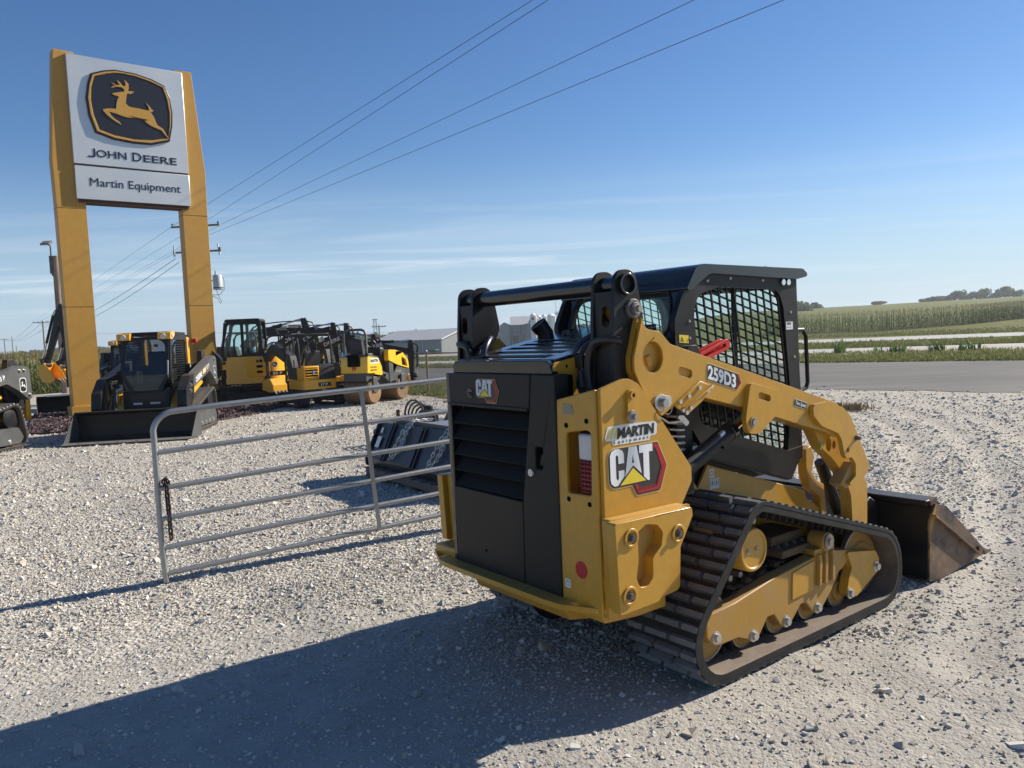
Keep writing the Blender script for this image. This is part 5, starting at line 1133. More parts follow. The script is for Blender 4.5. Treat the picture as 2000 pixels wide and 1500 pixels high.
# ------------------------------------------------------------------ pallet loads beside the gate
flat('pallet_wood', (.16, .13, .11), .85)
def pallet(loc, rz, L, W, label):
    T = thing('pallet', loc, rz, label, 'pallet', None)
    n = max(5, round(L/.24))
    for i in range(n): MB().box(((i+.5)*L/n, W/2, .125), (L/n*.72, W, .018)).build('deck_board', 'pallet_wood', T, bevel=.002)
    for y in (.05, W/2, W-.05): MB().box((L/2, y, .073), (L-.01, .04, .085)).build('stringer', 'pallet_wood', T, bevel=.002)
    for i in (0, 2, n//2, n-3, n-1): MB().box(((i+.5)*L/n, W/2, .020), (L/n*.7, W, .018)).build('bottom_board', 'pallet_wood', T, bevel=.002)
    return T
PA = math.atan2(-.824, .567)
def attachments():
    pallet((-1.99, 10.22, 0), PA, 2.3, 1.15, 'grey wooden pallet under the black bucket attachment behind the gate')
    T = thing('bucket_attachment', (-1.95, 10.32, .135), PA, 'black bucket attachment with paper labels lying on a pallet behind the gate', 'attachment')
    prof = fillet([(.02, .0, .02), (.95, .0, .06), (.98, .48, .05), (.32, .545, .02), (.22, .55, .02), (.0, .10, .03)], 4)
    ex = lambda u, v, w: (w, u, v)
    m = MB().prism(prof, ex, .04, 2.14); m.build('shell', 'attachment_black', T, bevel=.006)
    for w in (0, 2.14): m = MB().prism(fillet([(-.03, -.0, .03), (.96, -.01, .1), (1.0, .50, .06), (.34, .58, .04), (.20, .585, .04), (-.04, .10, .05)], 4), ex, w, w+.035); m.build('end_plate', 'attachment_black', T, bevel=.005)
    for w in (.42, .49, 1.22, 1.30): m = MB().prism([(.005, .10), (.225, .555), (.20, .575), (-.03, .10)], ex, w, w+.022); m.build('rib', 'attachment_black', T)
    m = MB().box2((.95, .33, .56), (2.16, .95, .585)); m.build('top_plate', 'galvanized', T, bevel=.004)
    m = MB().box2((.3, .30, .535), (2.16, .325, .60)); m.build('top_channel', 'dark_grey_steel', T)
    m = MB().ring((-.14, .22, .40), (.03, .22, .40), .055, .04, 18); m.build('pipe_stub', 'attachment_black', T); m = MB().box2((-.10, .08, .08), (.03, .26, .22)); m.build('side_bracket', 'attachment_black', T, bevel=.01)
    fm = lambda w, v: frame_mat((w, -.012+.22*v, .10+.45*v), (1, 0, 0), (0, .44, .90))
    for w, v, a, b in ((.16, .72, .055, .07), (.14, .32, .11, .15)):
        m = MB().box((a/2, b/2, .012), (a, b, .002)); m.xf(fm(w, v)); m.build('paper_label', 'sticker_white', T)
    for i, (w, lab) in enumerate(((.80, 'left zinc chain draped over the black bucket attachment behind the gate'), (1.78, 'right zinc chain draped over the black bucket attachment, beside the loader door'))):
        C = tag(empty('lift_chain', (-1.95, 10.32, .135), PA), lab, 'chain')
        sl = lambda v, dw: (w+dw, -.035+.22*v, .11+.45*v)
        chain_links(C, [(w, .50, .61), (w, .26, .61), sl(.85, -.02), sl(.25, -.10), sl(.05, -.12)], .024, .0055)
        chain_links(C, [(w+.05, .50, .61), (w+.05, .26, .61), sl(.85, .06), sl(.30, .04), sl(.10, -.08)], .024, .0055)
        chain_links(C, [(w+.08, .50, .61), (w+.08, .26, .61), sl(.85, .09), sl(.45, .10), sl(.40, .03)], .024, .0055)
    # second load: dark attachment with hoses
    L2 = Vector((-2.1, 13.2, 0)); pallet(L2, PA+.25, 1.6, 1.1, 'dark wooden pallet under the hose-covered attachment behind the bucket attachment')
    T = thing('hydraulic_attachment', L2+Vector((0, 0, .135)), PA+.25, 'black attachment with looping hydraulic hoses on the farther pallet', 'attachment')
    m = MB().box((.85, .55, .12), (1.5, .9, .22)); m.build('deck', 'attachment_black', T, bevel=.03)
    m = MB().cyl((.45, .5, .22), (.45, .5, .42), .16, n=18); m.cyl((.45, .5, .42), (.45, .5, .50), .08, n=14); m.build('motor', 'deere_black', T, bevel=.01)
    for y in (.25, .85):
        m = MB().prism([(1.0, .2), (1.5, .2), (1.55, .75), (1.40, .85), (1.2, .5)], 'y', y, y+.03); m.build('mount_plate', 'attachment_black', T)
    for x in (1.15, 1.3, 1.42): m = MB().bar((x, .2, .60), (x, .95, .62), .03, .03); m.build('mount_bar', 'dark_grey_steel', T)
    MB().box2((-.22, .36, -.135), (-.17, .40, .42)).build('stand_bar', 'rust_brown', T)
    for k in range(5):
        o = .05*k; P = []
        for i in range(19):
            a = math.pi*(i/18); P.append((.55-.75*(1-math.cos(a))*.5-.1*math.sin(a)+o*.6, .3+o+.25*math.sin(a*.5), .25+(.42-.04*k)*math.sin(a)**.8-.0*i-.18*(i/18)))
        m = MB().tube(P, .018, 7); m.build('hose', 'hose_black', T)
attachments()
# ------------------------------------------------------------------ chain-link fence
def fence():
    p0 = Vector((-2.91, 25.49, 0)); u = Vector((-.52, .854, 0)).normalized(); T = thing('chain_link_fence', p0, math.atan2(u.y, u.x), 'low chain-link fence behind the stored machines along the asphalt', 'fence')
    a, b = -9.0, 24.0; H = 1.30
    k = a
    while k <= b+.01:
        m = MB().cyl((k, 0, 0), (k, 0, H+.06), .032, n=10); p = m.build('fence_post', 'fence_rust', T); m = MB().sphere((k, 0, H+.06), .036, 8, 5); m.build('post_cap', 'galvanized', p); k += 2.85
    m = MB().cyl((a, 0, H), (b, 0, H), .020, n=8); m.build('top_rail', 'fence_rust', T)
    V = []; F = []; s = .062; r = .0030
    n = int((b-a)/s)
    for sgn in (1, -1):
        for i in range(-int(H/s)-1, n+1):
            x0 = a+i*s; 
            q0 = (x0, .03) if sgn > 0 else (x0, H-.02); q1 = (x0+H-.05, H-.02) if sgn > 0 else (x0+H-.05, .03)
            if q1[0] < a or q0[0] > b: continue
            if q0[0] < a: t = (a-q0[0])/(q1[0]-q0[0]); q0 = (a, q0[1]+t*(q1[1]-q0[1]))
            if q1[0] > b: t = (b-q0[0])/(q1[0]-q0[0]); q1 = (b, q0[1]+t*(q1[1]-q0[1]))
            base = len(V)
            for q in (q0, q1): V += [(q[0], .03*0-.028-r, q[1]-r), (q[0], -.028+r, q[1]), (q[0], -.028-r*.2, q[1]+r)]
            F += [(base, base+1, base+4, base+3), (base+1, base+2, base+5, base+4), (base+2, base, base+3, base+5)]
    m = MB().add(V, F); stuff(m.build('wire_mesh', 'galvanized', T, smooth=False, fix=False))
paint('fence_rust', (.24, .17, .12), .7, metal=.2, dust=.4, scale=4, dustcol=(.36, .34, .31))
fence()
# ------------------------------------------------------------------ utility poles, wires, lamp
def utility_pole(px_top, py_top, depth, height, label, arms, insul=True, px_base=None, r=.15, yaw=None):
    top = at_depth(px_top, py_top, depth); base_z = float(hgt(top.x, top.y))-.1
    T = thing('utility_pole', (top.x, top.y, base_z), 0 if yaw is None else yaw, label, 'utility pole'); H = top.z-base_z
    m = MB().tube([(0, 0, 0), (0, 0, H*.5), (0, 0, H)], [r*1.25, r*1.05, r*.8], 12); m.build('pole_shaft', 'pole_wood', T)
    for dz, w, ang in arms:
        c, s = math.cos(ang), math.sin(ang); z = H-dz
        m = MB().bar((-c*w/2, -s*w/2, z), (c*w/2, s*w/2, z), .11, .13); a = m.build('crossarm', 'pole_wood', T)
        for k in (-1, 1):
            m = MB().bar((k*c*w*.28, k*s*w*.28, z-.03), (0, 0, z-.55), .03, .03); m.build('arm_brace', 'dark_grey_steel', T)
            for q in ((.95,) if w < 2.6 else (.95, .45)):
                m = MB().lathe([(.03, 0), (.07, .02), (.05, .08), (.08, .11), (.05, .18), (.02, .2)], (k*c*w/2*q, k*s*w/2*q, z+.06), 8); m.build('insulator', 'lamp_dark', a)
    return T, top
def wire(name, pts, label, r=.012, sag=0.0, n=14):
    P = []
    for i in range(len(pts)-1):
        a, b = Vector(pts[i]), Vector(pts[i+1])
        for k in range(n):
            t = k/n; q = a.lerp(b, t); q.z -= sag*4*t*(1-t); P.append(q)
    P.append(Vector(pts[-1])); o = Vector(P[0]); m = MB().tube([p-o for p in P], r, 5); w = m.build(name, 'wire_black', None, loc=o); return tag(w, label, 'power line')
flat('wire_black', (.03, .03, .032), .6)
def power_lines():
    D = 58.0; d2 = 150.0
    T1, top1 = utility_pole(381, 436, D, 11, 'wooden utility pole with two crossarms and a transformer behind the right sign post', [(.20, 3.6, R(-4)), (2.05, 3.6, R(-4))])
    H1 = top1.z-T1.location.z
    # transformer
    m = MB().lathe([(.05, -.05), (.30, -.04), (.34, 0), (.34, .95), (.30, 1.02), (.10, 1.06)], (1.45, -.25, H1-4.85), 18); tr = m.build('transformer', 'transformer_grey', T1)
    m = MB().ring((1.45, -.25, H1-4.80), (1.45, -.25, H1-4.72), .36, .33, 18); m.build('transformer_band', 'dark_grey_steel', tr)
    m = MB().cyl((1.30, -.25, H1-3.8), (1.30, -.25, H1-3.5), .05, .03, n=8); m.build('transformer_bushing', 'dark_grey_steel', tr)
    m = MB().bar((.1, 0, H1-4.2), (1.2, -.2, H1-4.2), .08, .08); m.build('transformer_mount', 'dark_grey_steel', tr)
    P = [(1.70, -.25, H1-3.75), (1.90, -.25, H1-4.2), (1.88, -.25, H1-4.9), (1.5, -.2, H1-5.25), (.6, -.1, H1-5.25)]; m = MB().tube(P, .02, 6); m.build('drop_cable', 'wire_black', tr)
    P = [(1.3, -.25, H1-4.9), (1.42, -.25, H1-5.3), (1.62, -.25, H1-5.75), (1.55, -.25, H1-5.9), (1.35, -.25, H1-5.5), (.9, -.2, H1-5.3)]; m = MB().tube(P, .02, 6); m.build('drop_cable', 'wire_black', tr)
    for k, x in ((0, -1.62), (1, 1.68)):
        m = MB().cyl((x, -.1, H1-2.35), (x-.12*(1 if k else 0), -.1, H1-1.55), .07, .05, n=8); m.build('fuse_cutout', 'transformer_grey', T1)
    top2 = at_depth(83, 624, d2)
    T2, top2 = utility_pole(83, 626, d2, 11, 'distant wooden utility pole standing in the corn left of the sign', [(.35, 3.9, R(-4))])
    T3, top3 = utility_pole(8, 661, 330, 11, 'leftmost far-off utility pole above the corn at the picture edge', [(.4, 4.2, R(-4))], r=.2)
    T4, t4 = utility_pole(23, 657, 300, 11, 'tall thin far-off bare pole above the corn at far left', [], r=.16)
    utility_pole(32, 676, 420, 11, 'short far-off bare pole right of the tall bare pole at far left', [], r=.18)
    utility_pole(740, 634, 150, 9, 'utility pole in front of the grey metal barn', [(.4, 2.6, R(8))], r=.13)
    utility_pole(984-20, 624, 250, 10, 'far utility pole with two crossarms beside the grey works building', [(.3, 3.0, R(5)), (1.9, 2.6, R(5))], r=.15)
    def end(px, z):                                     # where each wire leaves the top of the picture
        d = ray(px, 0); t = (z-CAMH)/d.z; return Vector((0, 0, CAMH))+d*t
    A = [at_depth(338, 441, D), at_depth(405, 430, D), at_depth(432, 438, D), at_depth(398, 463, D)]
    E = [(1040, 11.6), (1070, 11.2), (1355, 10.6), (1530, 9.6)]
    lab = ['topmost of the four power lines crossing the sky', 'power line just below the topmost one across the sky', 'third power line down across the sky, above the lowest', 'lowest of the four power lines crossing the sky']
    B = [top2+Vector((-1.8, 0, -.2)), top2+Vector((-.6, 0, -.2)), top2+Vector((1.0, 0, -.2)), top2+Vector((1.85, 0, -.2))]
    for k in range(4):
        e = end(*E[k]); a = A[k]; far = e+(e-a)*.6
        wire('power_line', [B[k]+Vector((0, 0, 0)), a, e, far], lab[k], .0095, .0)
    for k, (px, py) in enumerate(((343, 505), (350, 512))): wire('service_line', [top2+Vector((-1.0+2*k, 0, -2.2-.3*k)), at_depth(px, py, D)], ('upper' if k == 0 else 'lower')+' low slack cable running left from the transformer pole', .02, 1.0)
    for k in range(3): wire('distant_line', [top3+Vector((-1.9+1.9*k, 0, -.2)), top2+Vector((-1.8+1.8*k, 0, -.25))], ('left', 'middle', 'right')[k]+' sagging wire between the far poles over the corn at left', .022, 2.0)
    wire('distant_line', [at_depth(190, 651, 260), at_depth(1010, 648, 260)], 'thin far-off wire crossing low above the treeline', .03, 0)
paint('transformer_grey', (.55, .56, .56), .4, dust=.1)
power_lines()
def yard_lamp():
    top = at_depth(108, 500, 36.0); T = thing('yard_light_pole', (top.x, top.y, 0), 0, 'weathered wooden pole with a floodlight on top, left of the sign', 'light pole'); H = top.z
    m = MB().tube([(0, 0, -.1), (0, 0, H*.5), (0, 0, H)], [.19, .165, .145], 14); m.build('pole_shaft', 'pole_wood', T)
    m = MB().tube([(-.12, -.12, H-.9), (-.12, -.12, H+.45), (-.2, -.16, H+.50)], .035, 8); b_ = m.build('lamp_bracket', 'dark_grey_steel', T)
    m = MB().box2((-.20, -.17, H-.8), (-.05, -.13, H+.0)); m.build('bracket_plate', 'dark_grey_steel', b_)
    m = MB().box((-.22, -.25, H+.56), (.40, .34, .10), Matrix.Rotation(R(28), 3, 'X')); l = m.build('floodlight', 'dark_grey_steel', T, bevel=.02); m = MB().box((-.22, -.275, H+.52), (.33, .27, .03), Matrix.Rotation(R(28), 3, 'X')); m.build('floodlight_lens', 'lamp_white', l)
    m = MB()
    for k in range(3): m.ring((.15, -.02, H-.75+.1*k), (.15, .02, H-.75+.1*k), .05, .035, 8)
    m.build('cable_spool', 'dark_grey_steel', T)
yard_lamp()
# ------------------------------------------------------------------ buildings
def siding(name, col, sc=3.2):
    m, nt, b = newmat(name); co = coord(nt, 'Object'); w = nt.nodes.new('ShaderNodeTexWave'); w.inputs['Scale'].default_value = sc; w.bands_direction = 'DIAGONAL'; nt.links.new(co, w.inputs['Vector'])
    c = mixcol(nt, rng(nt, w.outputs[1], 0, 1, 0, .25), col, tuple(x*.8 for x in col)); c = mixcol(nt, rng(nt, noise(nt, .25, 4, .6, co), .35, .7, 0, .3), c, tuple(x*.85 for x in col)); nt.links.new(c, b.inputs['Base Color']); b.inputs['Roughness'].default_value = .55
siding('barn_siding', (.22, .225, .235)); siding('barn_roof', (.42, .42, .42)); siding('tank_white', (.88, .87, .84), 1.2); siding('works_siding', (.30, .31, .33)); flat('billboard_navy', (.03, .04, .09), .6); flat('billboard_pale', (.42, .47, .55), .6); flat('billboard_dark', (.035, .03, .035), .6); flat('billboard_red', (.28, .05, .05), .6); flat('tractor_green', (.03, .12, .04), .5); flat('dumpster_green', (.10, .26, .17), .6); flat('window_pale', (.45, .55, .62), .3); flat('barn_brown', (.16, .14, .13), .7)
def at_(px, py, d): return at_depth(px, py, d)
def barn():
    D = 235.0; el = at_(730, 666, D); er = at_(862, 662, D-14); rr = at_(908, 662, D+6); z0 = float(hgt(el.x, el.y))-.5
    ze = er.z; zr = at_(886, 643, D-4).z
    u = (Vector((er.x, er.y, 0))-Vector((el.x, el.y, 0))); Lw = u.length; rz = math.atan2(u.y, u.x); W = 21.0
    T = thing('metal_barn', (el.x, el.y, z0), rz, 'long grey metal barn with a low gable roof in the distance', 'building')
    E = ze-z0; Rg = zr-z0+.2
    gp = [(0, 0), (W, 0), (W, E), (W/2, Rg), (0, E)]
    # gable end on the right (x = Lw), openings built in
    dh = [(W*.42, 0), (W*.72, 0), (W*.72, 4.2), (W*.42, 4.2)]
    m = MB().prism([(0, 0), (W*.42, 0), (W*.42, 4.2), (W*.72, 4.2), (W*.72, 0), (W, 0), (W, E), (W/2, Rg), (0, E)], 'x', Lw-.2, Lw); m.build('gable_wall', 'barn_siding', T)
    m = MB().box2((0, 0, 0), (Lw-.2, .2, E)); m.build('side_wall', 'barn_siding', T); m = MB().box2((0, W-.2, 0), (Lw-.2, W, E)); m.build('back_wall', 'barn_siding', T); m = MB().prism(gp, 'x', 0, .2); m.build('end_wall', 'barn_siding', T)
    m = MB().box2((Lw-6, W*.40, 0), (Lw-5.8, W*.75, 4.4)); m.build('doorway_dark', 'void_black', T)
    for s in (0, 1):
        y0, y1 = (-.6, W/2) if s == 0 else (W+.6, W/2)
        k = .6*(Rg-E)/(W/2)
        m = MB().add([(-.5, y0, E-k), (Lw+.5, y0, E-k), (Lw+.5, y1, Rg), (-.5, y1, Rg), (-.5, y0, E-k+.15), (Lw+.5, y0, E-k+.15), (Lw+.5, y1, Rg+.15), (-.5, y1, Rg+.15)], [(0, 1, 2, 3), (7, 6, 5, 4), (0, 4, 5, 1), (1, 5, 6, 2), (2, 6, 7, 3), (3, 7, 4, 0)]); rf = m.build('roof_slope', 'barn_roof', T)
        m = MB().add([(Lw+.5, y0, E-k-.05), (Lw+.62, y0, E-k-.05), (Lw+.62, y1, Rg-.05), (Lw+.5, y1, Rg-.05), (Lw+.5, y0, E-k+.3), (Lw+.62, y0, E-k+.3), (Lw+.62, y1, Rg+.3), (Lw+.5, y1, Rg+.3)], [(0, 1, 2, 3), (7, 6, 5, 4), (0, 4, 5, 1), (1, 5, 6, 2), (2, 6, 7, 3), (3, 7, 4, 0)]); m.build('fascia', 'white_paint', rf)
    for x in (Lw-.12, Lw*.48, Lw*.73, .1): m = MB().box2((x-.10, -.06, 0), (x+.10, .01, E)); m.build('corner_trim', 'barn_roof', T)
    for x, w in ((1.3, 1.6), (4.6, .7), (9.4, 1.6), (11.6, 1.2)): m = MB().box2((x, -.03, E-3.2), (x+w, .02, E-1.9)); f = m.build('window', 'white_paint', T); m = MB().box2((x+.12, -.05, E-3.08), (x+w-.12, -.02, E-2.02)); m.build('pane', 'window_pale', f)
    m = MB().box2((Lw+.01, W*.48, E+.0), (Lw+.15, W*.72, E+2.0)); sg = m.build('wall_sign', 'white_paint', T); m = MB().box2((Lw+.12, W*.50, E+1.1), (Lw+.18, W*.70, E+1.6)); m.build('sign_text_band', 'billboard_navy', sg); m = MB().box2((Lw+.12, W*.53, E+.35), (Lw+.18, W*.66, E+.7)); m.build('sign_text_band', 'billboard_navy', sg)
    # low shed, dumpster and tractor near it
    q = at_(680, 684, D+30); m = MB(); T2 = thing('low_shed', (q.x, q.y, z0), rz, 'low brown-roofed shed left of the long grey barn', 'building'); MB().box2((-4, 0, 0), (18, 8, 3.4)).build('shed_wall', 'barn_siding', T2); MB().prism([(-.5, 3.4), (8.5, 3.4), (4, 5.4)], 'x', -4.4, 18.4).build('shed_roof', 'barn_brown', T2)
    q = at_(742, 685, D-40); T3 = thing('dumpster', (q.x, q.y, z0+.3), rz, 'green roll-off dumpster in front of the grey barn', 'dumpster'); MB().prism([(-2.4, .4), (-3.0, 3.0), (3.0, 3.0), (2.4, .4)], 'y', -1.1, 1.1).build('bin', 'dumpster_green', T3)
    for x in (-2, -1, 0, 1, 2): MB().box2((x-.06, -1.18, .45), (x+.06, -1.1, 2.95)).build('rib', 'dumpster_green', T3)
    MB().box2((-3.1, -1.2, 2.95), (3.1, 1.2, 3.1)).build('rim', 'dumpster_green', T3)
    q = at_(842, 684, D-45); T4 = thing('farm_tractor', (q.x, q.y, z0+.4), rz+.2, 'green farm tractor parked before the grey barn', 'tractor')
    MB().box2((-2.6, -.5, 1.0), (-.2, .5, 1.9)).build('tractor_hood', 'tractor_green', T4, bevel=.1); c = MB().box2((-.2, -.8, 1.2), (1.5, .8, 3.1)).build('tractor_cab', 'glass_dark', T4); MB().box2((-.4, -.95, 3.1), (1.7, .95, 3.35)).build('cab_roof', 'tractor_green', c, bevel=.05)
    for x, r in ((-2.0, .65), (.8, 1.0)):
        for s in (-1, 1): w = MB().cyl((x, s*.8, r), (x, s*1.2, r), r, n=18).build('tractor_wheel', 'rubber', T4); MB().cyl((x, s*.79, r), (x, s*1.22, r), r*.5, n=14).build('rim', 'sticker_yellow', w)
    MB().cyl((-1.2, .2, 1.9), (-1.2, .2, 3.0), .06, n=8).build('tractor_exhaust', 'dark_grey_steel', T4)
barn()
def works():
    D = 300.0; base = at_(1000, 650, D); z0 = float(hgt(base.x, base.y))-.5
    def P(px, py, d=D): return at_(px, py, d)
    a, b = P(976, 636), P(1050, 634); T = thing('works_building', (a.x, a.y, z0), 0, 'grey gabled works building left of the white tanks', 'building'); L = b.x-a.x; H = a.z-z0
    MB().prism([(0, 0), (L*.30, 0), (L*.30, H), (L*.12, H+1.2), (0, H)], 'y', 0, 16).build('west_block', 'works_siding', T)
    MB().box2((L*.30, 1.5, 0), (L, 18, H)).build('long_block', 'works_siding', T); rf = MB().prism([(0, H), (19, H), (9.5, H+3.4)], 'x', L*.28, L+.5).build('works_roof', 'barn_roof', T)
    MB().prism([(L*.55, 0), (L, 0), (L, H+1.0), (L*.97, H+3.6), (L*.78, H+1.6)], 'y', -.6, 1.4).build('tall_block', 'works_siding', T)
    for x in (.34, .62): d_ = MB().box2((L*x, 1.38, 0), (L*x+2.2, 1.48, H*.6)).build('door', 'dark_grey_steel', T)
    for x in (.28, .55): MB().box2((L*x-.25, -.65, 0), (L*x+.25, -.2, H)).build('downpipe', 'dark_grey_steel', T)
    lab = ['leftmost tall white tank with a small dark mark near its top', 'second white tank from the left, slightly lower', 'third white tank from the left, set back', 'broad white tank in the middle of the group', 'large white tank with a railing behind the broad one', 'shorter white tank at the front right of the group', 'rightmost white tank standing apart by the cab']
    for k, (px0, px1, py, d, lb) in enumerate(((1035, 1047, 616, 296, 0), (1045, 1058, 619, 298, 1), (1057, 1068, 618, 306, 2), (1068, 1085, 617, 294, 3), (1083, 1100, 613, 304, 4), (1085, 1101, 622, 288, 5), (1103, 1115, 617, 300, 6))):
        c = P((px0+px1)/2, py, d); w = (P(px1, py, d)-P(px0, py, d)).length/2; t = thing('storage_tank', (c.x, c.y, z0), 0, lab[lb], 'tank', 'white storage tanks'); h = c.z-z0
        MB().lathe([(w, 0), (w, h)], (0, 0, 0), 24).build('tank_body', 'tank_white', t); MB().lathe([(w*1.01, h), (w*.5, h+.6), (.1, h+.9)], (0, 0, 0), 24).build('tank_roof', 'tank_white', t)
        MB().bar((w*.8, -w*.7, 0), (w*.8, -w*.7, h), .25, .08).build('tank_ladder', 'galvanized', t)
        if lb == 0: MB().box((-.2*w, -w*.98, h-1.2), (.9, .15, .9)).build('tank_label', 'billboard_navy', t)
        if lb == 4:
            for i in range(6): a_ = -2.6+.4*i; MB().bar((w*math.cos(a_), w*math.sin(a_), h), (w*math.cos(a_), w*math.sin(a_), h+1.1), .1, .1).build('railing_post', 'dark_grey_steel', t)
    q = P(1085, 584, 340); T = thing('radio_mast', (q.x, q.y, z0), 0, 'thin radio mast rising behind the white tanks', 'mast'); MB().cyl((0, 0, 0), (0, 0, q.z-z0), .12, .05, n=6).build('mast_shaft', 'dark_grey_steel', T); MB().box((0, 0, 4), (.5, .5, .3)).build('mast_base', 'dark_grey_steel', T)
    q = P(1053, 651, 250); T = thing('parked_car', (q.x, q.y, float(hgt(q.x, q.y))), .1, 'small white car parked before the tanks', 'car'); MB().prism(fillet([(-2.1, .3, .1), (-2.1, .8, .15), (-1.2, .95, .2), (-.6, 1.45, .2), (.8, 1.45, .2), (1.4, .95, .2), (2.1, .8, .2), (2.1, .3, .1)], 3), 'y', -.85, .85).build('car_body', 'white_paint', T, bevel=.05)
    for x in (-1.3, 1.3):
        for s in (-1, 1): MB().cyl((x, s*.7, .32), (x, s*.9, .32), .32, n=14).build('wheel', 'rubber', T)
    MB().prism([(-1.0, .98), (-.5, 1.38), (.7, 1.38), (1.15, .98)], 'y', -.87, .87).build('car_window', 'glass_dark', T)
works()
def billboard():
    D = 120.0; a = at_(534, 637, D); b = at_(588, 634, D+3); u = b-a; L = Vector((u.x, u.y, 0)).length; zt = (a.z+b.z)/2+.1; h = zt-at_(560, 651, D).z; z0 = float(hgt(a.x, a.y))-.3
    T = thing('billboard', (a.x, a.y, z0), math.atan2(u.y, u.x), 'roadside billboard rising behind the small excavators', 'billboard')
    MB().box2((0, .05, zt-h-z0), (L, .3, zt-z0)).build('billboard_frame', 'billboard_dark', T)
    MB().box2((.08, 0, zt-h*.86-z0), (L*.27, .05, zt-.05-z0)).build('poster_panel', 'billboard_navy', T); MB().box2((L*.27, 0, zt-h*.86-z0), (L*.53, .05, zt-.05-z0)).build('poster_panel', 'billboard_pale', T); MB().box2((L*.53, 0, zt-h*.86-z0), (L-.04, .05, zt-.05-z0)).build('poster_panel', 'billboard_dark', T); MB().box2((.04, -.01, zt-h-z0), (L-.02, .06, zt-h*.84-z0)).build('poster_strip', 'billboard_red', T)
    for i in range(3): MB().box2((L*.31, -.02, zt-h*(.25+.2*i)-z0), (L*.49, .0, zt-h*(.18+.2*i)-z0)).build('poster_line', 'billboard_navy', T)
    lettering('poster_text', 'Steak n Shake', T, frame_mat((L*.57, -.01, zt-h*.42-z0), (1, 0, 0), (0, 0, 1)), h*.17, L*.36, 'billboard_pale', .02)
    for x in (.25, .75): MB().cyl((L*x, .2, 0), (L*x, .2, zt-h-z0), .15, n=8).build('billboard_post', 'dark_grey_steel', T)
billboard()
def lattice_tower():
    q = at_(732, 624, 420); z0 = float(hgt(q.x, q.y)); H = q.z-z0; T = thing('lattice_tower', (q.x, q.y, z0), .3, 'far-off lattice radio tower above the treeline', 'tower'); w = 1.3
    for sx, sy in ((-1, -1), (1, -1), (1, 1), (-1, 1)): MB().bar((sx*w, sy*w, 0), (sx*w*.45, sy*w*.45, H), .16, .16).build('tower_leg', 'galvanized', T)
    for k in range(9):
        z = H*k/9; z2 = H*(k+1)/9; f = 1-.55*k/9; g = 1-.55*(k+1)/9; m = MB()
        for a, b in (((-1, -1), (1, -1)), ((1, -1), (1, 1)), ((1, 1), (-1, 1)), ((-1, 1), (-1, -1))): m.bar((a[0]*w*f, a[1]*w*f, z), (b[0]*w*g, b[1]*w*g, z2), .1, .1)
        m.build('lattice_bay', 'galvanized', T)
    MB().box((0, 0, H), (2.4, 2.4, .4)).build('antenna_platform', 'galvanized', T)
lattice_tower()
# ------------------------------------------------------------------ trees
def crown(n, rx, ry, rz, seed, leaf, lobes=7):
    """leaf cards spread through several lobes"""
    rg = np.random.default_rng(seed); L = rg.normal(0, 1, (lobes, 3)); L /= np.linalg.norm(L, axis=1)[:, None]; L *= rg.uniform(.3, .75, (lobes, 1)); L[:, 2] = L[:, 2]*.7+.05
    k = rg.integers(0, lobes, n); d = rg.normal(0, 1, (n, 3)); d /= np.linalg.norm(d, axis=1)[:, None]; r = rg.uniform(.25, 1, n)**.4*rg.uniform(.30, .52, lobes)[k]
    C = (L[k]+d*r[:, None])*np.array([rx, ry, rz]); a = rg.normal(0, 1, (n, 3)); a /= np.linalg.norm(a, axis=1)[:, None]; b = np.cross(a, rg.normal(0, 1, (n, 3))); b /= np.linalg.norm(b, axis=1)[:, None]; s = leaf*rg.uniform(.5, 1.3, n)[:, None]
    V = np.stack([C-a*s, C+b*s*.7, C+a*s, C-b*s*.7], 1).reshape(-1, 3); return V, (4*np.arange(n)[:, None]+np.arange(4)[None])
def tree(px, pyb, d, h, w, seed, label, group, z=None, n=900):
    q = at_(px, pyb, d); z = float(hgt(q.x, q.y)) if z is None else z; T = thing('tree', (q.x, q.y, z), 0, label, 'tree', group)
    V, F = crown(n, w*.55, w*.55, h*.62, seed, w*.06, 9); V = V+np.array([0, 0, h*.46]); np_mesh('crown', V, F, 'tree_leaf', T, smooth=False)
    m = MB().tube([(0, 0, -.5), (.1, 0, h*.3), (0, .1, h*.6)], [w*.04, w*.03, w*.012], 7)
    for k in range(3): a = k*2.1+seed; m.tube([(0, 0, h*.3), (math.cos(a)*w*.2, math.sin(a)*w*.2, h*.55)], [w*.02, w*.006], 5)
    m.build('trunk', 'bark', T)
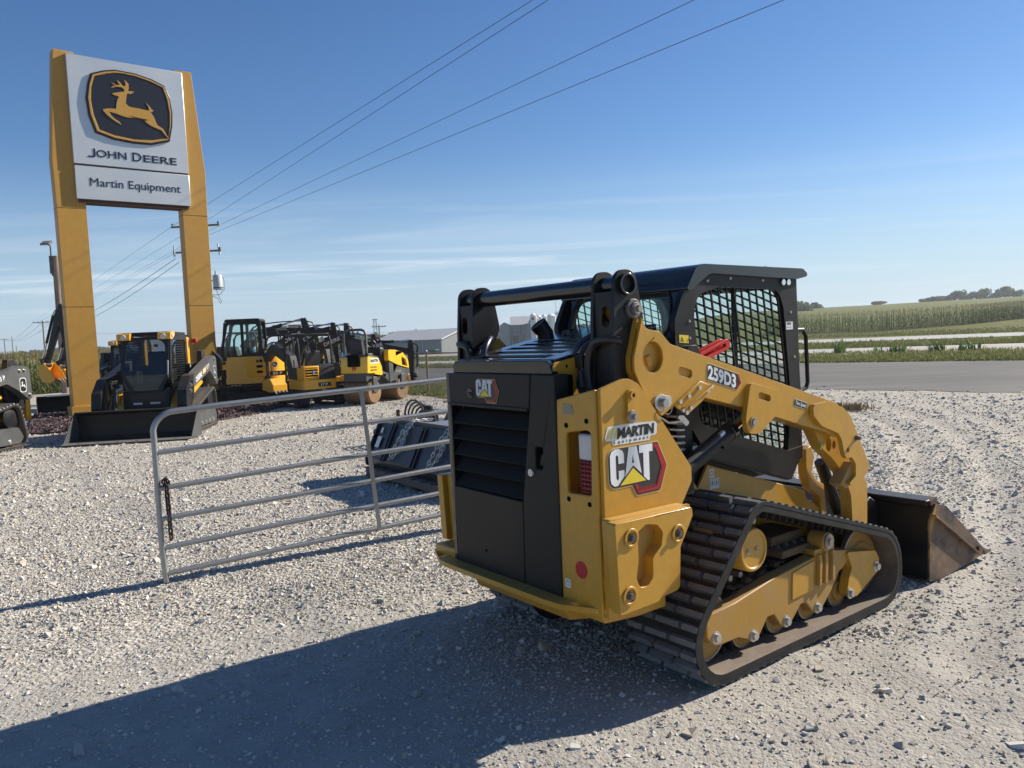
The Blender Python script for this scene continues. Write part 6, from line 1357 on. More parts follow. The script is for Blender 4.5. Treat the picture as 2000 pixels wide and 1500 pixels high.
def woods():
    # individual trees on the hill crest
    rg = random.Random(5); lab = ['first tree from the left on the hilltop row at right, low and bushy', 'second tree from the left in the hilltop row at right', 'third tree from the left in the hilltop row at right', 'fourth tree from the left in the hilltop row, just before the tallest', 'tall round tree near the middle of the hilltop row at right', 'tree right of the tall round one in the hilltop row', 'seventh tree from the left in the hilltop row at right', 'eighth tree from the left in the hilltop row, flat-topped', 'third tree from the right in the hilltop row', 'second tree from the right in the hilltop row, tall', 'rightmost tree of the hilltop row at the picture edge']
    for k, (px, hh, ww) in enumerate(((1812, 3.2, 9), (1830, 3.8, 9), (1848, 4.2, 9), (1860, 5.2, 8), (1872, 7.0, 9), (1888, 5.0, 9), (1906, 6.2, 9), (1926, 6.4, 10), (1945, 5.2, 9), (1966, 7.4, 10), (1985, 5.6, 9))):
        tree(px, 590, 425, hh, ww, 40+k, lab[k], 'trees on the hill crest')
    tree(1562, 600, 300, 8.0, 9, 61, 'dark tree at the hill edge just right of the cab', 'hill edge trees', z=float(hgt(*at_(1562, 600, 300).xy))-3.4); tree(1588, 602, 380, 4.4, 9, 62, 'small tree on the skyline right of the cab', 'hill edge trees', z=float(hgt(*at_(1588, 602, 380).xy))-1.4); tree(1714, 597, 420, 2.2, 9, 63, 'lone low bush on the bare hill skyline', 'hill edge trees')
    # far woods read as one mass
    V = []; F = []; o = 0; rg = np.random.default_rng(77)
    def add(px, py_top, d, w, n):
        nonlocal o
        q = at_(px, py_top, d); z0 = float(hgt(q.x, q.y)); h = max(4, q.z-z0); v, f = crown(n, w/2, w/2, h*.5, int(px*7+d), w*.07, 6); V.append(v+np.array([q.x, q.y, z0+h*.55])); F.append(f+o); o += len(v)
    for k in range(46): px = 560+7.6*k+rg.normal(0, 3); add(px, np.interp(px, [560, 640, 700, 770, 820, 900], [668, 652, 646, 648, 641, 642])+rg.normal(3, 2), 390+rg.uniform(-30, 30), 13, 420)
    for k in range(22): px = 560+8.6*k+rg.normal(0, 3); add(px, 668+rg.normal(0, 2), 300+rg.uniform(-15, 15), 11, 300)
    stuff(np_mesh('woodland', np.concatenate(V), np.concatenate(F), 'tree_leaf', smooth=False)); V = []; F = []; o = 0
    for k in range(34): px = -20+8*k+rg.normal(0, 3); add(px, np.interp(px, [0, 60, 120, 240], [691, 686, 680, 676])+rg.normal(0, 1.5), 600+rg.uniform(-40, 40), 18, 260)
    stuff(np_mesh('woodland', np.concatenate(V), np.concatenate(F), 'tree_leaf', smooth=False)); V = []; F = []; o = 0
    for k in range(26): px = 940+10*k+rg.normal(0, 4); add(px, 645-.046*(px-950)+rg.normal(-4, 2), 560+rg.uniform(-40, 40), 17, 240)
    stuff(np_mesh('woodland', np.concatenate(V), np.concatenate(F), 'tree_leaf', smooth=False))
woods()
# ------------------------------------------------------------------ stored construction machines
DEER = [(0.11, .82), (.43, .90), (.38, 1.0), (.07, .96), (.21, 1.04), (.10, 1.10), (.32, 1.08), (.25, 1.2), (.47, 1.05), (.44, 1.25), (.56, 1.13), (.54, .93), (.71, .93), (.51, .86), (.45, .57), (.6, .47), (1.07, .42), (1.0, .66), (1.2, .44), (1.11, .38), (1.28, .03), (1.56, -.32), (1.1, 0), (.89, .18), (.35, .2), (-.02, .3), (.3, -.05), (-.16, .3), (-.17, .35), (.18, .39), (.28, .74)]
def badge(parent, M, s, tall=True):
    """white-edged deer badge, width s"""
    e = empty('badge', parent=parent); h = s*1.65 if tall else s
    for k, mt, a, b in ((1.0, 'sticker_white', 0, .002), (.86, 'sticker_black', .002, .004)):
        r = fillet([(-s/2*k, -h/2+s/2*(1-k), s*.3), (s/2*k, -h/2+s/2*(1-k), s*.3), (s/2*k, h/2-s/2*(1-k), s*.3), (-s/2*k, h/2-s/2*(1-k), s*.3)], 4); m = MB().prism(r, 'z', a, b); m.xf(M); m.build('badge_field', mt, e)
    m = MB().prism([((x-.65)*s*.46, (y-.45)*s*.55) for x, y in DEER], 'z', .004, .006); m.xf(M); m.build('badge_deer', 'sticker_white', e)
def side_y(s, x, y, z, ang=0.0):
    """text frame on a side face: readable from outside; s=+1 left side, -1 right side"""
    d = Vector((-s*math.cos(ang), 0, math.sin(ang))); u = Vector((s*math.sin(ang), 0, math.cos(ang))); return frame_mat((x, y, z), d, u)
def grey_ctl(loc, rz, label, number, first='DEERE', group='dark grey and yellow track loaders'):
    """dark grey and yellow compact track loader with a wide bucket"""
    T = thing('track_loader', loc, rz, label, 'track loader', group)
    ctrl = [(-1.10, 0, .25), (1.02, 0, .24), (1.13, .46, .2), (-.88, .93, .2)]
    for s in (-1, 1):
        y0, y1 = sorted((s*.58, s*1.0)); track_unit(T, ctrl, y0, y1, .085, thick=.035, two=False, nubs=False)
        m = MB().prism(fillet([(-.92, .22, .06), (-.82, .11, .05), (.88, .11, .05), (.98, .24, .06), (.90, .40, .06), (-.80, .42, .06)], 3), 'y', s*.68, s*.985); fr = m.build('track_frame', 'deere_grey', T, bevel=.008)
        for x in (-.55, -.25, .05, .35, .62): MB().lathe([(.02, -.10), (.105, -.10), (.105, .10), (.02, .10)], (x, s*.83, .165), 16, 'y').build('roller', 'dark_grey_steel', T); bolt_mb(MB(), (x, s*.985, .17), (0, s, 0), .03, .02).build('roller_bolt', 'zinc', fr)
        MB().lathe([(.03, -.12), (.19, -.12), (.19, .12), (.03, .12)], (.80, s*.80, .29), 20, 'y').build('idler_wheel', 'deere_black', T); MB().lathe([(.03, -.12), (.22, -.12), (.22, .10), (.12, .13), (.03, .13)], (-.76, s*.80, .62), 20, 'y').build('drive_sprocket', 'deere_black', T)
        # fender and lower body
        MB().prism([(-1.0, .98), (-.72, 1.02), (.30, .92), (.75, .62), (.80, .35), (-1.0, .35)], 'y', s*.46, s*.60).build('lower_body', 'deere_yellow', T, bevel=.012)
        MB().prism([(.30, .60), (.86, .42), (.84, .64), (.55, .82), (.30, .95)], 'y', s*.60, s*.66).build('step_panel', 'deere_yellow', T, bevel=.01)
        MB().prism([(-.70, .985), (.58, .655), (.60, .88), (-.15, 1.03), (-.70, 1.05)], 'y', s*.58, s*.775).build('fender', 'deere_yellow', T, bevel=.012)
        # tower and arm
        MB().prism([(-1.32, .75), (-.95, .70), (-.82, 1.15), (-.95, 1.72), (-1.12, 1.74), (-1.36, 1.2)], 'y', s*.62, s*.74).build('rear_tower', 'deere_black', T, bevel=.01)
        am = empty('lift_arm', parent=T)
        ap = fillet([(-1.22, 1.55, .06), (-1.02, 1.60, .04), (.62, 1.20, .03), (.74, 1.10, .03), (.74, .96, .02), (.1, 1.10, .08), (-.62, 1.27, .15), (-.90, 1.12, .10), (-1.16, .92, .03), (-1.24, .96, .02)], 4)
        MB().prism(ap, 'y', s*.78, s*.97).build('arm_box', 'deere_grey', am, bevel=.018)
        MB().prism(fillet([(.50, 1.26, .03), (.78, 1.22, .05), (1.12, .94, .05), (1.18, .64, .05), (.98, .26, .04), (.84, .26, .04), (.80, .62, .05), (.58, .80, .05)], 4), 'y', s*.74, s*.93).build('front_leg', 'deere_black', am, bevel=.012)
        for x, z in ((.82, 1.02), (.86, .90), (.92, .55)): bolt_mb(MB(), (x, s*.93, z), (0, s, 0), .035, .03).build('pivot_bolt', 'steel', am)
        for x, z in ((-1.08, 1.50), (-.96, 1.50), (-1.18, 1.02)): bolt_mb(MB(), (x, s*.97, z), (0, s, 0), .026, .03).build('pivot_bolt', 'steel', am)
        sl = math.atan2(.40, 1.64)
        badge(am, side_y(s, -1.02, s*.9715, 1.22, 0), .17)
        if s > 0:
            lettering('arm_lettering', first, am, side_y(1, .52, .971, 1.06, sl), .105, .50, 'sticker_white', .003, .03); lettering('arm_lettering', number, am, side_y(1, -.36, .971, 1.295, sl), .085, .24, 'sticker_white', .003, .02)
            m = MB().prism([(0, 0), (.26, .0), (.30, .1), (.04, .1)], 'z', 0, .003); m.xf(side_y(1, -.02, .971, 1.20, sl)); m.build('arm_decal', 'sticker_cream', am)
        m = MB().cyl((.95, s*.52, .98), (1.13, s*.52, .42), .055, n=14); c = m.build('tilt_cylinder', 'deere_black', T); MB().cyl((1.08, s*.52, .60), (1.18, s*.52, .28), .032, n=12).build('tilt_rod', 'chrome', c)
    # body, cab
    MB().box2((-1.15, -.46, .35), (.72, .46, .95)).build('frame', 'deere_black', T, bevel=.02); MB().prism([(-1.42, .55), (-1.45, 1.25), (-1.15, 1.45), (-.45, 1.45), (-.45, .55)], 'y', -.60, .60).build('engine_hood', 'deere_black', T, bevel=.03)
    MB().box2((-1.52, -.70, .50), (-1.40, .70, .95)).build('rear_bumper', 'deere_yellow', T, bevel=.03)
    cab = empty('cab', parent=T)
    for s in (-1, 1):
        sd = MB().prism(fillet([(-.62, 1.0, .03), (.55, .95, .03), (.66, 1.25, .05), (.52, 2.08, .08), (-.62, 2.08, .06)], 4), 'y', s*.47, s*.50, [fillet([(-.50, 1.12, .05), (.46, 1.08, .05), (.54, 1.28, .05), (.42, 1.98, .06), (-.50, 1.98, .06)], 4)]).build('cab_side', 'deere_black', cab, bevel=.008)
        for z in [1.15+.052*k for k in range(16)]: MB().box2((-.52, s*.484, z), (.53-.14*(z-1.2), s*.490, z+.014)).build('guard_bar', 'deere_black', sd)
        for x in [-.42+.14*k for k in range(7)]: MB().box2((x, s*.478, 1.1), (x+.014, s*.484, 1.99)).build('guard_bar', 'deere_black', sd)
        MB().box2((-.78, s*.40, 1.0), (-.62, s*.52, 2.04)).build('rear_pillar', 'deere_yellow', cab, bevel=.02)
        b_ = MB().prism(fillet([(.50, 2.0, .03), (.64, 2.0, .03), (.62, 2.14, .03), (.35, 2.17, .03), (.30, 2.10, .02)], 3), 'y', s*.28, s*.54).build('roof_corner', 'deere_yellow', cab, bevel=.015)
        MB().cyl((.60, s*.40, 2.07), (.66, s*.40, 2.06), .055, n=16).build('work_lamp', 'lamp_white', b_); MB().cyl((.50, s*.53, 2.08), (.50, s*.56, 2.08), .045, n=14).build('side_work_lamp', 'lamp_white', b_)
        MB().box((-.78, s*.62, 1.95), (.10, .14, .10)).build('rear_lamp', 'sticker_red', cab, bevel=.02)
    MB().prism(fillet([(-.72, 2.08, .03), (.52, 2.10, .02), (.50, 2.165, .03), (-.70, 2.15, .03)], 3), 'y', -.46, .46).build('cab_roof', 'deere_black', cab, bevel=.02)
    # front door
    fr = lambda y, z: (.66-.17*max(0, (z-1.25)/.83), y, z)
    dout = fillet([(-.47, 2.06, .10), (.47, 2.06, .10), (.47, 1.25, .05), (.22, .72, .08), (-.22, .72, .08), (-.47, 1.25, .05)], 4); dinn = fillet([(-.40, 2.0, .18), (.40, 2.0, .18), (.41, 1.28, .05), (.20, .90, .10), (-.20, .90, .10), (-.41, 1.28, .05)], 4)
    FX = lambda u, v, w: (.67-.16*max(0., (v-1.2))/.86+w, u, v)
    MB().prism(dout, FX, 0, .03, [dinn]).build('door_frame', 'deere_black', cab, bevel=.006); MB().sheet(dinn, FX, .012).build('door_glass', 'glass_dark', cab, smooth=False)
    MB().box2((.56, -.46, .45), (.74, .46, .92)).build('front_panel', 'deere_black', T, bevel=.02); MB().box2((.742, -.26, .66), (.746, -.08, .70)).build('panel_sticker', 'sticker_white', T); MB().box2((.742, .08, .66), (.746, .28, .70)).build('panel_sticker', 'sticker_white', T)
    MB().tube([(.70, .46, 1.20), (.74, .47, 1.25), (.70, .47, 1.50), (.66, .46, 1.55)], .015, 8).build('grab_handle', 'steel', cab)
    st = MB().box2((-.30, -.26, 1.0), (.15, .26, 1.15)).build('operator_seat', 'seat_vinyl', cab, bevel=.04); MB().box2((-.36, -.24, 1.12), (-.24, .24, 1.75)).build('seat_back', 'seat_vinyl', st, bevel=.05)
    for s in (-1, 1): MB().box2((-.1, s*.30, 1.05), (.25, s*.42, 1.35)).build('console', 'plastic_black', cab, bevel=.03)
    MB().add([(-.64, -.46, 1.2), (-.64, .46, 1.2), (-.64, .46, 2.05), (-.64, -.46, 2.05)], [(0, 1, 2, 3)]).build('rear_glass', 'glass_dark', cab, smooth=False)
    # coupler and bucket
    MB().box2((1.0, -.60, .16), (1.16, .60, .52)).build('coupler', 'deere_black', T, bevel=.02)
    bk = empty('bucket', parent=T); W = 1.18
    prof = [(1.98, .035), (1.95, .015), (1.32, .01), (1.20, .08), (1.17, .35), (1.22, .55), (1.34, .60)]; inn = [(1.33, .57), (1.25, .53), (1.205, .35), (1.23, .11), (1.33, .04), (1.96, .045)]
    MB().prism(prof+inn, 'y', -W, W).build('bucket_shell', 'black_paint', bk)
    for s in (-1, 1): MB().prism([(1.20, .02), (1.17, .35), (1.22, .57), (1.36, .58), (1.90, .06), (1.98, .03), (1.3, .008)], 'y', s*W, s*(W+.016)).build('bucket_side', 'deere_grey', bk, bevel=.003)
    MB().prism([(1.90, .010), (2.03, .020), (2.03, .034), (1.90, .060)], 'y', -W-.016, W+.016).build('cutting_edge', 'dark_grey_steel', bk)
    for k in range(6): bolt_mb(MB(), (1.95, -.9+.36*k, .040), (0, 0, 1), .025, .012).build('edge_bolt', 'deere_black', bk)
    MB().box2((1.24, -W, .575), (1.38, W, .605)).build('top_lip', 'black_paint', bk, bevel=.006)
    return T
grey_ctl((-7.72, 17.15, 0), R(-83.5), 'dark grey and yellow track loader facing the camera between the sign posts', '331 P')
grey_ctl((-10.60, 14.45, 0), R(-98), 'dark grey track loader cut off by the left picture edge', '333 P')
grey_ctl((-12.75, 26.6, 0), R(-78), 'yellow-roofed track loader mostly hidden behind the left sign post', '325 P')
def mini_ex(loc, rz, label, s=1.0, cab='canopy', boom=((.55, .9), (1.0, 2.2), (2.5, 2.35), (3.2, 1.4)), arm=(2.9, .9), bucket=True, number='', swing=0.0, text='DEERE', curl=-70, group='compact excavators', bw=.24, back=True, flip=1):
    """compact excavator: x forward; boom is a side polyline (x, z), arm tip (x, z)"""
    T = thing('excavator', loc, rz, label, 'excavator', group); S = lambda *a: tuple(v*s for v in a)
    for k in (-1, 1):
        y0, y1 = sorted((k*.45*s, k*.78*s)); ct = [(-.95*s, .0, .22*s), (.95*s, .0, .22*s), (.95*s, .46*s, .22*s), (-.95*s, .46*s, .22*s)]
        track_unit(T, ct, y0, y1, .10*s, thick=.03, two=False, nubs=False, lugmat='rubber', lug=.018)
        f = MB().box2(S(-.62, k*.5, .12), S(.62, k*.74, .34)).build('track_frame', 'deere_black', T, bevel=.02)
        for x in (-.73, .73): MB().lathe([(.03, -.10*s), (.17*s, -.10*s), (.17*s, .10*s), (.03, .10*s)], S(x, k*.615, .23), 16, 'y').build('idler_wheel', 'deere_black', T)
    MB().box2(S(-.45, -.5, .25), S(.45, .5, .46)).build('car_body', 'deere_black', T, bevel=.02); MB().cyl(S(0, 0, .44), S(0, 0, .56), .36*s, n=24).build('slew_ring', 'dark_grey_steel', T)
    bl = MB().prism([(1.18*s, .02), (1.22*s, .02), (1.26*s, .2*s), (1.20*s, .38*s), (1.17*s, .2*s)], 'y', -.8*s, .8*s).build('dozer_blade', 'deere_grey', T)
    for k in (-1, 1): MB().bar(S(.4, k*.3, .28), S(1.18, k*.4, .2), .07*s, .09*s).build('blade_arm', 'deere_grey', bl)
    # house with rounded counterweight
    hp = fillet([(.62*s, -.62*s, .12*s), (.62*s, .62*s, .12*s), (-.15*s, .76*s, .2*s), (-.80*s, .62*s, .35*s), (-1.0*s, .0, .8*s), (-.80*s, -.62*s, .35*s), (-.15*s, -.76*s, .2*s)], 5)
    boxy = number.startswith('17')
    if boxy: hp = fillet([(.55*s, -.52*s, .1*s), (.55*s, .52*s, .1*s), (-.80*s, .56*s, .08*s), (-.86*s, .0, .5*s), (-.80*s, -.56*s, .08*s)], 4)
    hs = MB().prism(hp, 'z', .56*s, (.86 if boxy else .72)*s).build('house_base', 'deere_yellow', T, bevel=.02*s)
    lim = .60*s if cab == 'cab' else -.12*s
    hq = [(min(x, lim), y) for x, y in hp]; ht = 1.30 if cab == 'cab' else 1.12
    if boxy:
        g = MB().box2(S(-.79, .02, .86), S(-.22, .54, 1.30)).build('engine_cover', 'deere_yellow', T, bevel=.03*s); MB().box2(S(-.80, .08, .92), S(-.785, .48, 1.24)).build('grille_recess', 'void_black', g)
        for i in range(4): MB().box2(S(-.815, .07, .935+.085*i), S(-.79, .49, .965+.085*i)).build('grille_slat', 'deere_yellow', g)
        MB().box((-.82*s, .22*s, 1.10*s), (.006, .05, .09)).build('blue_tag', 'tag_blue', g)
        MB().prism(fillet([(-.80*s, .86*s, .02), (-.22*s, .86*s, .02), (-.22*s, 1.32*s, .1*s), (-.70*s, 1.32*s, .14*s)], 4), 'y', -.54*s, .0).build('side_cover', 'deere_black', T, bevel=.04*s)
    else:
        MB().prism([(x*.985, y*.985) for x, y in hq], 'z', .72*s, ht*s).build('engine_cover', 'deere_yellow', T, bevel=.05*s)
        MB().prism([(min(x, -.1*s)*.94-.01, y*.9) for x, y in hq], 'z', ht*s, (ht+.11)*s).build('cover_top', 'deere_black', T, bevel=.05*s)
    for k in ((-1, 1) if not boxy else ()):
        d = MB().prism(fillet([(-.62*s, .75*s, .04), (.0, .75*s, .04), (.05*s, (ht-.05)*s, .04), (-.60*s, (ht-.05)*s, .04)], 3), 'y', k*.735*s, k*.760*s).build('service_door', 'deere_yellow', T, bevel=.012)
        for i in range(3): MB().prism(slot(-.34*s, (ht-.13-.15*i)*s, .17*s, .07*s), 'y', k*.760*s, k*.764*s).build('vent', 'void_black', d)
        if k > 0: MB().box((-.33*s, k*.766*s, 1.18*s), (.04, .004, .055)).build('blue_tag', 'tag_blue', d)
    if number:
        for k, ang in (((1, 180),) if not boxy else ()):
            M = frame_mat((-.60*s, .745*s, .745*s), (-1, -.40, 0), (0, 0, 1)); m = MB().prism([(0, 0), (.44*s, 0), (.40*s, .13*s), (0, .13*s)], 'z', .02, .03); m.xf(M); m.build('number_plate', 'sticker_black', T); lettering('number_lettering', number, T, M @ Matrix.Translation((.07*s, .03*s, .032)), .075*s, .26*s, 'sticker_white', .004, .03)
            badge(T, frame_mat((-.74*s, .74*s, 1.06*s), (-1, -.42, 0), (0, 0, 1)), .15*s, False)
        # rear face of the counterweight
        M = frame_mat(((-.872 if boxy else -1.0)*s, (.10 if boxy else .22)*s, (.64 if boxy else .60)*s), (0, -1, 0), (0, 0, 1)); m = MB().prism([(0, 0), (.44*s, 0), (.40*s, .12*s), (0, .12*s)], 'z', -.08, .004); m.xf(M); m.build('number_plate', 'sticker_black', T); lettering('number_lettering', number, T, M @ Matrix.Translation((.08*s, .025*s, .006)), .07*s, .22*s, 'sticker_white', .004, .03)
    # seat and canopy or cab
    st = MB().box2(S(-.22, -.25, 1.0), S(.22, .25, 1.16)).build('operator_seat', 'seat_vinyl', T, bevel=.04); MB().prism(fillet([(-.30*s, 1.12*s, .03), (-.16*s, 1.12*s, .03), (-.26*s, 1.78*s, .06), (-.38*s, 1.78*s, .06)], 4), 'y', -.23*s, .23*s).build('seat_back', 'seat_vinyl', st, bevel=.04)
    for k in (-1, 1): MB().box2(S(.0, k*.32, .75), S(.35, k*.45, 1.25)).build('console', 'plastic_black', T, bevel=.02); MB().tube([S(.3, k*.38, 1.2), S(.34, k*.38, 1.5)], .02*s, 7).build('joystick', 'plastic_black', T)
    ct = 2.28*s
    if cab == 'canopy':
        for k in (-1, 1):
            MB().tube([S(-.55, k*.55, 1.25), S(-.50, k*.55, 2.05), S(-.42, k*.55, 2.22), S(-.25, k*.55, 2.28), S(.45, k*.55, 2.28), S(.58, k*.55, 2.20), S(.62, k*.55, 2.0), S(.60, k*.55, .75)], .035*s, 9).build('canopy_post', 'deere_black', T)
        MB().prism(fillet([(-.5*s, -.56*s, .1), (.56*s, -.56*s, .1), (.56*s, .56*s, .1), (-.5*s, .56*s, .1)], 3), 'z', 2.28*s, 2.33*s).build('canopy_roof', 'deere_black', T, bevel=.02)
    elif cab == 'cab':
        cb = empty('cab', parent=T)
        po = fillet([(-.42*s, 1.30*s, .05), (.64*s, 1.20*s, .05), (.70*s, 1.5*s, .08), (.52*s, 2.28*s, .15), (-.40*s, 2.28*s, .18)], 4); wi = fillet([(-.34*s, 1.40*s, .05), (.06*s, 1.40*s, .05), (.06*s, 2.20*s, .05), (-.32*s, 2.20*s, .14)], 4); w2 = fillet([(.14*s, 1.34*s, .05), (.58*s, 1.30*s, .05), (.62*s, 1.5*s, .08), (.47*s, 2.20*s, .10), (.14*s, 2.20*s, .05)], 4)
        for k in (-.10, .60):
            MB().prism(po, 'y', k*s-.02, k*s+.02, [wi, w2]).build('cab_side', 'deere_black', cb, bevel=.008); MB().sheet(wi, 'y', k*s).build('side_glass', 'glass_green', cb, smooth=False); MB().sheet(w2, 'y', k*s).build('side_glass', 'glass_green', cb, smooth=False)
        MB().prism(fillet([(-.42*s, 2.25*s, .05), (.56*s, 2.25*s, .05), (.52*s, 2.34*s, .08), (-.38*s, 2.34*s, .08)], 3), 'y', -.16*s, .66*s).build('cab_roof', 'deere_black', cb, bevel=.03)
        for x0, x1, z0, z1 in ((-.40, -.38, 1.3, 2.25), (.66, .54, 1.3, 2.25)):
            for k in (-.10, .60): MB().bar(S(x0, k, z0), S(x1, k, z1), .06*s, .06*s).build('cab_pillar', 'deere_black', cb)
        MB().box2(S(.30, .62, 1.3), S(.34, .66, 1.8)).build('grab_handle', 'deere_black', cb)
    # boom, arm, cylinders (swung about the post by `swing`)
    Rz = Matrix.Translation((.70*s, -.0, 0)) @ Matrix.Rotation(swing, 4, 'Z'); B = [(x*s, z*s) for x, z in boom]; A1 = (arm[0]*s, arm[1]*s)
    bm = empty('boom', parent=T); bm.matrix_local = Rz
    MB().box2(S(-.12, -.14, .55), S(.14, .14, .95)).build('swing_post', 'deere_black', bm, bevel=.03)
    w = [.17, .24, .20, .13]; P = [Vector(p) for p in B]; top = []; low = []
    for i, p in enumerate(P):
        d = ((P[min(i+1, len(P)-1)]-P[max(i-1, 0)])).normalized(); n = Vector((-d.y, d.x)); hw = w[min(i, 3)]*s*.80; top.append(tuple(p+n*hw)); low.append(tuple(p-n*hw))
    MB().prism(fillet([(x, z, .10) for x, z in top]+[(x, z, .10) for x, z in reversed(low)], 4), 'y', -bw*s/2, bw*s/2).build('boom_box', 'deere_black', bm, bevel=.012)
    e = P[-1]; a1 = Vector(A1); ad = (a1-e).normalized(); an = Vector((-ad.y, ad.x)); b0 = e-ad*.42*s
    sg = 1 if an.x > 0 else -1; an *= sg
    ap = [b0+an*.10*s, b0-an*.06*s, e-an*.13*s, a1-an*.06*s, a1+an*.05*s, e+an*.13*s]
    MB().prism([tuple(p) for p in ap], 'y', -.08*s, .08*s).build('dipper_arm', 'deere_black', bm, bevel=.01)
    def cyl(p, q, r, y=0, nm='hydraulic_cylinder'):
        p = Vector(p); q = Vector(q); m_ = p.lerp(q, .62); c = MB().cyl((p.x, y, p.y), (m_.x, y, m_.y), r, n=12).build(nm, 'deere_black', bm); MB().cyl((m_.x, y, m_.y), (q.x, y, q.y), r*.5, n=10).build('rod', 'chrome', c)
    mid = P[1].lerp(P[2], .25) if len(P) > 2 else P[0].lerp(P[1], .5); dn = (P[-1]-P[1]).normalized(); nn = Vector((-dn.y, dn.x)); nn *= (1 if nn.y > 0 else -1)
    cyl(mid+nn*.26*s, b0+an*.02*s, .055*s); cyl((P[0].x+.25*s, P[0].y-.15*s), P[1].lerp(P[2], .35)-nn*.10*s, .055*s)
    cyl(e+an*.24*s+ad*.05*s, a1+an*.20*s-ad*.10*s, .045*s)
    for k in range(3):
        y = (-.07+.07*k)*s; hz_ = [mid+nn*.16*s, P[2]+nn*.22*s if len(P) > 2 else e+nn*.2*s, e+nn*.30*s+dn*.10*s, e+dn*.22*s-nn*.05*s, e+ad*.3*s+an*.15*s]; pts = []
        H = [Vector((p.x, y, p.y)) for p in hz_]
        for i in range(len(H)-1):
            for q in range(5):
                t = q/5; p0, p1, p2, p3 = H[max(0, i-1)], H[i], H[i+1], H[min(len(H)-1, i+2)]; pts.append(.5*((2*p1)+(p2-p0)*t+(2*p0-5*p1+4*p2-p3)*t*t+(3*p1-p0-3*p2+p3)*t**3))
        MB().tube(pts, .016*s, 6).build('hose', 'hose_black', bm)
    if text:
        i = 1 if len(P) > 2 else 0; pm = P[i].lerp(P[i+1], .28); d = (P[i+1]-P[i]).normalized()
        for k in (-1, 1):
            M = frame_mat((pm.x, k*(bw*s/2+.002), pm.y-.05*s), (d.x, 0, d.y), (-d.y, 0, d.x)) if k < 0 else frame_mat((pm.x+d.x*.72*s, (bw*s/2+.002), pm.y+d.y*.72*s-.05*s), (-d.x, 0, -d.y), (-d.y, 0, d.x)); lettering('boom_lettering', text, bm, M, .13*s, .72*s, 'sticker_white', .003, .03)
    # linkage and bucket
    if bucket:
        ba = math.atan2(ad.y, ad.x)+R(curl); bd = Vector((math.cos(ba), math.sin(ba))); bn = Vector((-bd.y, bd.x))*flip
        f = lambda u, v: tuple(a1+bd*u*s+bn*v*s)
        pr = [f(0, .1), f(0, -.12), f(.16, -.30), f(.42, -.38), f(.66, -.20), f(.72, .02), f(.66, .0), f(.60, -.15), f(.40, -.28), f(.2, -.22), f(.08, .0)]
        bk = empty('bucket', parent=bm)
        MB().prism(pr, 'y', -.26*s, .26*s).build('bucket_shell', 'deere_yellow', bk, bevel=.008)
        for k in (-1, 1): MB().prism([f(0, .12), f(0, -.12), f(.16, -.30), f(.42, -.38), f(.66, -.20), f(.72, .02), f(.45, .10)], 'y', k*.26*s, k*.275*s).build('bucket_side', 'deere_yellow', bk, bevel=.004)
        for k in range(4): y = (-.21+.14*k)*s; MB().prism([f(.66, .04), f(.70, -.03), f(.84, .05)], 'y', y-.03*s, y+.03*s).build('tooth', 'dark_grey_steel', bk)
        l0 = a1-ad*.28*s; l1 = a1+an*.20*s-ad*.10*s; l2 = Vector(f(.02, -.13)) if (Vector(f(.02, -.13))-l1).length < .5*s else Vector(f(.02, .1))
        for k in (-1, 1): MB().bar((l0.x, k*.10*s, l0.y), (l1.x, k*.10*s, l1.y), .03*s, .06*s).build('link_bar', 'deere_black', bm); MB().bar((l1.x, k*.07*s, l1.y), (l2.x, k*.07*s, l2.y), .03*s, .07*s).build('link_bar', 'deere_black', bm)
        MB().prism(circ(a1.x, a1.y, .10*s, 14), 'y', -.14*s, .14*s).build('coupler', 'deere_black', bm, bevel=.01)
    return T
def gp(px, d): q = at_depth(px, 700, d); return (q.x, q.y, 0)
mini_ex(gp(492, 25.0), R(187), 'yellow cab excavator with a rounded counterweight marked 30', 1.12, 'cab', ((.30, .75), (.30, 1.2), (.75, 1.75), (1.2, 1.6)), (1.3, .6), number='30 P', text='')
mini_ex(gp(603, 22.6), R(128), 'small yellow canopy excavator marked 17, next to the roller', .88, 'canopy', ((.30, .8), (.55, 1.5), (1.5, 1.9), (2.1, 1.5)), (2.0, .6), number='17 P', text='', swing=R(10))
mini_ex(gp(478, 30.5), R(4), 'black boomed canopy excavator standing behind the one marked 30', 1.0, 'canopy', ((.30, .8), (.65, 1.75), (1.55, 2.22), (2.75, 2.12)), (2.85, .8), number='')
mini_ex(gp(560, 28.0), R(-14), 'excavator behind the small one marked 17, boom stretched to the right', .92, 'canopy', ((.25, .8), (.75, 1.75), (1.6, 2.05), (2.95, 1.75)), (2.9, .5), number='')
mini_ex(gp(432, 36), R(5), 'largest excavator, its long black boom level above the one marked 30', 1.45, 'none', ((.25, .8), (.1, 1.2), (.55, 1.66), (2.0, 1.62)), (2.3, .6), number='')
mini_ex(gp(655, 26.5), R(-12), 'excavator behind the roller, black boom dropping to the right', .88, 'none', ((.25, .8), (.45, 1.62), (1.0, 1.78), (2.35, 1.55)), (2.35, .5), number='')
mini_ex(gp(192, 27.0), R(172), 'left one of two excavators whose yellow buckets hang beside the sign', 1.0, 'none', ((.25, .8), (.30, 2.2), (.45, 2.95), (.62, 3.10)), (1.25, 1.45), number='', text='', curl=-62, flip=-1)
mini_ex(gp(212, 29.0), R(176), 'farther one of two excavators whose yellow buckets hang beside the sign', 1.0, 'none', ((.25, .8), (.25, 2.1), (.35, 2.75), (.50, 2.85)), (1.10, 1.35), number='', text='', curl=-62, flip=-1)
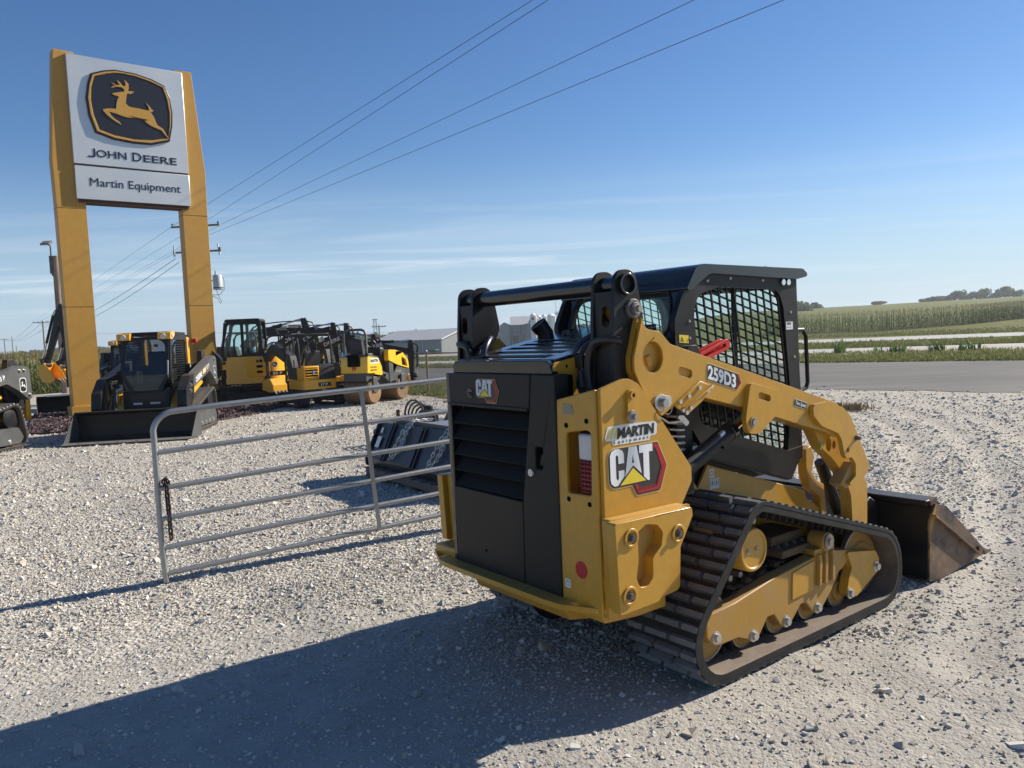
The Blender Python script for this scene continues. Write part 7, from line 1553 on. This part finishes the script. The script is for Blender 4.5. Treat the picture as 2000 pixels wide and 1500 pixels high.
mini_ex(gp(528, 33.0), R(-6), 'canopy excavator farthest back, seen between the ones marked 30 and 17', 1.05, 'canopy', ((.25, .8), (.6, 1.7), (1.3, 2.15), (2.5, 2.0)), (2.6, .7), number='')
def roller():
    q = Vector((-3.95, 22.9, 0)); fwd = Vector((.42, .91, 0)); T = thing('road_roller', q, math.atan2(fwd.y, fwd.x), 'yellow and grey tandem road roller with two steel drums by the fence', 'road roller'); T.scale = (.9, .9, .9)
    for x in (-.78, .82):
        d = MB().lathe([(.05, -.48), (.34, -.48), (.36, -.44), (.38, -.44), (.38, .44), (.36, .44), (.34, .48), (.05, .48)], (x, 0, .38), 30, 'y').build('steel_drum', 'drum_rust', T)
        for s in (-1, 1): MB().cyl((x, s*.44, .38), (x, s*.475, .38), .345, n=26).build('drum_end', 'deere_black', d); MB().bar((x, s*.50, .36), (x, s*.50, .85), .05, .22, (1, 0, 0)).build('drum_yoke', 'deere_grey', T, bevel=.01)
    MB().prism([(-1.12, .72), (-.40, .72), (-.30, .90), (.15, .62), (.30, .55), (.30, .85), (-.25, 1.0), (-1.12, 1.0)], 'y', -.42, .42).build('rear_frame', 'deere_grey', T, bevel=.02)
    MB().prism(fillet([(-1.14, .98, .03), (-.32, .86, .06), (-.36, 1.15, .1), (-.52, 1.42, .06), (-1.10, 1.50, .06)], 4), 'y', -.50, .50).build('rear_body', 'roller_yellow', T, bevel=.03)
    MB().prism(fillet([(-1.05, 1.43, .02), (-.5, 1.36, .02), (-.45, 1.46, .05), (-1.0, 1.56, .04)], 3), 'y', -.46, .46).build('body_top', 'deere_grey', T, bevel=.01); MB().box2((-1.16, -.22, 1.18), (-1.0, .22, 1.55)).build('seat_well', 'void_black', T)
    st = MB().box2((-.86, -.24, 1.45), (-.40, .24, 1.58)).build('operator_seat', 'seat_vinyl', T, bevel=.04); MB().prism(fillet([(-.95, 1.5, .05), (-.82, 1.5, .05), (-.90, 2.0, .08), (-1.02, 2.0, .08)], 4), 'y', -.24, .24).build('seat_back', 'seat_vinyl', st, bevel=.04)
    MB().tube([(-1.02, -.42, .95), (-1.02, -.42, 2.15), (-1.02, -.38, 2.27), (-1.02, -.26, 2.32), (-1.02, .26, 2.32), (-1.02, .38, 2.27), (-1.02, .42, 2.15), (-1.02, .42, .95)], .042, 10).build('roll_bar', 'deere_grey', T)
    for s in (-1, 1): MB().cyl((-1.02, s*.42, 1.45), (-1.02, s*.42, 1.6), .055, n=10).build('bar_hinge', 'tag_blue' if s > 0 else 'deere_black', T)
    MB().prism(fillet([(.15, .62, .03), (1.25, .70, .05), (1.30, .98, .05), (.62, 1.12, .03), (.15, 1.30, .03)], 4), 'y', -.44, .44).build('front_frame', 'deere_grey', T, bevel=.02)
    MB().prism(fillet([(.10, 1.32, .03), (.64, 1.14, .02), (1.30, 1.0, .03), (1.24, 1.30, .12), (.95, 1.54, .12), (.50, 1.64, .08), (.10, 1.66, .05)], 5), 'y', -.47, .47, [fillet([(.86, 1.14, .03), (1.20, 1.06, .03), (1.12, 1.30, .04), (.86, 1.42, .03)], 3)]).build('engine_hood', 'roller_yellow', T, bevel=.03); MB().box2((.80, -.40, 1.05), (1.18, .40, 1.45)).build('hood_vent', 'deere_black', T)
    c = MB().box2((-.12, -.30, .95), (.14, .30, 1.75)).build('steering_column', 'deere_black', T, bevel=.05); MB().ring((-.16, 0, 1.86), (-.13, 0, 1.88), .19, .165, 22).build('steering_wheel', 'plastic_black', c); MB().cyl((-.02, 0, 1.7), (-.15, 0, 1.87), .03, n=8).build('column_shaft', 'plastic_black', c)
    MB().box2((-.2, -.2, .45), (.2, .2, .75)).build('articulation_joint', 'dark_grey_steel', T, bevel=.03)
    # markings
    lettering('body_letter', 'W', T, frame_mat((-1.1425, .10, 1.04), (0, -1, 0), (0, 0, 1)), .17, .20, 'safety_red', .004, .04)
    for s in (-1, 1):
        m = MB().prism([(0, 0), (.46, 0), (.46, .16), (0, .16)], 'z', 0, .002); M = side_y(s, -.98 if s < 0 else -.52, s*.502, 1.26); m.xf(M); m.build('name_sticker', 'sticker_white', T); lettering('name_lettering', 'MARTIN', T, M @ Matrix.Translation((.03, .04, .003)), .09, .40, 'sticker_black', .003, .05)
        M = side_y(s, -.98 if s < 0 else -.50, s*.502, 1.12); lettering('maker_lettering', 'WACKER', T, M, .05, .34, 'rust_brown', .003, .03); M = side_y(s, -.98 if s < 0 else -.50, s*.502, 1.03); lettering('maker_lettering', 'NEUSON', T, M, .05, .34, 'rust_brown', .003, .03)
        lettering('model_lettering', 'RD28', T, side_y(s, .52 if s < 0 else .84, s*.442, .90), .08, .30, 'sticker_grey', .003, .02)
paint('drum_rust', (.26, .15, .075), .5, metal=.35, dust=.4, scale=4, dustcol=(.30, .23, .16))
roller()
def loose_bucket():
    g = at_ground(130, 806); T = thing('loader_bucket', (g.x, g.y, 0), R(-60), 'small grey-sided black bucket standing behind the left sign post', 'bucket')
    pr = [(.95, .03), (.1, .01), (.0, .1), (-.02, .40), (.05, .55), (.20, .55)]; inn = [(.18, .52), (.08, .5), (.02, .38), (.05, .12), (.14, .05), (.93, .045)]
    MB().prism(pr+inn, 'y', -.75, .75).build('bucket_shell', 'black_paint', T)
    for s in (-1, 1): MB().prism([(0, .05), (.0, .5), (.22, .55), (.95, .04), (.1, .01)], 'y', s*.75, s*.765).build('bucket_side', 'deere_grey', T, bevel=.003)
    MB().box2((.2, -.5, .545), (.45, .5, .60)).build('decal_strip', 'sticker_white', T)
loose_bucket()
# ------------------------------------------------------------------ thin summer haze
def haze():
    m = bpy.data.materials.new('haze'); m.use_nodes = True; nt = m.node_tree; nt.nodes.clear(); o = nt.nodes.new('ShaderNodeOutputMaterial'); v = nt.nodes.new('ShaderNodeVolumePrincipled'); v.inputs['Color'].default_value = (.80, .88, .97, 1); v.inputs['Density'].default_value = .00035; v.inputs['Anisotropy'].default_value = .3
    nt.links.new(v.outputs[0], o.inputs['Volume']); MAT['haze'] = m
    b = MB().box2((-1700, -450, -8), (1700, 1800, 22)); stuff(b.build('haze', 'haze', smooth=False))
haze()
